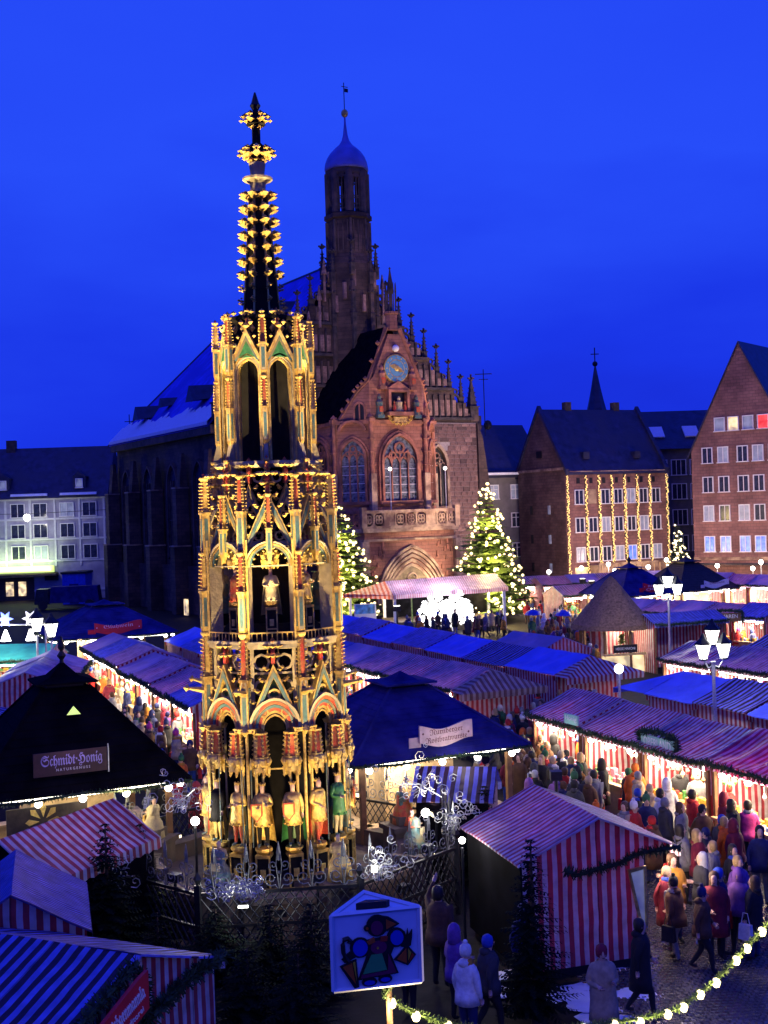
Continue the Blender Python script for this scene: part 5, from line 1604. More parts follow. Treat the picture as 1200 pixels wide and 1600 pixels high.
# ---------------- tier 4: slender open lantern
R4 = 1.0
f4 = 2 * R4 * math.sin(PI / 8)
b = MB()
b.box(0, .05, 0, .10, .24, 2.75, CR); b.cyl(-.075, -.06, 0, 2.5, .025, n=5, mi=GO); b.cyl(.075, -.06, 0, 2.5, .025, n=5, mi=GO)
b.add([(-.05, -.28, 0), (.05, -.28, 0), (.05, -.02, 0), (-.05, -.02, 0), (-.05, -.08, .8), (.05, -.08, .8), (.05, -.02, .8), (-.05, -.02, .8)], [(0, 3, 2, 1), (4, 5, 6, 7), (0, 1, 5, 4), (1, 2, 6, 5), (2, 3, 7, 6), (3, 0, 4, 7)], CR)
rot8(b.mesh('pier', FM), 'pier', R4, 10.47, 0)
rot8(pinnacle_mesh(1.45, .12, .50, 9), 'pinnacle', R4 + .14, 10.95, 0)
rot8(pinnacle_mesh(1.25, .14, .48, 8), 'pinnacle', R4 + .12, 12.55, 0)
b = MB(); ra4 = R4 * math.cos(PI / 8)
for i, (w_, mi) in enumerate(((f4 * .98, GO), (f4 * .86, CR), (f4 * .74, GO))):
    b.ring(arch(w_, 2.0, w_ * .62, 5, 0), arch(w_ - .07, 2.0, (w_ - .07) * .62, 5, 0), -.07 + .02 * i, .06, mi)
rot8(b.mesh('lancet', FM), 'lancet', ra4, 10.5, CORNER)
b = MB()
b.prism([(-f4 * .34, 12.87), (f4 * .34, 12.87), (0, 13.3)], -.05, 0, GN); b.ring([(-f4 * .5, 12.8), (0, 13.55), (f4 * .5, 12.8)], [(-f4 * .40, 12.8), (0, 13.38), (f4 * .40, 12.8)], -.08, .03, GO); b.ring([(-f4 * .40, 12.8), (0, 13.38), (f4 * .40, 12.8)], [(-f4 * .32, 12.8), (0, 13.26), (f4 * .32, 12.8)], -.07, .03, TE)
b.oct(0, -.05, 13.6, .09, GO); b.oct(-.12, -.05, 13.68, .07, GO); b.oct(.12, -.05, 13.68, .07, GO)
for s_ in (-1, 1):
    for q in range(3): b.oct(s_ * (f4 * .5 - q * .1 + .02), -.05, 12.95 + q * .2, .05, GO)
rot8(b.mesh('gable', FM), 'gable', ra4 + .02, 0, CORNER)
b = MB(); b.lathe([(.98, 13.15), (.98, 13.3), (.86, 13.35), (.86, 13.75), (.93, 13.8), (.93, 13.88), (.3, 13.9)], 8, CO, rot=CORNER)
b.build('crown_base', FM, fo)
b = MB()
for q in range(24):
    a = q * PI / 12
    b.oct(.93 * math.cos(a), .93 * math.sin(a), 13.93, .075, GO, .06); b.oct(.9 * math.cos(a), .9 * math.sin(a), 13.55, .07, GO, .1)
b.build('crown_ornament', FM, fo, kind='stuff')
rot8(pinnacle_mesh(.95, .11, .2, 6, False), 'pinnacle', .88, 13.05, CORNER)
# ---------------- spire
b = MB(); b.lathe([(.46, 13.9), (.40, 14.6), (.20, 16.9)], 8, CO, rot=CORNER); b.build('spire', FM, fo)
b = MB()
for k in range(8):
    a = CORNER + k * PI / 4
    b.tube([(.47 * math.cos(a), .47 * math.sin(a), 13.9), (.21 * math.cos(a), .21 * math.sin(a), 16.9)], .022, 4, GO)
b.build('spire_rib', FM, fo, kind='stuff')
for i in range(9):
    z = 14.25 + i * .315; r_ = .43 - (z - 13.9) * .073
    b = MB(); g_ = .13 + .008 * min(i, 5) if i > 1 else .08
    for k in range(8):
        a = CORNER + k * PI / 4
        for (dr, dz, s_) in ((.03, 0, .6), (.10, .04, .75), (.17, .06, .6), (.10, .11, .45)):
            b.oct((r_ + dr) * math.cos(a), (r_ + dr) * math.sin(a), z + dz, g_ * s_, GO, g_ * s_ * .7)
    b.build('crocket_ring', FM, fo, kind='stuff')
b = MB()
b.lathe([(.2, 16.9), (.18, 17.0), (.19, 17.12), (.36, 17.2), (.36, 17.25), (.16, 17.28), (.17, 17.4), (.2, 17.6), (.12, 17.65)], 12, CR)
b.lathe([(.16, 17.28), (.17, 17.75), (.2, 18.0), (.1, 18.1), (.1, 18.5), (.24, 18.52), (.1, 18.56), (.11, 18.8), (.05, 18.85)], 8, CO)
b.build('finial_shaft', FM, fo)
for (z, r_, g_, n_) in ((17.8, .27, .14, 8), (18.62, .2, .12, 6)):
    b = MB()
    for k in range(n_):
        a = k * 2 * PI / n_
        for (dr, dz, s_) in ((-.1, -.14, .6), (0, 0, .9), (.09, .1, .7), (.03, .16, .5), (.14, .0, .5)):
            b.oct((r_ + dr) * math.cos(a), (r_ + dr) * math.sin(a), z + dz, g_ * s_, GO, g_ * s_ * .8)
    b.build('finial_crown', FM, fo, kind='stuff')
b = MB(); b.lathe([(.08, 18.7), (.06, 18.85), (.13, 18.98), (.09, 19.06), (.02, 19.3)], 8, 0); b.build('finial_tip', M['iron'], fo)

# ring of seated figures on the basin rim
ringk = [('gold', 'gold', 'cream'), ('red', 'teal', 'cream'), ('teal', 'red', 'gold'), ('cream', 'gold', 'red'), ('gold', 'red', 'teal'), ('cream', 'cream', 'gold'), ('red', 'gold', 'teal'), ('gold', 'teal', 'cream')]
for k in range(8):
    a = CORNER + k * PI / 4
    x, y = 3.3 * math.sin(a), -3.3 * math.cos(a)
    b = MB(); b.box(0, 0, 0, .7, .7, 1.25); b.box(0, 0, 1.25, .85, .85, .12); b.box(0, 0, 1.37, .5, .4, .22)
    b.build('rim_pedestal', M['stone_shade'], fo, loc=(x, y, 0), rz=a)
    kd = ringk[k]
    o = obj('statue', BODIES[1], fo, (x, y, 1.25), a); o.scale = (.7, .7, .62)
    for q, m_ in enumerate((statskin, M[kd[0]], M[kd[1]], M['teal'])):
        o.material_slots[q].link = 'OBJECT'; o.material_slots[q].material = m_
    b = MB(); b.lathe([(.42, .12), (.38, .5), (.34, .8), (.22, 1.0), (.22, 1.35), (.1, 1.46)], 10, 0, 0, -.08); b.oct(0, -.3, .62, .18)
    c = b.build('robe', M[kd[1]], o, smooth=True)
    b = MB(); b.box(.0, -.36, .82, .34, .08, .26, tx=.9); b.build('book', M[kd[2]], o)

# ---------------- iron fence round the fountain
fe = thing('fountain_fence', 'high black wrought iron lattice fence with silvery scrollwork round the fountain', 'fence', (FX, FY, 0), R(5))
RF = 4.35; ff = 2 * RF * math.sin(PI / 8); rf = RF * math.cos(PI / 8)
def spiral(cx, cz, r0, turns, s_=1, n=14, a0=0.):
    return [(cx + s_ * r0 * (1 - t / n * .85) * math.cos(a0 + turns * 2 * PI * t / n), 0, cz + r0 * (1 - t / n * .85) * math.sin(a0 + turns * 2 * PI * t / n)) for t in range(n + 1)]
lat = MB()
for z in (.12, .8, 1.48): lat.box(0, 0, z, ff, .06, .06)
latm = lat.mesh('rail', [M['iron']])
lb = MB()
n = 16
for i in range(-5, n):
    for s_ in (-1, 1):
        x0 = -ff / 2 + ff * i / n; x1 = x0 + ff * 5 / n
        pts = []
        for q in range(6):
            t = q / 5; x = x0 + (x1 - x0) * t
            if -ff / 2 <= x <= ff / 2: pts.append((s_ * x, s_ * .01, .12 + 1.36 * t))
        if len(pts) > 1: lb.tube(pts, .016, 4)
lbm = lb.mesh('lattice', [M['iron']])
sc = MB()
for q in range(5):
    cx = -ff / 2 + ff * (q + .5) / 5
    for s_ in (-1, 1):
        sc.tube([(cx + s_ * .02, 0, 2.0)] + spiral(cx + s_ * .17, 2.22, .15, 1.4, s_, 14, -2.2), .014, 4)
        sc.tube(spiral(cx + s_ * .12, 2.5, .11, 1.3, s_, 12, -1.8), .012, 4)
        sc.tube([(cx, 0, 2.0), (cx + s_ * .06, 0, 2.5), (cx + s_ * .02, 0, 2.85)], .011, 4)
    sc.lathe([(.02, 2.6), (.05, 2.75), (.008, 2.98)], 4, 0, cx)
    for z in (2.35, 2.62): sc.oct(cx, 0, z, .04)
scm = sc.mesh('scrollwork', [M['fence_scroll']])
po = MB(); po.box(0, 0, 0, .12, .12, 1.7); po.oct(0, 0, 1.82, .1, 0, .16)
pom = po.mesh('post', [M['iron']])
for k in range(8):
    a = k * PI / 4
    x, y = rf * math.sin(a), -rf * math.cos(a)
    for nm, me in (('rail', latm), ('lattice', lbm), ('scrollwork', scm)):
        o = obj(nm, me, fe, (x, y, -.48 if nm == 'scrollwork' else 0), a)
        if nm != 'rail': o['kind'] = 'stuff'
    a += PI / 8
    obj('post', pom, fe, (RF * math.sin(a), -RF * math.cos(a), 0), a)

# ---------------- floodlights of the fountain, standing on the fence
ft = Vector((FX, FY, 0))
def fspot(ang, r_, z, e_, tz, cone, nm, col=(1, .70, .31)):
    p = Vector((FX + r_ * math.sin(ang), FY - r_ * math.cos(ang), 0))
    t = thing('fountain_floodlight', nm, 'floodlight', p, ang)
    b = MB(); b.cyl(0, 0, 0, z, .03, n=6); b.box(0, 0, z, .26, .2, .16); b.build('lamp_housing', M['iron'], t)
    b = MB(); b.box(0, .105, z + .03, .2, .01, .10); b.build('lamp_lens', M['lens'], t)
    ca, sa = math.cos(-ang), math.sin(-ang)
    d = Vector((FX, FY, tz)) - Vector((p.x, p.y, z + .25))
    dl = Vector((d.x * ca - d.y * sa, d.x * sa + d.y * ca, d.z))
    src = Vector((0, 0, z + .25))
    lamp('SPOT', 'flood_beam', src, e_, col, t, .12, src + dl, cone, .6)
names = ['front', 'right front', 'right', 'right rear', 'rear', 'left rear', 'left', 'left front']
where_f = ['towards the market sign', 'towards the striped hut', 'facing the brewery pavilion', 'behind near the grill', 'behind the spire', 'behind near the honey stall', 'facing the black pavilion', 'beside the striped roofs']
for k in range(8):
    a = k * PI / 4 + R(5)
    fr = math.cos(a)
    fspot(a, 3.8, .9, 520 + 110 * fr, 3.8, 50, 'low floodlight inside the fountain fence, %s, aimed at the lower statues' % where_f[k])
    fspot(a + .2, 3.95, 1.6, 2700 + 500 * fr, 9.6, 42, 'floodlight on the fountain fence, %s, aimed at the middle tiers' % where_f[k])
    if k % 2 == 0:
        fspot(a - .2, 4.0, 1.6, 26000, 16.4, 26, 'floodlight on the fountain fence, %s, aimed at the crocketed spire' % where_f[k], (1, .72, .36))
for (x, y, e_, nm) in ((-9.6, 24.5, 24000, 'added spotlight hidden behind the pink striped roof aimed at the fountain spire'), (3.7, 27.6, 20000, 'added spotlight hidden behind the striped hut roof aimed at the fountain spire'), (-10.5, 38.5, 16000, 'added spotlight hidden behind the black pavilion aimed at the fountain spire')):
    t = thing('added_spotlight', nm, 'floodlight', (x, y, 0))  # unseen masts put in to light the spire from farther off
    b = MB(); b.cyl(0, 0, 0, 3.0, .04, n=6); b.box(0, 0, 3.0, .26, .26, .2); b.build('mast', M['iron'], t)
    lamp('SPOT', 'flood_beam', (0, 0, 3.3), e_, (1, .72, .34), t, .15, Vector((FX - x, FY - y, 15.2)), 26, .8)
# the two bright white lamps seen beside the fountain
for (px, py, nm, e_) in ((305, 1283, 'dazzling white lamp on a stand left of the fountain statues', 130), (665, 1270, 'dazzling white lamp on a stand between fountain and brewery pavilion', 130), (722, 1313, 'small slanting white lamp near the corner of the striped hut roof', 60)):
    p = onz(px, py, 2.35)
    t = thing('work_lamp', nm, 'lamp', (p.x, p.y, 0))
    b = MB(); b.cyl(0, 0, 0, 2.2, .03, n=6); b.build('stand', M['iron'], t)
    b = MB(); b.ball(0, 0, 2.35, (.10 if e_ > 100 else .07), 0, 12, 8); b.build('lamp_globe', M['bulb_w'], t, smooth=True)
    lamp('POINT', 'lamp_light', (0, 0, 2.35), e_, (1, .93, .8), t, .16)
# ================================================================== STALLS
def fir_branch_geo(b, pts, r, dens, rr, mi=0):
    """needle sprays round a path"""
    pts = [Vector(p) for p in pts]
    for i in range(len(pts) - 1):
        a, c = pts[i], pts[i + 1]
        L_ = (c - a).length; n = max(1, int(L_ * dens * 2.2))
        d = (c - a).normalized() if L_ > 0 else Vector((1, 0, 0))
        for k in range(n):
            p = a.lerp(c, (k + rr.random()) / n)
            v = Vector((rr.gauss(0, 1), rr.gauss(0, 1), rr.gauss(0, 1)))
            v = (v - d * v.dot(d) * .5)
            if v.length < .1: continue
            v.normalize(); v *= r * rr.uniform(.7, 1.25)
            s_ = v.cross(Vector((rr.gauss(0, 1), rr.gauss(0, 1), rr.gauss(0, 1))))
            if s_.length < 1e-4: continue
            s_.normalize(); s_ *= r * .15
            b.add([p - s_, p + s_, p + v + s_ * .4, p + v - s_ * .4], [(0, 1, 2, 3)], mi)

def garland_mesh(pts, r=.11, dens=60, seed=1, bulbs=0):
    b = MB(); rr = random.Random(seed)
    b.tube(pts, r * .35, 5)
    fir_branch_geo(b, pts, r, dens, rr)
    return b

ZR, ZE, HD = 3.05, 2.4, 1.77
def canvas_roof(Lx, hd, zr, ze, seed, sag=.085):
    """two slopes of canvas with thickness, sagging a little between the rafters"""
    b = MB(); rr = random.Random(seed)
    nx_, ny_ = 9, 4
    for s_ in (-1, 1):
        vs = []
        for i in range(nx_ + 1):
            for j in range(ny_ + 1):
                x = -Lx / 2 + Lx * i / nx_; t = j / ny_
                z = zr + (ze - zr) * t - sag * math.sin(PI * t) * (1 if i % 3 else .2) + rr.uniform(-.014, .014)
                vs.append((x, s_ * hd * t, z))
        n0 = len(vs)
        vs += [(x, y, z - .035) for x, y, z in vs]
        w1 = ny_ + 1; fs = []
        for i in range(nx_):
            for j in range(ny_):
                q = (i * w1 + j, (i + 1) * w1 + j, (i + 1) * w1 + j + 1, i * w1 + j + 1)
                if s_ > 0: fs.append(q); fs.append(tuple(n0 + k for k in reversed(q)))
                else: fs.append(tuple(reversed(q))); fs.append(tuple(n0 + k for k in q))
        for i in range(nx_):
            a = i * w1 + ny_; fs.append((a, a + w1, n0 + a + w1, n0 + a))
        for j in range(ny_):
            fs.append((j, j + 1, n0 + j + 1, n0 + j)); a = nx_ * w1 + j; fs.append((a + 1, a, n0 + a, n0 + a + 1))
        b.add(vs, fs)
        # hanging valance
        if s_ < 0:
            vv = []; k_ = 24
            for i in range(k_ + 1):
                x = -Lx / 2 + Lx * i / k_
                vv += [(x, -hd - .005, ze), (x, -hd - .02, ze - .2 - .04 * (i % 2))]
            b.add(vv, [(2 * i, 2 * i + 1, 2 * i + 3, 2 * i + 2) for i in range(k_)])
    return b
STALL_MESH = {}
def shared(key, fn):
    if key not in STALL_MESH: STALL_MESH[key] = fn()
    return STALL_MESH[key]

def gable_tri(Lx, hd, zr, ze):
    b = MB(); b.M = Matrix.Rotation(0, 4, 'Z')
    b.add([(0, -hd + .06, ze - .02), (0, hd - .06, ze - .02), (0, 0, zr - .05), (.04, -hd + .06, ze - .02), (.04, hd - .06, ze - .02), (.04, 0, zr - .05)], [(0, 2, 1), (3, 4, 5), (0, 1, 4, 3)])
    b.add([(0, -hd + .06, ze - .25), (0, hd - .06, ze - .25), (0, hd - .06, ze), (0, -hd + .06, ze)], [(0, 1, 2, 3)])
    return b.mesh('gable_cloth', [M['canvas_rw_y']])

goods_cols = [mat('goods_' + n_, c, .5, var=.4, scale=14) for n_, c in (('gingerbread', (.45, .2, .06)), ('red', (.6, .04, .04)), ('cream', (.75, .6, .4)), ('gold', (.7, .42, .06)), ('white', (.8, .76, .7)), ('green', (.08, .3, .08)), ('blue', (.08, .15, .5)), ('pink', (.7, .2, .3)))]
def goods_mesh(Lx, hd, seed):
    b = MB(); rr = random.Random(seed)
    c0 = rr.randrange(8)
    def bit(x, y, z, big=1.):
        mi = (c0 + rr.choice((0, 0, 1, 3, 5))) % 8; w_ = rr.uniform(.10, .2) * big; h = rr.uniform(.06, .26) * big
        t = rr.random()
        if t < .45: b.box(x, y, z, w_, w_ * .8, h, mi, rr.uniform(.7, 1))
        elif t < .8: b.cyl(x, y, z, z + h, w_ * .45, w_ * .4, 6, mi)
        else: b.oct(x, y, z + w_ * .5, w_ * .55, mi)
    n = int(Lx / .17)
    for i in range(n):
        x = -Lx / 2 + .25 + (Lx - .5) * i / n
        for y, z in ((-hd + .32, .98), (-hd + .55, 1.04)): bit(x + rr.uniform(-.03, .03), y, z)
        for z in (1.13, 1.48, 1.83): bit(x, hd - .42, z, 1.1)
    # things hung from the eave
    for i in range(int(Lx / .26)):
        x = -Lx / 2 + .3 + (Lx - .6) * i / int(Lx / .26)
        if rr.random() < .6:
            z = rr.uniform(1.75, 2.0); b.oct(x, -hd + .38, z, .07, (c0 + rr.randrange(3)) % 8, .11); b.tube([(x, -hd + .38, z), (x, -hd + .38, 2.3)], .006, 3, 4)
    return b.mesh('merchandise', goods_cols)

def wares_label(l):
    return ' '.join(('wares in ' + l.replace('stall roof', 'stall').replace('roofed ', '').replace(' of the', ' of').replace(' from the', ' from').replace(',', '')).split()[:16])
def stall(loc, rz, Lx, roofm, label, group, seed=0, hd=HD, zr=ZR, ze=ZE, ends=(0, 0), power=170, goods=True, open_=True, sign=None, lit=True, name='market_stall', bulbs=True):
    """booth with its ridge along x and its counter at -y"""
    jr = random.Random(seed * 7 + int(Lx * 10)); rz += R(jr.uniform(-.7, .7)); zs = jr.uniform(.975, 1.03)
    t = thing(name, label, 'market stall', loc, rz, group); t.scale = (1, 1, zs)
    key = (round(Lx, 2), round(hd, 2), round(zr, 2), round(ze, 2))
    me = canvas_roof(Lx, hd, zr, ze, seed).mesh('roof', [M[roofm]])
    obj('roof', me, t)
    def mk(fn): b = MB(); fn(b); return b
    wallm = shared(('w',) + key, lambda: mk(lambda b: b.box(0, hd - .2, 0, Lx - .1, .05, ze - .1)).mesh('back_wall', [M['canvas_rw']]))
    obj('back_wall', wallm, t)
    sm = shared(('s',) + key, lambda: mk(lambda b: b.box(0, .03, 0, .05, 2 * hd - .46, ze - .02)).mesh('side_wall', [M['canvas_rw_y']]))
    for s_ in (-1, 1): obj('side_wall', sm, t, (s_ * (Lx / 2 - .06), 0, 0))
    gm = shared(('g',) + key, lambda: gable_tri(Lx, hd, zr, ze))
    for s_ in (-1, 1): obj('gable_cloth', gm, t, (s_ * (Lx / 2 - .06), 0, 0))
    pm = shared('post%.1f' % ze, lambda: mk(lambda b: b.box(0, 0, 0, .09, .09, ze - .04)).mesh('post', [M['wood']]))
    for s_ in (-1, 1): obj('post', pm, t, (s_ * (Lx / 2 - .12), -hd + .22, 0))
    if open_:
        cm_ = shared(('c',) + key, lambda: mk(lambda b: (b.box(0, -hd + .42, .04, Lx - .3, .5, .86), b.box(0, -hd + .4, .9, Lx - .2, .66, .07))).mesh('counter', [M['wood_pale']]))
        obj('counter', cm_, t)
        sh = shared(('h',) + key, lambda: mk(lambda b: [b.box(0, hd - .42, z, Lx - .3, .3, .04) for z in (1.08, 1.43, 1.78)]).mesh('shelf', [M['wood_pale']]))
        obj('shelf', sh, t)
    gl = shared(('f',) + key + (seed % 3,), lambda: garland_mesh([(-Lx / 2 - .02, -hd - .04, ze - .02)] + [(-Lx / 2 + Lx * q / 6, -hd - .06, ze - .04 - .05 * (q % 2)) for q in range(1, 6)] + [(Lx / 2 + .02, -hd - .04, ze - .02)], .13, 75, seed % 3).mesh('fir_garland', [M['fir']]))
    obj('fir_garland', gl, t)['kind'] = 'stuff'
    if lit and open_:
        tb = shared(('t', round(Lx, 1), round(hd, 1), round(ze, 1)), lambda: mk(lambda b: b.box(0, -hd + .3, ze - .32, Lx - .5, .09, .10)).mesh('tube_lamp', [M['tube']]))
        obj('tube_lamp', tb, t)
        if bulbs:
            bm_ = shared('bulb', lambda: mk(lambda b: b.ball(0, 0, 0, .095, 0, 8, 6)).mesh('bulb', [M['bulb_w']]))
            nb = max(2, int(Lx / .95))
            for q in range(nb): obj('bulb', bm_, t, (-Lx / 2 + Lx * (q + .5) / nb, -hd + .16, ze - .32))
        lamp('POINT', 'stall_light', (jr.uniform(-.5, .5), -hd + .9, ze - .12), power * .28, (1, .72, .52), t, .12)
        lamp('AREA', 'stall_light', (0, -hd + .55, ze - .40), power * 1.4, (1, .80, .52), t, Lx * .8, target=(0, -hd + .62, 0))
    if goods and open_:
        gmm = shared(('goods', round(Lx, 1), round(hd, 1), seed % 5), lambda: goods_mesh(Lx, hd, seed % 5))
        g_ = obj('merchandise', gmm, None, loc, rz)
        tag(g_, wares_label(label), 'wares', None, 'stuff')
    return t

def along(a, b, k): return a.lerp(b, k)
def row_of(a, b, n, mats, labels, group, seed, back=False, **kw):
    """a row of stalls whose ridge runs from a to b"""
    d = b - a; L_ = d.length / n
    rz = math.atan2(d.y, d.x) + (PI if back else 0)
    for k in range(n):
        p = a + d * ((k + .5) / n); p.z = 0
        stall(p, rz, L_ - .04, mats[k % len(mats)], labels(k), group, seed + k, **kw)

def ridge(px, py, z=ZR):
    p = onz(px, py, z); p.z = 0; return p
NTH = ords
# middle block, near row (front faces the lane with the brewery pavilion)
rC0, rC1 = ridge(545, 1000), ridge(767, 1047)
dC = (rC1 - rC0).normalized()
rC0 = rC0 - dC * 12
row_of(rC0, rC1, 8, ['canvas_pale', 'tarp_lilac', 'canvas_pale', 'canvas_skylit', 'tarp_lilac', 'canvas_pale', 'canvas_pink', 'canvas_pale'],
       lambda k: 'lilac roofed stall, %s of the near middle row from its brown awning' % NTH[7 - k], 'stalls of the near middle row', 10)
rF0, rF1 = ridge(577, 967), ridge(921, 1025)
dF = (rF1 - rF0).normalized()
rF0 = rF0 - dF * 9
row_of(rF0, rF1, 8, ['tarp_skylit', 'tarp_skylit', 'canvas_skylit', 'tarp_skylit', 'canvas_skylit', 'tarp_skylit', 'canvas_blue', 'tarp_skylit'],
       lambda k: 'frosted skylit blue stall roof, %s of the rear middle row from its red awning' % NTH[7 - k], 'stalls of the rear middle row', 20, back=True)
# striped hipped end canvas of the rear middle row
b = MB()
q = dF.cross(Vector((0, 0, 1)))
endp = rF1 + dF * .02
h = MB(); h.add([(0, 0, ZR + .02), (1.1, -HD - .1, ZE), (1.1, HD + .1, ZE), (1.1, -HD - .1, ZE - .25), (1.1, HD + .1, ZE - .25), (0, -HD, ZE + .02), (0, HD, ZE + .02)], [(0, 1, 2), (1, 3, 4, 2), (0, 5, 1), (0, 2, 6)])
ho = h.build('hipped_awning', M['canvas_rw_y'], None, loc=endp, rz=math.atan2(dF.y, dF.x)); tag(ho, 'red and white striped awning closing the end of the rear middle stall row', 'awning')
h = MB(); h.add([(0, 0, ZR + .02), (1.0, -HD - .1, ZE), (1.0, HD + .1, ZE), (1.0, -HD - .1, ZE - .25), (1.0, HD + .1, ZE - .25), (0, -HD, ZE + .02), (0, HD, ZE + .02)], [(0, 1, 2), (1, 3, 4, 2), (0, 5, 1), (0, 2, 6)])
ho = h.build('hipped_awning', M['canvas_pale'], None, loc=rC1 + dC * .02, rz=math.atan2(dC.y, dC.x)); ho.data.materials[0] = stripes('brown_striped_canvas', (.22, .08, .05), (.50, .40, .34), .24, 'Y', wash=.1)
tag(ho, 'brown and cream striped awning closing the end of the near middle stall row', 'awning')

# right block: near row and the row behind it
rR0, rR1 = ridge(893, 1077), ridge(1200, 1145)
dR = (rR1 - rR0).normalized()
rR2 = rR1 + dR * 2.6
row_of(rR0, rR2, 4, ['canvas_pink', 'canvas_pink', 'canvas_pink', 'canvas_hot'],
       lambda k: '%s striped stall of the bright right row, %s' % (['violet', 'wide lilac', 'purple', 'magenta'][k], ['at its far open end', 'with the mint sign', 'between mint sign and magenta roof', 'nearest the viewer'][k]), 'stalls of the bright right row', 30, power=170)
rS0 = ridge(1073, 1050); rS1 = rS0 + dR * 8.0
row_of(rS0 - dR * .2, rS1, 3, ['tarp_skylit', 'canvas_blue', 'tarp_skylit'], lambda k: 'deep blue stall behind the bright right row, %s from its free end' % NTH[k], 'stalls behind the bright right row', 40, back=True)
h = MB(); h.add([(0, 0, ZR + .01), (-1.9, -HD, ZE), (-1.9, HD, ZE), (0, -HD, ZE + .01), (0, HD, ZE + .01), (-1.9, -HD, ZE - .2), (-1.9, HD, ZE - .2)], [(0, 2, 1), (0, 1, 3), (0, 4, 2), (1, 2, 6, 5)])
tag(h.build('hipped_awning', M['tarp_skylit'], None, loc=rS0 - dR * .2, rz=math.atan2(dR.y, dR.x)), 'frosted skylit blue sheet sloping off the free end of the stalls behind the bright right row', 'awning')
# farther right block
rD0 = ridge(1078, 1000); rD1 = rD0 + dR * 10.5
row_of(rD0, rD1, 3, ['canvas_pink', 'canvas_pale', 'canvas_pink'], lambda k: 'pink striped stall of the far right block, %s from its corner' % NTH[k], 'stalls of the far right block', 50, power=150)
rD2 = rD0 + QD * 5.2 - dR * .6; rD3 = rD2 + dR * 9
row_of(rD2, rD3, 3, ['canvas_blue', 'canvas_skylit', 'canvas_blue'], lambda k: 'blue striped stall backing the far right block, %s from its corner' % NTH[k], 'rear stalls of the far right block', 55, back=True)
# distant right rows under the lilac roofs
rE0 = ridge(1000, 932); rE1 = ridge(1210, 948)
rE0 = onz(985, 932, ZR); rE1 = onz(1225, 946, ZR); rE0.z = rE1.z = 0
row_of(rE0, rE1, 5, ['tarp_lilac', 'canvas_pale', 'tarp_lilac', 'canvas_pale', 'canvas_skylit'], lambda k: 'distant stall with lilac roof behind the round thatched hut, %s from the hut' % NTH[k], 'distant lilac roofed stalls', 60, power=600)
rG0 = onz(1040, 908, ZR); rG1 = onz(1225, 912, ZR); rG0.z = rG1.z = 0
row_of(rG0, rG1, 5, ['tarp_lilac', 'canvas_pale'], lambda k: 'far stall glowing white before the pink gable house, %s from the sandstone hall' % NTH[k], 'far stalls before the gable house', 65, power=3500, zr=3.75, ze=3.1)
# stalls before the sandstone hall
for k in range(4):
    p = onz(855 + k * 46, 937, 0); p.y = 108 + k * .6; p.x = (262 + k * 46) / 1900 * p.y
    stall(p, R(14), 3.6, ['canvas_rw', 'tarp_lilac'][k % 2], 'small stall at the foot of the sandstone hall, %s from the fir tree' % NTH[k], 'small stalls before the sandstone hall', 70 + k, power=1300)
for k in range(2):
    p = onz(832 + k * 0, 952 + k * 14, 0)
    stall(p + Vector((k * 2.2, -k * 7, 0)), R(20), 3.2, 'canvas_rw', ('small lit stall between the fir tree and the hall', 'single pale stall in the far crowd')[k], None, 76 + k, power=200)
# left block
rL0, rL1 = ridge(176, 989), ridge(306, 1045)
dL = (rL1 - rL0).normalized()
row_of(rL0, rL1 + dL * 6, 7, ['tarp_lilac', 'canvas_skylit', 'canvas_pale', 'tarp_lilac', 'canvas_pale', 'canvas_pink', 'canvas_skylit'], lambda k: 'lilac roofed stall of the left row, %s from the red bannered pavilion' % NTH[k], 'stalls of the left row', 80, power=150)
rL2 = rL0 + QD * 4.6; rL3 = rL1 + QD * 4.6
row_of(rL2, rL3, 5, ['tarp_skylit', 'canvas_skylit'], lambda k: 'blue roofed stall backing the left row, %s from its far end' % NTH[k], 'stalls backing the left row', 88, back=True, power=60)
# stall with striped valance at far left
p0 = ridge(82, 1013); dM = Vector((.15, -.99, 0)).normalized()
row_of(p0, p0 + dM * 9.5, 3, ['tarp_lilac', 'canvas_pale', 'tarp_lilac'], lambda k: 'violet roofed stall with red striped valance left of the crowd, %s from the lantern' % NTH[k], 'violet stalls left of the crowd', 95, back=True, power=120)
p1 = onz(5, 1118, 2.6); p1.z = 0
stall(p1 + Vector((-.9, 0, 0)), ROWROT + PI, 3.0, 'canvas_blue', 'small blue striped stall roof cut by the picture edge behind the black pavilion', None, 99, power=40)
# teal tarpaulin stall at the far left
p2 = Vector((-19.6, 63, 0))
stall(p2, R(-4), 5.0, 'tarp_teal', 'teal roofed stall at the left edge with hanging lamps and toys', None, 101, power=420)
t = thing('lamp_row', 'row of three conical lamps with coloured stars above the teal stall', 'lamp row', p2 + Vector((0, -1.9, 0)))
b = MB(); b.tube([(-2.6, 0, 4.3), (2.4, 0, 4.1)], .04); b.tube([(2.4, 0, 0), (2.4, 0, 4.3)], .05); b.tube([(-2.6, 0, 0), (-2.6, 0, 4.4)], .05); b.build('frame', M['silver'], t)
for k in range(4):
    b = MB(); b.lathe([(.05, .3), (.26, -.25), (.2, -.25)], 10); b.build('lamp_cone', M['bulb_w'], t, loc=(-2.1 + k * 1.25, 0, 3.6))
    b = MB()
    P = []
    for q in range(12):
        r_ = .42 if q % 2 == 0 else .2; P.append((r_ * math.cos(q * PI / 6), r_ * math.sin(q * PI / 6)))
    b.prism(P, -.05, .05); b.build('lit_star', glow('lit_star_%s' % ('yellow', 'red', 'blue', 'white')[k], ((1, .9, .1), (1, .2, .3), (.2, .3, 1), (.9, .9, 1))[k], 1.3), t, loc=(-2.1 + k * 1.25, 0, 4.45))
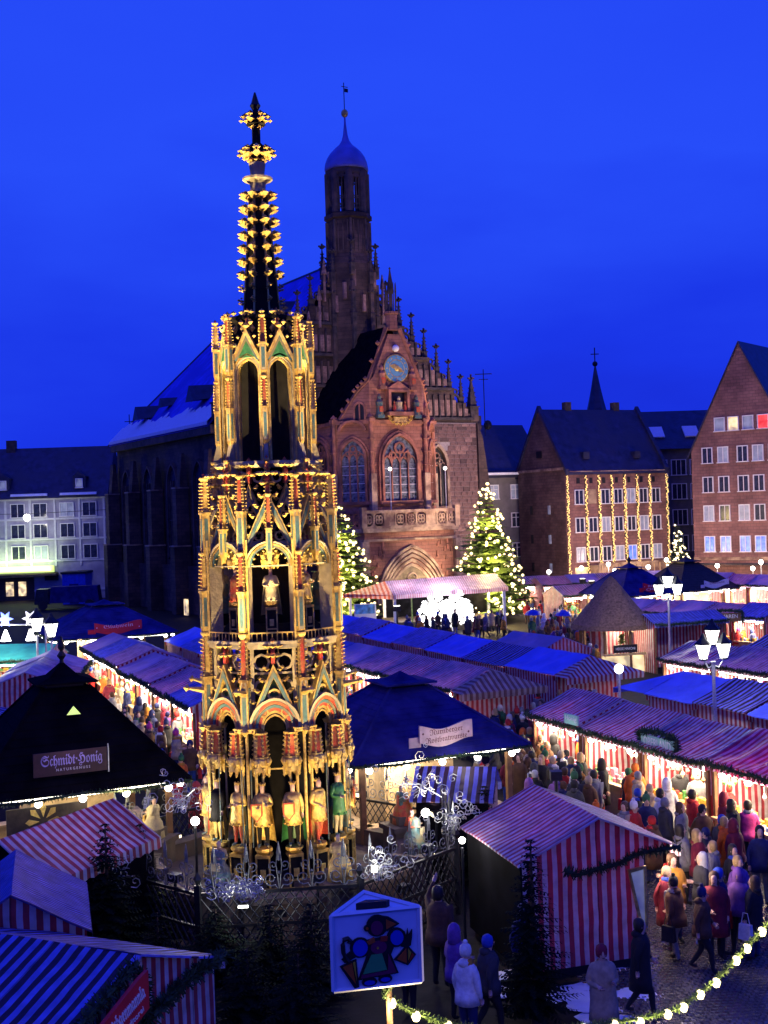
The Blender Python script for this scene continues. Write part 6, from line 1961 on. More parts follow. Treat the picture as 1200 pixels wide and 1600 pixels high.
lamp('POINT', 'lamp_light', (0, -.5, 3.6), 400, (1, .9, .75), t, .3)
# small pale stall roofs at 780-880 / 985
p3 = onz(840, 992, ZR); p3.z = 0
stall(p3, ROWROT + .1, 4.0, 'tarp_lilac', 'pale lilac stall roof with fir garland standing alone behind the rear middle row', None, 103, power=120, ends=(1, 1))
# striped box stall by the lantern post
p4 = onz(1068, 1010, 1.4); p4.z = 0
stall(p4 + Vector((.2, 1.5, 0)), R(18), 4.6, 'canvas_skylit', 'tall striped stall wall beside the round thatched hut', None, 104, open_=False, goods=False, hd=1.3, zr=3.2, ze=2.75)

# ------------------------------------------------------------------ single huts in front
def hut(apex, dir_b, Lx, roofm, label, seed, hd=1.85, zr=3.1, ze=2.35, front_stripes=True, garland=True, window=False, wall='canvas_rw', side='board_black', wl=None, wr=None):
    """hut whose striped gable is at its front end; ridge runs back from the apex along dir_b"""
    rz = math.atan2(dir_b.y, dir_b.x) - PI / 2
    p = Vector((apex.x, apex.y, 0))
    t = thing('striped_hut', label, 'market hut', p, rz)
    # local: y = back, x = across, front gable at y=0
    b = canvas_roof(Lx, hd + .12, zr, ze, seed, .03); 
    obj('roof', b.mesh('roof', [M[roofm]]), t, (0, Lx / 2 - .12, 0), PI / 2)
    wl = -hd if wl is None else wl; wr = hd if wr is None else wr
    b = MB()
    P = [(wl, .22), (wr, .22)] + ([(wr, ze - .12)] if wr < hd else []) + [(hd, ze), (0, zr - .06), (-hd, ze)] + ([(wl, ze - .12)] if wl > -hd else [])
    b.prism(P, 0, .05)
    b.build('front_wall', M[wall], t)
    b = MB(); b.add([(-hd, Lx - .3, .22), (hd, Lx - .3, .22), (hd, Lx - .3, ze), (0, Lx - .3, zr - .06), (-hd, Lx - .3, ze)], [(4, 3, 2, 1, 0)]); b.build('back_wall', M[wall], t)
    b = MB(); b.box(wl - .02, Lx / 2 - .12, .2, .04, Lx - .3, ze - .2); b.build('side_wall', M[side], t)  # one side black: its shadow is put into the wall colour
    b = MB(); b.box(wr + .02, Lx / 2 - .12, .2, .04, Lx - .3, 1.0 if window else ze - .2); b.build('side_wall', M[wall + '_y'] if wall == 'canvas_rw' else M[side], t)
    b = MB(); b.box((wl + wr) / 2, Lx / 2 - .12, 0, wr - wl - .1, Lx - .4, .2); b.build('plinth', M['dark'], t)
    return t

# H1: striped hut at the lower right
ap = onz(932, 1275, 3.1); bk = onz(849, 1233, 3.1)
dH = (bk - ap); dH.z = 0; L1 = 3.2; dH.normalize()
h1 = hut(ap, dH, L1, 'canvas_skylit1' if False else 'canvas_pink', 'red and white striped hut with its gable wall lit and a dark garland across it', 201, window=True, hd=1.62, wl=-1.6, wr=1.0)
o = garland_mesh([(-.75, -.07, 2.15), (-.5, -.08, 2.02), (-.1, -.08, 2.08), (.4, -.08, 2.14), (.9, -.08, 2.3), (1.4, -.1, 2.32), (1.75, -.12, 2.34)], .12, 110, 4).build('fir_garland', M['fir'], h1); o['kind'] = 'stuff'
b = MB(); b.ring([(.62, 1.98), (1.02, 2.02), (1.02, .72), (.88, .72)], [(.68, 1.92), (.97, 1.96), (.97, .80), (.92, .80)], -.06, -.004, closed=True)
fr_ = b.build('gilt_window_frame', M['gold'], h1); b = MB(); b.prism([(.68, 1.92), (.97, 1.96), (.97, .80), (.92, .80)], -.03, -.01); b.build('pane', M['win_dim'], fr_)
b = MB(); b.box(1.25, 1.4, 2.2, .05, 2.2, .05); b.build('tube_lamp', M['tube'], h1)
lamp('POINT', 'stall_light', (-.6, 1.0, 2.45), 38, (1, .66, .74), h1, .1)
lamp('POINT', 'stall_light', (-.2, 2.2, 2.5), 38, (1, .66, .74), h1, .1)
lamp('POINT', 'stall_light', (1.45, 1.2, 2.0), 130, (1, .75, .5), h1, .3)
lamp('POINT', 'stall_light', (1.9, .2, 2.2), 90, (1, .80, .65), h1, .3)
# H2: big hut at the bottom left
ap = onz(210, 1490, 3.1); bk = onz(0, 1459, 3.1); d2 = bk - ap; d2.z = 0; d2.normalize()
h2 = hut(ap, d2, 6.0, 'canvas_blue', 'large hut with blue striped roof and red sign under a fir garland at the bottom', 202, hd=2.0)
rz2 = math.atan2(d2.y, d2.x) - PI / 2
o = garland_mesh([(-2.15, -.1, 2.38), (-1.4, -.12, 2.62), (-.7, -.12, 2.85), (-.1, -.12, 3.02)], .14, 120, 5).build('fir_garland', M['fir'], h2); o['kind'] = 'stuff'
o = garland_mesh([(-2.15, -.1, 1.75), (-1.2, -.14, 2.0), (-.2, -.14, 2.08), (.8, -.12, 2.3), (1.6, -.12, 2.38), (2.2, -.1, 2.35)], .15, 130, 6).build('fir_garland', M['fir'], h2); o['kind'] = 'stuff'
o = garland_mesh([(-.05, -.14, 2.9), (.05, -.14, 2.6), (.02, -.14, 2.2)], .13, 120, 7).build('fir_garland', M['fir'], h2); o['kind'] = 'stuff'
sg = MB(); sg.prism([(-1.36, 2.04), (-.18, 2.45), (-.18, 2.98), (-.38, 2.93), (-1.36, 2.56)], -.36, -.30); sgo = sg.build('name_board', M['sign_red'], h2)
tm = text_mesh('\U0001d537\U0001d534\U0001d522\U0001d531\U0001d530\U0001d520\U0001d525\U0001d524\U0001d522\U0001d52b\U0001d52a\U0001d51e\U0001d52b\U0001d52b\U0001d529\U0001d51e', .27, [M['sign_white']], .006, width=1.02, bold=.004)
o = obj('lettering', tm, sgo, (-.78, -.37, 2.58)); o.rotation_euler = (0, -R(18), 0)
tm = text_mesh('Spezial-Konditorei', .12, [M['sign_white']], .005, width=.95)
o = obj('lettering', tm, sgo, (-.78, -.37, 2.36)); o.rotation_euler = (0, -R(18), 0)
# H3 and H4: striped roofs at the left edge
ap = onz(18, 1395, 3.1); bk = onz(25, 1327, 3.1); d3 = bk - ap; d3.z = 0; d3.normalize()
h3 = hut(ap, d3, 2.9, 'canvas_fine', 'low hut with blue ribbed roof and striped gable at the left edge', 203, hd=1.15)
ap = onz(2, 1310, 3.1); bk = onz(170, 1250, 3.1); d4 = bk - ap; d4.z = 0; L4 = d4.length + .3; d4.normalize()
h4 = hut(ap, d4, L4, 'canvas_rw', 'hut with pink and white striped roof half hidden by dark fir branches', 204, hd=1.1, wall='board_black')  # darkness below the eave is put into the black walls
lamp('POINT', 'stall_light', (.9, 1.6, 4.3), 30, (1, .6, .7), h4, .3)
# H5: blue striped hut with pink gable behind the fountain
h5 = hut(Vector((2.55, 31.0, 0)), Vector((-.97, .18, 0)).normalized(), 2.1, 'canvas_blue', 'blue striped hut roof with pink striped gable between fountain and brewery pavilion', 205, hd=1.05, zr=2.62, ze=2.0)
# ================================================================== PAVILIONS
def pavilion(c, h, ze, za, roofm, label, rz=ROWROT, cap=True, lamps=1, power=300, walls=True, boards=True, lit=True, n=4, hw=None):
    t = thing('market_pavilion', label, 'pavilion', c, rz)
    b = MB()
    # roof as courses of boards: stepped pyramid strips
    nb = 13; zt = za - (za - ze) * .22
    ht = h * .22
    for k in range(nb):
        t0, t1 = k / nb, (k + 1) / nb
        r0 = h + (ht - h) * t0; r1 = h + (ht - h) * t1
        z0 = ze + (zt - ze) * t0; z1 = ze + (zt - ze) * t1
        b.lathe([(r0 * 1.41421 + .02, z0), (r0 * 1.41421 + .02, z0 + .04), (r1 * 1.41421 - .01, z1 + .035)], 4, 0, rot=PI / 4, cap=(k == 0))
    b.build('roof', M[roofm], t)
    for q in range(4):
        a = PI / 4 + q * PI / 2
        m_ = MB(); m_.tube([(h * 1.414 * math.cos(a), h * 1.414 * math.sin(a), ze + .05), (ht * 1.414 * math.cos(a), ht * 1.414 * math.sin(a), zt + .05)], .045, 4)
        m_.build('hip_rail', M[roofm], t)
    if cap:
        b = MB(); b.lathe([(ht * 1.414 + .28, zt + .12), (ht * 1.414 + .28, zt + .17), (ht * .9, zt + (za - zt) * .45), (.02, za)], 4, 0, rot=PI / 4); b.build('roof_cap', M[roofm], t)
        b = MB(); b.box(0, 0, zt - .05, ht * 1.6, ht * 1.6, .2); b.build('vent_box', M['dark'], t)
    for q in range(4):
        a = PI / 4 + q * PI / 2
        m_ = MB(); m_.box(0, 0, 0, .14, .14, ze); m_.build('post', M['wood'], t, loc=((h - .45) * 1.414 * math.cos(a), (h - .45) * 1.414 * math.sin(a), 0))
    for q in range(4):
        a = q * PI / 2
        g_ = garland_mesh([(-h, -h - .03, ze), (-h * .5, -h - .05, ze - .06), (0, -h - .05, ze), (h * .5, -h - .05, ze - .06), (h, -h - .03, ze)], .10, 60, q); o = g_.build('fir_garland', M['fir'], t, rz=a); o['kind'] = 'stuff'
    if walls:
        for q in range(4):
            m_ = MB(); m_.box(0, -h + .62, 0, 2 * h - 1.1, .08, 1.05); m_.box(0, -h + .55, 1.05, 2 * h - 1.0, .45, .06); m_.build('counter', M['wood_pale'], t, rz=q * PI / 2)
        m_ = MB(); m_.box(0, 0, 0, h * .8, h * .8, ze - .3); m_.build('inner_shelving', M['wood_pale'], t)
    if lit:
        m_ = MB()
        for q in range(4):
            m_.M = Matrix.Rotation(q * PI / 2, 4, 'Z'); m_.box(0, -h + .45, ze - .16, 2 * h - .9, .07, .07)
        m_.build('tube_lamp', M['tube'], t)
        lamp('POINT', 'pavilion_light', (h * .62, -h * .3, ze - .35), power * .5, (1, .85, .55), t, .3)
        lamp('POINT', 'pavilion_light', (-h * .3, -h * .62, ze - .35), power * .5, (1, .85, .55), t, .3)
        bl = shared('bulb', None)
        for q in range(4):
            for k in range(5):
                a = q * PI / 2; x, y = -h * .8 + h * .4 * k, -h + .12
                obj('bulb', bl, t, (x * math.cos(a) - y * math.sin(a), x * math.sin(a) + y * math.cos(a), ze - .16))
    return t

bp = pavilion(Vector((.3, 34, 0)), 2.6, 2.8, 4.75, 'board_blue', 'brewery pavilion with dark blue boarded pyramid roof and wooden ribbon sign', power=420)
# ribbon sign lying on the front roof slope; slope faces the viewer side (-y local rotated)
def on_face(t, x, up, za, ze, h, face, off=.12):
    """local position on the roof slope of face 0..3 (face 0 looks to -y)"""
    k = (za - (za - ze) * .22 - ze) / (h - h * .22)
    y = -h + up - .32; z = ze + up * k + off
    a = face * PI / 2
    return Vector((x * math.cos(a) - y * math.sin(a), x * math.sin(a) + y * math.cos(a), z)), a
def ribbon(t, x, up, face, wd, ht, boardm, lines, inkm, za, ze, h, size):
    pos, a = on_face(t, x, up, za, ze, h, face)
    b = MB()
    n = 12; P = []; Q = []
    for i in range(n + 1):
        xx = -wd / 2 + wd * i / n; z = .09 * wd / 1.6 * math.sin(2 * PI * (i / n) * .9 + 2.4)
        P.append((xx, z + ht / 2)); Q.append((xx, z - ht / 2))
    b.ring(P, Q, -.03, .03)
    b.prism([(-wd / 2 - .28, -ht * .62), (-wd / 2 + .06, -ht * .62), (-wd / 2 + .06, -ht * .05), (-wd / 2 - .28, -ht * .05)], .032, .06)
    o = b.build('ribbon_sign', boardm, t, loc=pos, rz=a)
    d = MB()
    for xx, zz in ((-wd / 2 + .1, .06), (wd / 2 - .12, .0)): d.oct(xx, -.035, zz, .035)
    d.build('sign_stud', inkm, o)
    for i, ln in enumerate(lines):
        tm = text_mesh(ln, size, [inkm], .004, width=wd * (.62 if i == 0 else .78))
        e_ = obj('lettering', tm, o, (.0, -.036, ht * .2 - i * ht * .44 + .0)); e_.rotation_euler = (0, -R(3), 0)
    return o
fr = lambda s_: ''.join(({'C': '\u212d', 'H': '\u210c', 'I': '\u2111', 'R': '\u211c', 'Z': '\u2128'}.get(c) or chr(0x1d504 + ord(c) - 65)) if 'A' <= c <= 'Z' else (chr(0x1d51e + ord(c) - 97) if 'a' <= c <= 'z' else c) for c in s_)
# the face to the viewer of a square set on the row grid is face 3 turned: local +x is RD, so face 1 (+x) looks down the row
sgn = ribbon(bp, .18, .55, 1, 1.55, .46, M['sign_wood'], [fr('Nurnberger'), fr('Rostbratwurste')], M['sign_ink'], 4.75, 2.8, 2.6, .2)
lamp('POINT', 'sign_fill', (0, -.8, -.2), 22, (1, .85, .75), sgn, .1)  # extra light put in to brighten the sign, no fixture

hp = pavilion(Vector((-8.5, 31.6, 0)), 2.62, 2.7, 5.6, 'board_black', 'black boarded pyramid pavilion with small lit dormer and honey sign', power=40, lit=True)
pos, a = on_face(hp, -.25, .5, 5.6, 2.7, 2.62, 1, .15)
b = MB(); b.box(0, 0, -.25, 1.75, .05, .56); hs = b.build('sign_board', mat('dark_sign_board', (.05, .018, .02), .6), hp, loc=pos, rz=a)
o = obj('lettering', text_mesh(fr('Schmidt') + '\u00b7' + fr('Honig'), .34, [mat('violet_lettering', (.40, .34, .62), .5)], .006, width=1.45, bold=.004), hs, (.02, -.035, .1))
o = obj('lettering', text_mesh('N A T U R G E N U S S', .09, [M['sign_white']], .004, width=.8), hs, (.05, -.035, -.12))
b = MB(); b.box(.9, 0, -.3, .02, .06, .68); b.build('sign_edge', M['silver'], hs)
lamp('POINT', 'sign_fill', (0, -.5, .5), 6, (.8, .6, 1), hs, .1)
pos, a = on_face(hp, 0, 1.55, 5.6, 2.7, 2.62, 1, 0)
b = MB(); b.prism([(-.2, 0), (.2, 0), (0, .26)], -.18, .3); d_ = b.build('dormer', M['board_black'], hp, loc=pos, rz=a); b = MB(); b.prism([(-.17, .02), (.17, .02), (0, .23)], -.2, -.185); b.build('lit_gable_pane', M['sign_green'], d_)
b = MB(); b.lathe([(.06, 0), (.05, .1), (.12, .2), (.04, .32), (.09, .42), (.02, .7)], 8); b.build('roof_finial', M['iron'], hp, loc=(0, 0, 5.55))
# painted flower and lit kitchen front beneath the black roof
pos, a = on_face(hp, -.9, 0, 5.6, 2.7, 2.62, 1, 0)
b = MB()
for q in range(8):
    an = q * PI / 4; b.prism([(.10 * math.cos(an), .10 * math.sin(an)), (.34 * math.cos(an - .22), .34 * math.sin(an - .22)), (.42 * math.cos(an), .42 * math.sin(an)), (.34 * math.cos(an + .22), .34 * math.sin(an + .22))], -.03, .0)
o = b.build('painted_flower', M['gold'], hp, loc=(2.2, -.9, 2.05), rz=PI / 2)
b = MB(); b.box(0, 0, 0, 1.9, .06, .7); b.build('front_panel', M['wood_dark'], hp, loc=(2.16, -.8, 1.7), rz=PI / 2)
lamp('POINT', 'pavilion_light', (2.7, .8, 2.3), 60, (1, .8, .4), hp, .2)

kp = pavilion(onz(137, 1002, 1.2) * 1.0, 2.75, 2.8, 4.7, 'board_blue', 'dark blue pavilion with red ribbon banner in front of the church choir', power=900)
kp.location = (-16.4, 70.5, 0)
kp.scale = (1.25, 1.25, 1)
ribbon(kp, .1, .5, 1, 2.1, .5, M['sign_red'], [fr('Gluhwein')], M['sign_white'], 4.7, 2.8, 2.75, .26)
kq = pavilion(Vector((17.4, 87, 0)), 2.6, 2.8, 5.0, 'board_blue', 'dark blue pavilion with pointed finial and red white sign before the hall', power=900)
ribbon(kq, .4, .5, 1, 2.0, .5, M['sign_red'], ['ROTER', 'OCHS'], M['sign_white'], 5.0, 2.8, 2.6, .22)
b = MB(); b.lathe([(.06, 0), (.16, .25), (.03, .5), (.02, 1.0)], 6); b.build('roof_finial', M['iron'], kq, loc=(0, 0, 4.95))
kr = pavilion(Vector((22.2, 90, 0)), 2.7, 2.8, 5.2, 'wood_dark', 'dark brown pavilion with white sign beside the gable house', power=900)
ribbon(kr, .6, .35, 1, 2.2, .4, M['sign_white'], [fr('Bratwurst')], M['sign_ink'], 5.2, 2.8, 2.7, .24)

# ------------------------------------------------------------------ round thatched hut
th = thing('thatched_hut', 'round hut with conical brown thatched roof on posts and a lit counter', 'round hut', (12.5, 67.8, 0), R(10))
b = MB(); n = 28
rr = random.Random(4)
rings = [(2.28, 2.35), (2.22, 2.6), (1.75, 3.15), (1.25, 3.75), (.7, 4.45), (.3, 4.95), (.02, 5.2)]
vs = []
for (r_, z) in rings:
    for k in range(n):
        a = 2 * PI * k / n; q = r_ * (1 + rr.uniform(-.02, .02)); vs.append((q * math.cos(a), q * math.sin(a), z + rr.uniform(-.03, .03)))
b.add(vs, [(i * n + k, i * n + (k + 1) % n, (i + 1) * n + (k + 1) % n, (i + 1) * n + k) for i in range(len(rings) - 1) for k in range(n)] + [tuple(reversed(range(n)))])
b.build('thatched_roof', M['thatch'], th)
for k in range(8):
    a = k * PI / 4 + .2
    b = MB(); b.cyl(0, 0, 0, 2.5, .09, n=7); b.build('post', M['wood'], th, loc=(1.8 * math.cos(a), 1.8 * math.sin(a), 0))
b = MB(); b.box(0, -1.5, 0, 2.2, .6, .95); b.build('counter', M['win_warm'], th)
b = MB(); b.box(0, -1.82, .98, 2.4, .1, .12); b.box(0, -1.0, 0, 2.2, .1, .02); b.build('counter_top', M['wood_pale'], th)
b = MB(); b.box(0, -1.9, 1.15, 1.35, .06, .42); o = b.build('sign_board', M['dark'], th); obj('lettering', text_mesh('HEISSE MARONI', .2, [M['sign_white']], .004, width=1.1), o, (0, -1.94, 1.36))
for s_ in (-1, 1):
    o = garland_mesh([(s_ * 1.5, -1.3, .1), (s_ * 1.5, -1.3, 1.1)], .3, 120, 3).build('small_fir', M['firlit'], th); o['kind'] = 'stuff'
o = garland_mesh([(0, -1.4, 1.6), (0, -1.4, 2.1)], .22, 120, 3).build('small_fir', M['firlit'], th); o['kind'] = 'stuff'
b = MB(); b.cyl(0, .5, 0, 2.4, 1.1, n=12); b.build('striped_core', M['canvas_rw'], th)
lamp('POINT', 'hut_light', (0, -1.0, 2.1), 220, (1, .8, .5), th, .2)

# ------------------------------------------------------------------ stage with lilac canopy
st = thing('open_stage', 'open stage with pink striped canopy on white posts before the church portal', 'stage', Vector((3.0, 95, 0)), R(9))
b = MB()
for s_ in (0, 1):
    y0, z0 = (-3.0, 2.9) if s_ == 0 else (2.4, 2.9)
    b.add([(-3.0, y0, z0), (5.9, y0, z0 + .25), (5.6, -.3, 4.1), (-3.2, -.3, 3.85), (-3.0, y0, z0 - .3), (5.9, y0, z0 - .05)], [(0, 1, 2, 3), (0, 4, 5, 1)])
b.build('canopy', M['canvas_pink2'] if 'canvas_pink2' in M else M['canvas_pale'], st)
b = MB(); b.add([(-3.0, -3.0, 2.9), (-3.2, -.3, 3.85), (-3.0, 2.4, 2.9), (-6.4, 1.2, 2.6), (-6.2, 1.0, 2.9)], [(0, 3, 4, 1), (1, 4, 2)]); b.add([(-3.0, -3.02, 2.9), (-6.3, 1.0, 2.9), (-6.3, 1.0, 2.6), (-3.0, -3.02, 2.6)], [(0, 1, 2, 3)])
b.build('canopy_end', stripes('orange_pink_canvas', (.6, .12, .06), (.75, .45, .35), .3, 'X'), st)
for x, y in ((-2.9, -2.8), (1.5, -2.8), (5.6, -2.8), (-2.9, 2.2), (5.6, 2.2), (-5.8, .9)):
    b = MB(); b.box(0, 0, 0, .2, .2, 2.95); b.build('post', M['white'], st, loc=(x, y, 0))
b = MB(); b.box(1.2, 0, 0, 8.6, 5, .8); b.build('stage_floor', M['wood_dark'], st)
b = MB(); b.box(1.2, 2.2, .8, 8.4, .1, 2.0); b.build('backdrop', M['board_black'], st)
b = MB(); b.box(0, 0, 1.0, 1.7, .08, 1.2); po_ = b.build('poster_board', M['white'], st, loc=(-4.9, -.9, 0)); b = MB(); b.box(0, -.05, 1.45, 1.5, .02, .7); b.build('poster', mat('blue_orange_poster', (.1, .3, .75), .5, var=.9, scale=2.5), po_)
b = MB(); b.box(0, 0, .8, .1, .08, 1.9); b.build('green_post', M['firlit'], st, loc=(-1.6, -2.9, 0))
# glowing clusters made up for the white glare at the stage front
gl_ = glow('stage_glare', (1, .97, .92), 3)
for k in range(7):
    b = MB(); rr = random.Random(k)
    for q in range(75):
        a = rr.uniform(0, 2 * PI); z = rr.uniform(0, 1.9); r_ = (.72 * (1 - z / 2.5)) * math.sqrt(rr.random())
        b.oct(r_ * math.cos(a), r_ * math.sin(a), z, rr.uniform(.08, .17))
    o = b.build('glow_cluster', gl_, None, loc=Vector((2.75 + .55 * k, 91.3 + .1 * k + (k % 2) * .5, .45 + .35 * (k % 3)))); tag(o, 'white glow cluster made up for glare at the stage front, %s from the green post' % ords[k], 'light decoration', 'made-up white glow clusters at the stage', 'stuff')
lamp('POINT', 'stage_light', (1.0, -2.0, 2.4), 900, (1, .95, .88), st, .4)
lamp('POINT', 'stage_light', (-2.0, -1.0, 2.4), 350, (1, .9, .8), st, .4)

# ------------------------------------------------------------------ firs
def spruce(loc, H, RAD, label, seed, m_='fir', whorls=26, per=9, dens=1.0, bulbs=0, bulbm='bulb', group=None, light=0, z0=.6, br=.1, name='spruce'):
    t = thing(name, label, 'tree', loc, 0, group)
    rr = random.Random(seed)
    b = MB(); b.cyl(0, 0, 0, H * .97, H * .016 + .04, .012, 7); b.build('trunk', M['bark'], t)
    b = MB(); tips = []
    for w_ in range(whorls):
        f = (w_ + rr.random() * .5) / whorls
        z = z0 + (H - z0) * f
        r0 = RAD * (1 - f) ** .85 + .05
        n = max(4, int(per * (1 - f * .5)))
        a0 = rr.uniform(0, 6)
        for k in range(n):
            a = a0 + 2 * PI * k / n + rr.uniform(-.25, .25)
            L_ = r0 * rr.uniform(.72, 1.14)
            d = Vector((math.cos(a), math.sin(a), 0))
            p0 = Vector((0, 0, z)); p1 = p0 + d * L_ * .5 + Vector((0, 0, -.03 * L_)); p2 = p0 + d * L_ + Vector((0, 0, -.10 * L_ + .12 * L_ * rr.random()))
            b.add([p0 + Vector((0, 0, .015)), p0 - Vector((0, 0, .015)), p2], [(0, 1, 2)])
            # side twigs with needle fans
            ns = max(3, int(L_ * 7 * dens))
            sd = Vector((-d.y, d.x, 0))
            for q in range(ns):
                u = (q + .6) / ns
                c = p0.lerp(p1, min(1, u * 2)) if u < .5 else p1.lerp(p2, (u - .5) * 2)
                tw = (L_ * .30 * (1.15 - u) + .06) * (1 if dens < 1.5 else .8)
                for s_ in (-1, 1):
                    e_ = c + (sd * s_ * .9 + d * .55) * tw + Vector((0, 0, -tw * rr.uniform(.05, .5)))
                    wv = (e_ - c).cross(Vector((0, 0, 1))).normalized() * tw * .22
                    up = Vector((0, 0, tw * .10))
                    b.add([c - wv * .3, c + wv * .3, e_.lerp(c, .25) + wv + up, e_, e_.lerp(c, .25) - wv - up], [(0, 1, 2, 3, 4)])
            tips.append((p2, p1, r0))
    b.build('crown', M[m_], t)
    if bulbs:
        bm_ = MB(); bm_.ball(0, 0, 0, br, 0, 6, 4); bm_ = bm_.mesh('bulb', [M[bulbm]])
        ws = [x[2] + .15 for x in tips]
        for k in range(bulbs):
            p2, p1, r0 = rr.choices(tips, ws)[0]
            p = p1.lerp(p2, rr.uniform(.3, 1.0)) + Vector((rr.uniform(-.1, .1), rr.uniform(-.1, .1), rr.uniform(-.15, .12)))
            if p.y > .5 * RAD * (1 - p.z / H) and rr.random() < .6: p.y = -p.y
            obj('bulb', bm_, t, p)
    if light:
        for k in range(3):
            lamp('POINT', 'string_light', (.0, -RAD * (.9 - .25 * k), H * (.2 + .25 * k)), light, (1, .72, .25), t, .6)
    return t
pt_ = onz(766, 968, 0)
spruce(Vector((pt_.x, pt_.y, 0)), 11.6, 4.1, 'tall christmas fir covered in warm bulbs right of the church portal', 5, 'firlit', 34, 12, 1.1, 270, light=1500, z0=.9, br=.12, bulbm='bulb_tree')
spruce(Vector((-3.6, 101, 0)), 10.2, 3.9, 'christmas fir covered in warm bulbs half hidden behind the gilded fountain', 6, 'firlit', 32, 12, 1.1, 230, light=1400, z0=.9, br=.12, bulbm='bulb_tree')
pt_ = Vector(((453 + 4) / 1900 * 112, 112, 0))
spruce(pt_, 7.4, 1.35, 'slim fir with light strings between sandstone hall and gable house', 7, 'fir', 24, 9, 1.0, 110, z0=2.4, br=.085)
# dark firs round the foreground
for (px, py, H, rad, s_, lab) in ((838, 1601, 3.4, .8, 11, 'dark young fir standing against the striped hut at the lower right'), (172, 1530, 3.2, 1.15, 12, 'dark fir hiding the corner of the pink striped roof'),
                                  (225, 1480, 2.7, 1.0, 13, 'dark fir beside the seated fountain figure'), (760, 1300, 2.4, .9, 14, 'bushy fir behind the blue striped roof edge'),
                                  (28, 1700, 2.5, .35, 15, 'thin bare looking fir before the low hut gable')):
    p = onz(px, py, 0) if py > 1350 else onz(px, py, 1.2); p.z = 0
    spruce(p, H, rad, lab, s_, 'fir_shaded', 24, 10, 1.9, z0=.3)
for k, (px, py, H, rad, lab) in enumerate(((250, 1560, 1.7, .9, 'added black fir filling the shade before the fence, nearest the large blue striped hut'), (340, 1530, 1.5, .95, 'added black fir filling the shade before the fence under the silver scrolls'),
        (425, 1545, 1.7, .9, 'added black fir filling the dark before the middle of the fence'), (490, 1560, 1.9, .85, 'added black fir filling the shade just behind the emblem sign edge'), (390, 1620, 1.6, 1.0, 'added black fir filling the dark corner beside the blue striped hut end'), (470, 1640, 1.7, 1.0, 'added black fir filling the shade at the bottom edge beside the sign pole'))):
    p = onz(px, py, 0)
    spruce(p, H, rad, lab, 30 + k, 'fir_shaded', 14, 9, 1.9, z0=.15)  # made-up firs filling the black shade before the fence
# silvery wire ornament by the left fir
def wire_bush(p, label, seed, rad=.6, n=26):
    rr = random.Random(seed); b = MB()
    for k in range(n):
        c = Vector((rr.gauss(0, rad * .5), rr.gauss(0, rad * .3), abs(rr.gauss(0, rad * .6))))
        b.tube([tuple(Vector(v) * 1.0 + c) for v in spiral(0, 0, rr.uniform(.06, .16), 1.2, rr.choice((-1, 1)), 8, rr.uniform(0, 6))], .011, 3)
    for k in range(5): b.tube([(rr.gauss(0, rad * .4), 0, -.1), (rr.gauss(0, .1), rr.gauss(0, .1), .2), (rr.gauss(0, rad * .5), rr.gauss(0, rad * .3), rr.uniform(.1, rad))], .010, 3)
    o = b.build('wire_scrollwork', M['silver'], None, loc=p); return tag(o, label, 'ornament', None, 'stuff')
for (px, py, z, s_, r_, lab) in ((165, 1385, 1.7, 1, .45, 'silver wire ornament below the dark fir at the left'), (280, 1262, 2.7, 2, .6, 'silver wire scrolls over the bright lamp left of the statues'), (352, 1402, 1.6, 3, .35, 'silver wire scrolls on the fence front'),
                                 (385, 1398, 1.7, 8, .3, 'silver wire scrolls with a red emblem on the fence front'), (660, 1240, 2.6, 4, .65, 'silver wire scrolls before the blue striped hut roof'), (600, 1368, 1.7, 5, .45, 'silver wire scrolls above the market emblem sign'), (715, 1290, 2.1, 6, .5, 'silver wire scrolls near the slanting white lamp')):
    wire_bush(onz(px, py, z), lab, s_, r_)
for (px, py, z, e_) in ((165, 1400, 1.2, 30), (585, 1362, 1.9, 34), (380, 1418, 1.3, 34)):
    p = onz(px, py, z); t = thing('small_spotlight', 'small spotlight lighting the silver scrolls, %s' % {165: 'at the foot of the dark fir', 585: 'above the emblem sign', 380: 'on the fence front'}[px], 'lamp', p)
    b = MB(); b.box(0, 0, 0, .2 if px != 585 else .12, .06, .035 if px != 585 else .12); b.build('lamp_housing', M['lampglass'], t)
    lamp('POINT', 'lamp_light', (0, -.1, .25), e_, (1, .97, .85), t, .05)

# ------------------------------------------------------------------ street lanterns
def lantern_post(p, H, label, heads, e_=120, group='old style market lanterns', hs=1.0):
    t = thing('street_lantern', label, 'street lamp', p, 0, group)
    b = MB(); b.lathe([(.16, 0), (.14, .3), (.07, .5), (.055, H - .8), (.08, H - .7)], 8); b.build('post', M['silver'], t)
    for (dx, dz) in heads:
        if dx: b = MB(); b.tube([(0, 0, H - .8), (dx * .5, 0, H - .9 + dz), (dx, 0, H - .62 + dz)], .025, 5); b.build('bracket', M['silver'], t)
        b = MB(); b.M = Matrix.Translation((dx, 0, H - .6 + dz)) @ Matrix.Scale(hs, 4); b.lathe([(.10, 0), (.20, .38)], 6); o = b.build('lantern_glass', M['lampglass'], t)
        b = MB(); b.M = Matrix.Translation((dx, 0, H - .6 + dz)) @ Matrix.Scale(hs, 4); b.lathe([(.23, .38), (.23, .42), (.08, .56), (.03, .68)], 6); b.lathe([(.12, -.04), (.11, 0)], 6)
        for q in range(6): b.tube([(.10 * math.cos(q * PI / 3), .10 * math.sin(q * PI / 3), 0), (.205 * math.cos(q * PI / 3), .205 * math.sin(q * PI / 3), .38)], .012, 3)
        b.build('lantern_frame', M['iron'], o)
    lamp('POINT', 'lantern_light', (0, 0, H - .25), e_, (1, .93, .78), t, .22)
    return t
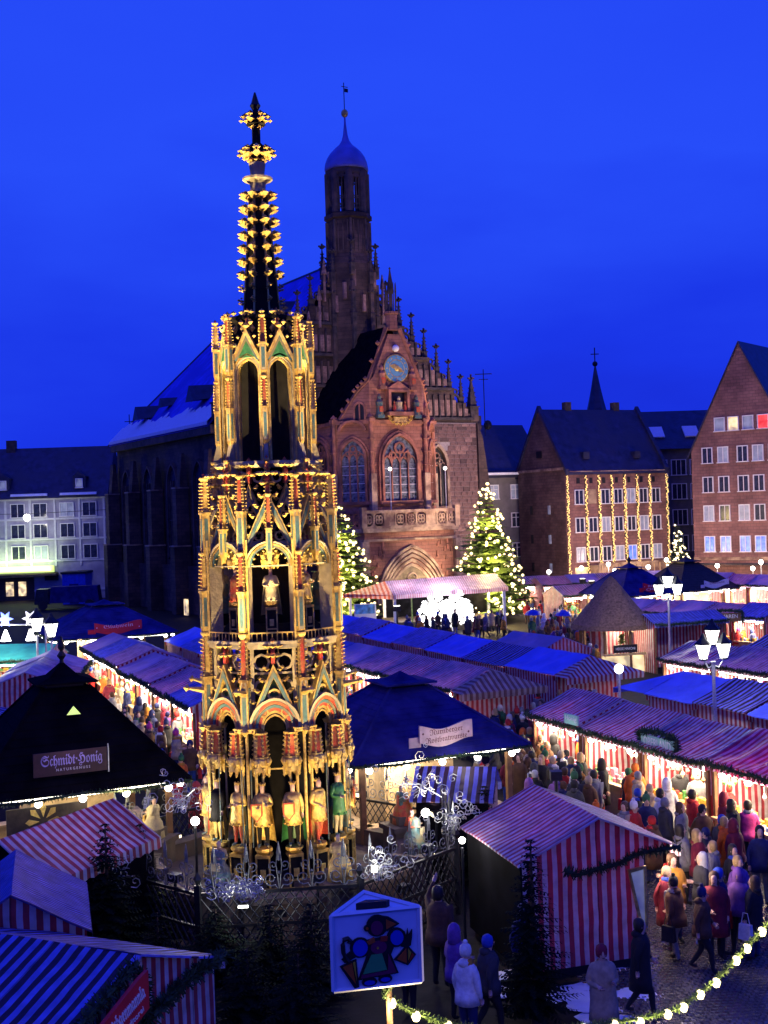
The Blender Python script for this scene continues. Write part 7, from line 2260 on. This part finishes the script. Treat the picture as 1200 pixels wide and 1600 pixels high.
lantern_post(Vector((10.1, 37.9, 0)), 4.9, 'large lantern post with two glass heads over the blue right hand roofs', [(-.30, 0), (.34, .02), (0, .45)], 420, hs=1.15)
lantern_post(Vector((14.0, 60.5, 0)), 5.2, 'bright lantern post with three glass heads in front of the lilac roofs', [(-.45, 0), (.45, 0), (0, .4)], 1100, hs=1.4)
lantern_post(Vector((-17.6, 61, 0)), 4.3, 'lantern post nearer the teal roof', [(0, .1)], 500, hs=1.7)
lantern_post(Vector((-16.6, 60, 0)), 4.1, 'lantern post beside the red bannered pavilion', [(0, .1)], 500, hs=1.7)
p = onz(967, 1045, 3.5); t = thing('ball_lamp', 'dazzling round lamp on a slim pole between the two right rows', 'street lamp', (p.x, p.y, 0))
b = MB(); b.cyl(0, 0, 0, 3.4, .045, n=6); b.build('pole', M['silver'], t); b = MB(); b.ball(0, 0, 3.5, .16, 0, 12, 8); b.build('lamp_globe', M['bulb_w'], t, smooth=True); lamp('POINT', 'lamp_light', (0, 0, 3.5), 600, (1, .9, .7), t, .16)
for k in range(9):
    x, y = 15.2 + k * 2.9, 113.5 - k * .9
    t = thing('market_lamp', 'bare white lamp over the far stalls, %s from the fir tree' % ords[k], 'lamp', (x, y, 0), 0, 'bare lamps over the far stalls')
    b = MB(); b.cyl(0, 0, 0, 3.0 + .3 * (k % 2), .04, n=5); b.build('pole', M['silver'], t); b = MB(); b.ball(0, 0, 3.1 + .3 * (k % 2), .2, 0, 10, 7); b.build('lamp_globe', M['bulb_w'], t, smooth=True)
    lamp('POINT', 'lamp_light', (0, 0, 3.1 + .3 * (k % 2)), 1500, (1, .70, .52), t, .26)
for (x, y, e_, lab) in ((20.5, 112, 1700, 'added fill lamp before the hall balcony'), (27.0, 117, 1500, 'added fill lamp by the slim fir'), (33, 107, 1700, 'added fill lamp among far stalls near the gable house'), (38, 106, 1300, 'added fill lamp at the far right before the gable house')):
    t = thing('fill_pole', lab, 'street lamp', (x, y, 0)); b = MB(); b.cyl(0, 0, 0, 3.6, .05, n=6); b.build('pole', M['silver'], t); b = MB(); b.ball(0, 0, 3.7, .2, 0, 12, 8); b.build('lamp_globe', M['bulb_w'], t, smooth=True)  # lamps put in to stand for stall glow on the house fronts
    lamp('POINT', 'lamp_light', (0, 0, 3.7), e_, (1, .72, .50), t, .3)

# ------------------------------------------------------------------ stall name boards
def name_board(px, py, z, rz, w_, h_, label, lines, size, boardm, inkm, garl=False):
    p = onz(px, py, z)
    t = thing('name_board', label, 'sign', p, rz)
    b = MB(); b.box(0, 0, -h_ / 2, w_, .06, h_); b.build('board', boardm, t)
    for i, ln in enumerate(lines):
        obj('lettering', text_mesh(ln, size if i == 0 else size * .45, [inkm], .005, width=w_ * .82), t, (0, -.035, h_ * .1 - i * h_ * .36))
    if garl:
        o = garland_mesh([(-w_ / 2 - .1, 0, -h_ / 2 - .1), (-w_ / 2 - .1, 0, h_ / 2 + .05), (0, 0, h_ / 2 + .16), (w_ / 2 + .1, 0, h_ / 2 + .05), (w_ / 2 + .1, 0, -h_ / 2 - .1)], .15, 90, 2).build('fir_garland', M['fir'], t); o['kind'] = 'stuff'
    lamp('POINT', 'sign_fill', (0, -.6, -.3), 7, (.9, 1, .9), t, .1)
    return t
rzR = math.atan2(dR.y, dR.x)
name_board(1028, 1165, 2.45, rzR, 1.5, .46, 'pale mint sign with fir surround on the bright right row', ['OBERLAND', 'Spezialitaten'], .34, M['sign_mint'], M['sign_white'], True)
name_board(893, 1124, 2.72, rzR, .75, .3, 'small green sign on the violet roof at the far end of the right row', ['Honig'], .2, M['sign_mint'], M['sign_white'])
name_board(1130, 965, 2.6, R(0), 2.0, .5, 'dark framed sign above the distant lilac roofed stalls', ['SPIELWAREN'], .3, M['wood'], M['sign_white'], True)
# ================================================================== EMBLEM SIGN ON ITS POLE
pL = onz(518, 1431, 5.58); pR = onz(655, 1417, 5.58)
side = (pR - pL); side.z = 0
wE = side.length; rzE = math.atan2(side.y, side.x)
es = thing('emblem_sign', 'three sided white sign box on a pole with a cut-out market figure emblem', 'sign', Vector(((pL.x + pR.x) / 2, (pL.y + pR.y) / 2, 0)), rzE)
Hs = .68; zT = 5.58; zB = zT - Hs
tri = [(-wE / 2, 0), (wE / 2, 0), (0, wE * .72)]
b = MB(); b.slab([(x * .985, .012 + y * .97) for x, y in tri], zB + .01, zT - .012)
b.build('sign_box', mat('sign_panel_white', (.82, .80, .86), .5, var=.05), es)
b = MB()
for i in range(3):
    a, c = Vector((*tri[i], 0)), Vector((*tri[(i + 1) % 3], 0))
    for z in (zB, zT): b.tube([a + Vector((0, 0, z)), c + Vector((0, 0, z))], .022, 4)
    b.tube([a + Vector((0, 0, zB)), a + Vector((0, 0, zT))], .024, 4)
b.build('box_frame', M['frame'], es)
b = MB(); b.slab([(-.16, .12), (.12, .10), (.16, .14), (-.05, .2)], zT - .01, zT + .05); b.build('roof_fitting', M['dark'], es)
b = MB(); b.cyl(.13, .16, 0, zB, .028, n=8); b.build('pole', M['wood'], es)
EC = {k: mat('emblem_' + k, c, .5, var=.05) for k, c in dict(black=(.008, .008, .01), orange=(.62, .10, .01), yellow=(.7, .42, .02), blue=(.02, .06, .50), green=(.06, .42, .10), plum=(.22, .01, .06), red=(.55, .03, .01)).items()}
def E(x, y): return ((x - 355) / 455 * wE, zB + (1195 - y) / 385 * Hs)
layer = [0]
def shp(name, col, pts, off):
    b = MB(); b.prism([E(*p) for p in pts], -.012 - off * .004, .0); b.build(name, EC[col], es)
def disc(cx, cy, rx, ry=None, n=18): ry = ry or rx; return [(cx + rx * math.cos(2 * PI * k / n), cy - ry * math.sin(2 * PI * k / n)) for k in range(n)]
shp('emblem_head', 'black', disc(358, 882, 56), 1); shp('emblem_ear', 'black', disc(305, 890, 16), 1); shp('emblem_ear_fill', 'orange', disc(306, 890, 7), 4)
shp('emblem_hood', 'black', [(370, 830), (420, 842), (474, 882), (410, 915), (380, 900)], 2); shp('emblem_hood_fill', 'orange', [(404, 852), (456, 880), (404, 903)], 4)
shp('emblem_face', 'plum', disc(356, 892, 32, 36), 4)
shp('emblem_sleeve', 'black', disc(267, 985, 52), 1); shp('emblem_sleeve_fill', 'blue', disc(267, 985, 38, 42), 4)
shp('emblem_sleeve', 'black', disc(456, 952, 50), 1); shp('emblem_sleeve_fill', 'blue', disc(458, 952, 34, 38), 4)
shp('emblem_body', 'black', [(300, 950), (410, 940), (440, 1000), (425, 1035), (310, 1035), (285, 990)], 3); shp('emblem_vest', 'plum', disc(362, 990, 42, 34), 5)
shp('emblem_collar', 'orange', [(300, 955), (340, 940), (345, 960), (310, 972)], 6); shp('emblem_collar', 'red', [(375, 940), (410, 940), (405, 962), (370, 960)], 6); shp('emblem_button', 'yellow', disc(356, 992, 6, 6, 8), 7)
shp('emblem_skirt', 'black', [(305, 1015), (400, 1012), (425, 1035), (462, 1135), (252, 1150)], 2); shp('emblem_skirt_hem', 'plum', [(270, 1122), (405, 1112), (410, 1025), (450, 1128), (265, 1140)], 5); shp('emblem_apron', 'green', [(322, 1025), (377, 1022), (400, 1108), (276, 1118)], 6)
shp('emblem_foot', 'black', disc(310, 1166, 40, 22), 1); shp('emblem_foot_fill', 'blue', disc(310, 1168, 28, 12), 4); shp('emblem_foot', 'black', disc(392, 1158, 36, 22), 1); shp('emblem_foot_fill', 'blue', disc(392, 1160, 25, 11), 4)
shp('emblem_umbrella', 'black', [(160, 1070), (246, 1042), (256, 1185), (232, 1190)], 1); shp('emblem_umbrella_fill', 'orange', [(176, 1075), (222, 1058), (238, 1165)], 4); shp('emblem_umbrella_fill', 'yellow', [(227, 1056), (238, 1052), (243, 1150)], 5)
b = MB(); b.tube([(E(x, y)[0], -.018, E(x, y)[1]) for x, y in ((205, 1050), (192, 1030), (180, 1000), (178, 960), (185, 935), (205, 930), (218, 945), (212, 958))], .022, 6); b.build('emblem_umbrella_handle', EC['black'], es)
shp('emblem_arm', 'black', [(215, 1000), (245, 990), (245, 1030), (185, 1055), (170, 1035)], 2)
shp('emblem_lantern', 'black', [(512, 995), (556, 1050), (512, 1102), (440, 1066)], 1); shp('emblem_lantern_fill', 'orange', [(505, 1012), (505, 1088), (455, 1062)], 4); shp('emblem_lantern_fill', 'yellow', [(514, 1012), (530, 1035), (514, 1075)], 4); shp('emblem_lantern_fill', 'red', [(534, 1038), (545, 1050), (516, 1086)], 4)
shp('emblem_hand', 'black', [(490, 960), (500, 925), (508, 950), (516, 910), (520, 945), (540, 918), (538, 955), (530, 1000), (505, 1010), (478, 1000)], 2)

# ================================================================== GARLAND WITH BULBS
ga = Vector((es.location.x + .13, es.location.y + .1, 4.9))
pts = []
ctrl = [(600, 1556), (650, 1583), (705, 1600), (780, 1612), (860, 1610), (930, 1600), (1000, 1592), (1060, 1575), (1120, 1530), (1160, 1485), (1200, 1440), (1260, 1370)]
for i, (px, py) in enumerate(ctrl):
    d = 11.2 + .12 * i
    pts.append(ond(px, py, d))
gt = thing('bulb_garland', 'sagging green garland with glowing bulbs strung from the emblem sign pole', 'garland', (0, 0, 0))
o = garland_mesh([ga] + pts, .045, 190, 9).build('greenery', M['firlit'], gt); o['kind'] = 'stuff'
acc = 0; last = pts[0]; bmb = MB(); bmb.lathe([(.001, .05), (.03, .038), (.045, 0), (.03, -.038), (.001, -.05)], 8, cap=False); bmb = bmb.mesh('bulb', [M['bulb']], True)
targets = [(612, 1563), (650, 1583), (700, 1598), (752, 1607), (806, 1611), (860, 1610), (912, 1603), (960, 1597), (1000, 1593), (1043, 1583), (1068, 1570), (1094, 1552), (1119, 1529), (1150, 1505), (1167, 1482), (1190, 1452), (1215, 1420)]
for (px, py) in targets:
    # nearest span of the string
    best = None
    for i in range(len(ctrl) - 1):
        (x0, y0), (x1, y1) = ctrl[i], ctrl[i + 1]
        if x0 <= px <= x1: best = pts[i].lerp(pts[i + 1], (px - x0) / (x1 - x0))
    if best is not None: obj('bulb', bmb, gt, best + Vector((0, 0, -.03)))
for k in (0, 1, 3, 6, 7, 8, 9, 10): lamp('POINT', 'string_light', pts[k] + Vector((0, -.1, -.12)), 16, (1, .8, .45), gt, .05)
b = MB(); b.cyl(pts[-1].x, pts[-1].y, 0, pts[-1].z + .1, .05, n=6); b.build('pole', M['wood'], gt)

# ================================================================== PEOPLE
def seg_zone(a, b_, w_):
    def f(rr):
        t = rr.random(); p = a.lerp(b_, t)
        d = (b_ - a).normalized(); n = Vector((-d.y, d.x, 0))
        p = p + n * rr.uniform(-w_, w_); p.z = 0; return p
    return f
bright = ['red', 'orange', 'beige', 'white', 'ochre', 'brown', 'black', 'navy', 'charcoal', 'grey', 'maroon', 'black', 'brown', 'charcoal', 'navy']
dull = ['black', 'navy', 'charcoal', 'brown', 'grey', 'maroon', 'beige', 'green', 'violet', 'black']
mix = bright + dull
# along the counters of the bright right row
ca_ = rR0 - QD * 2.6; cb_ = rR2 - QD * 2.6
crowd(21, seg_zone(ca_, cb_, .65), 'at bright right counters', 1, bright, yaw=ROWROT + PI)
crowd(13, seg_zone(ca_ - QD * 1.6, cb_ - QD * 1.4, .9), 'before bright right row', 2, mix)
# lane crossing between brewery pavilion and right row
crowd(24, seg_zone(Vector((4.2, 41.5, 0)), Vector((4.6, 33, 0)), 1.0), 'beside brewery pavilion', 3, mix)
crowd(14, seg_zone(Vector((5.2, 47, 0)), Vector((4.6, 41, 0)), 1.2), 'by the striped awnings', 4, mix)
crowd(22, seg_zone(Vector((8.0, 52, 0)), Vector((5.8, 44, 0)), 1.3), 'near dazzling round lamp', 5, mix)
crowd(9, seg_zone(Vector((6.0, 30.5, 0)), Vector((8.3, 25.5, 0)), 1.0), 'on the wet cobbles', 6, mix)
crowd(8, seg_zone(Vector((6.0, 26.2, 0)), Vector((6.6, 23.3, 0)), .9), 'beside the striped hut', 7, mix)
# left lane
crowd(38, seg_zone(Vector((-13.6, 62, 0)), Vector((-8.6, 44.5, 0)), 1.15), 'at left lane counters', 8, mix)
crowd(24, seg_zone(Vector((-8.8, 45, 0)), Vector((-5.4, 33.5, 0)), .9), 'beside the black pavilion', 9, mix)
crowd(26, seg_zone(Vector((-18.5, 64, 0)), Vector((-13.0, 63.5, 0)), 1.6), 'before red bannered pavilion', 10, mix)
# lane of the near middle row
crowd(14, seg_zone(rC0.lerp(rC1, .6) - QD * 2.7, rC1 - QD * 2.7, .6), 'at middle row counters', 11, mix)
# far plaza
crowd(46, lambda rr: Vector(((235 + rr.uniform(-20, 95)) / 1900 * (y_ := rr.uniform(74, 99)), y_, 0)), 'by the lit fir', 12, mix)
crowd(30, lambda rr: Vector(((220 + rr.uniform(-30, 120)) / 1900 * (y_ := rr.uniform(64, 75)), y_, 0)), 'near the thatched hut', 13, mix)
crowd(20, lambda rr: Vector(((60 + rr.uniform(-30, 130)) / 1900 * (y_ := rr.uniform(84, 90.5)), y_, 0)), 'before the stage', 14, mix)
crowd(14, seg_zone(Vector((16, 72, 0)), Vector((26, 70, 0)), .7), 'at distant lilac stalls', 15, mix)
crowd(8, seg_zone(Vector((15.5, 52, 0)), Vector((15.2, 47, 0)), .5), 'by far right block', 16, mix)
# singled out figures
def at(px, py): p = onz(px, py, 0); return p
P1 = 'person '
person(at(690, 1545), 2.6, 'brown', 'black', ('hair', 'dark'), 3, 0, None, '', 1.12, None, pre='person in brown jacket raising one arm beside the emblem sign')
person(at(716, 1600) , 2.2, 'violet', 'black', ('hood', 'violet'), 1, 0, None, '', 1., None, pre='person in violet hooded jacket below the emblem sign')
person(at(733, 1640) , 2.4, 'white', 'navy', ('pompom', 'white'), 0, 0, None, '', 1., None, pre='person in white knitted hat at the bottom edge')
person(at(822, 1560), .4, 'navy', 'navy', ('hat', 'grey'), 0, 1, None, '', 1., None, pre='person in long navy coat and grey hat in the dark beside the fir')
person(at(945, 1640), .1, 'beige', 'black', ('hat', 'maroon'), 1, 1, None, '', 1., None, pre='person in long pale coat near the bottom edge under the garland')
person(at(1003, 1590), 1.5, 'black', 'black', ('hair', 'dark'), 2, 1, None, '', 1., None, pre='person in long black coat walking between hut and garland')
person(at(1055, 1475), .2, 'ochre', 'navy', ('hair', 'brown'), 1, 0, None, '', 1.06, None, pre='person in ochre anorak beside the open hut counter')
person(at(1120, 1500), -.3, 'maroon', 'black', ('long_hair', 'brown'), 4, 1, None, '', 1., None, pre='person in long maroon coat on the cobbles by the garland bulbs')
person(at(1158, 1470), .5, 'violet', 'black', ('hair', 'blond'), 0, 0, 'white', '', 1., None, pre='person in violet jacket carrying a white bag on the cobbles')
person(at(1172, 1362), 2.8, 'pink', 'black', ('hair', 'dark'), 1, 0, None, '', 1., None, pre='person in bright pink jacket with dark hair before the last stall')
person(at(1140, 1330), 2.0, 'red', 'navy', ('hat', 'red'), 4, 0, 'blue', '', 1., None, pre='person in red jacket with blue bag next to the pink jacket')
person(at(1045, 1322), 2.9, 'white', 'beige', ('hood', 'white'), 0, 1, None, '', 1.02, None, pre='person in long white hooded coat in the lane')
person(at(1065, 1300), 2.9, 'black', 'navy', ('hair', 'dark'), 0, 0, None, '', 1.05, None, pre='person in black jacket behind the white hooded coat')
person(at(995, 1300), 2.7, 'orange', 'navy', ('hat', 'orange'), 4, 0, None, '', 1.08, None, pre='person in orange jacket and orange hat in the lane before the mint sign')
person(at(915, 1235), 2.4, 'orange', 'navy', ('hair', 'blond'), 0, 0, None, '', 1.08, None, pre='person in orange jacket with blond hair at the far counter')
person(at(1092, 1310), 2.9, 'grey', 'black', ('hair', 'grey'), 1, 0, None, '', 1.05, None, pre='person in grey jacket with grey hair at the lit counter')
person(at(885, 1290), 3.0, 'red', 'black', ('hair', 'brown'), 1, 0, None, '', .95, None, pre='person in red jacket with brown hair behind the hut roof')
person(at(640, 1590), 2.4, 'white', 'black', ('hat', 'white'), 0, 0, None, '', .9, None, pre='person in white hat hidden behind the emblem sign edge')
person(at(765, 1620), 2.0, 'charcoal', 'black', ('hat', 'blue'), 2, 0, None, '', 1., None, pre='person in charcoal jacket and blue hat at the lower edge')
person(at(1100, 1370), .3, 'brown', 'black', ('hat', 'black'), 2, 1, 'brown', '', 1., None, pre='person in long brown coat crossing the bright wet cobbles')
# blue sheet covered table at the right row
p = onz(935, 1185, .5); p.z = 0
t = thing('covered_table', 'table covered with a bright blue plastic sheet before the right row counter', 'table', p, ROWROT)
b = MB(); b.box(0, 0, .82, 1.3, .7, .05); b.build('tabletop', M['wood'], t)
b = MB(); b.box(0, 0, .12, 1.36, .76, .78, tx=.97); b.build('sheet', M['fabric_blue'], t)
for x in (-.55, .55):
    for y in (-.28, .28):
        b = MB(); b.box(x, y, 0, .05, .05, .82); b.build('leg', M['wood'], t)
# blue umbrellas in the far crowd
for k, (px, py) in enumerate(((880, 958), (832, 957))):
    p = onz(px, py, 2.1); t = thing('umbrella', 'open blue umbrella above the far crowd, %s the thatched hut' % ('closer to' if k == 0 else 'farther from'), 'umbrella', (p.x, p.y, 0))
    b = MB(); b.lathe([(.55, 1.95), (.42, 2.15), (.18, 2.28), (.01, 2.33)], 8); b.build('umbrella_cloth', M['fabric_blue'], t); b = MB(); b.cyl(0, 0, 1.0, 2.4, .012, n=5); b.build('umbrella_stick', M['iron'], t)
# snow patches on the ground behind the striped hut corner
b = MB(); rr = random.Random(3)
for k in range(14):
    cx, cy = rr.uniform(1.5, 4.6), rr.uniform(21.6, 24.2); n = 9
    P = [(cx + rr.uniform(.25, .6) * math.cos(2 * PI * q / n), cy + rr.uniform(.15, .4) * math.sin(2 * PI * q / n)) for q in range(n)]
    b.add([(x, y, .004 + .003 * k) for x, y in P] + [(cx, cy, .04 + .003 * k)], [(q, (q + 1) % n, n) for q in range(n)])
o = b.build('snow_patches', M['snow'], None); o['kind'] = 'stuff'; tag(o, 'trodden snow patches on the dark paving below the striped hut', 'snow', None, 'stuff')
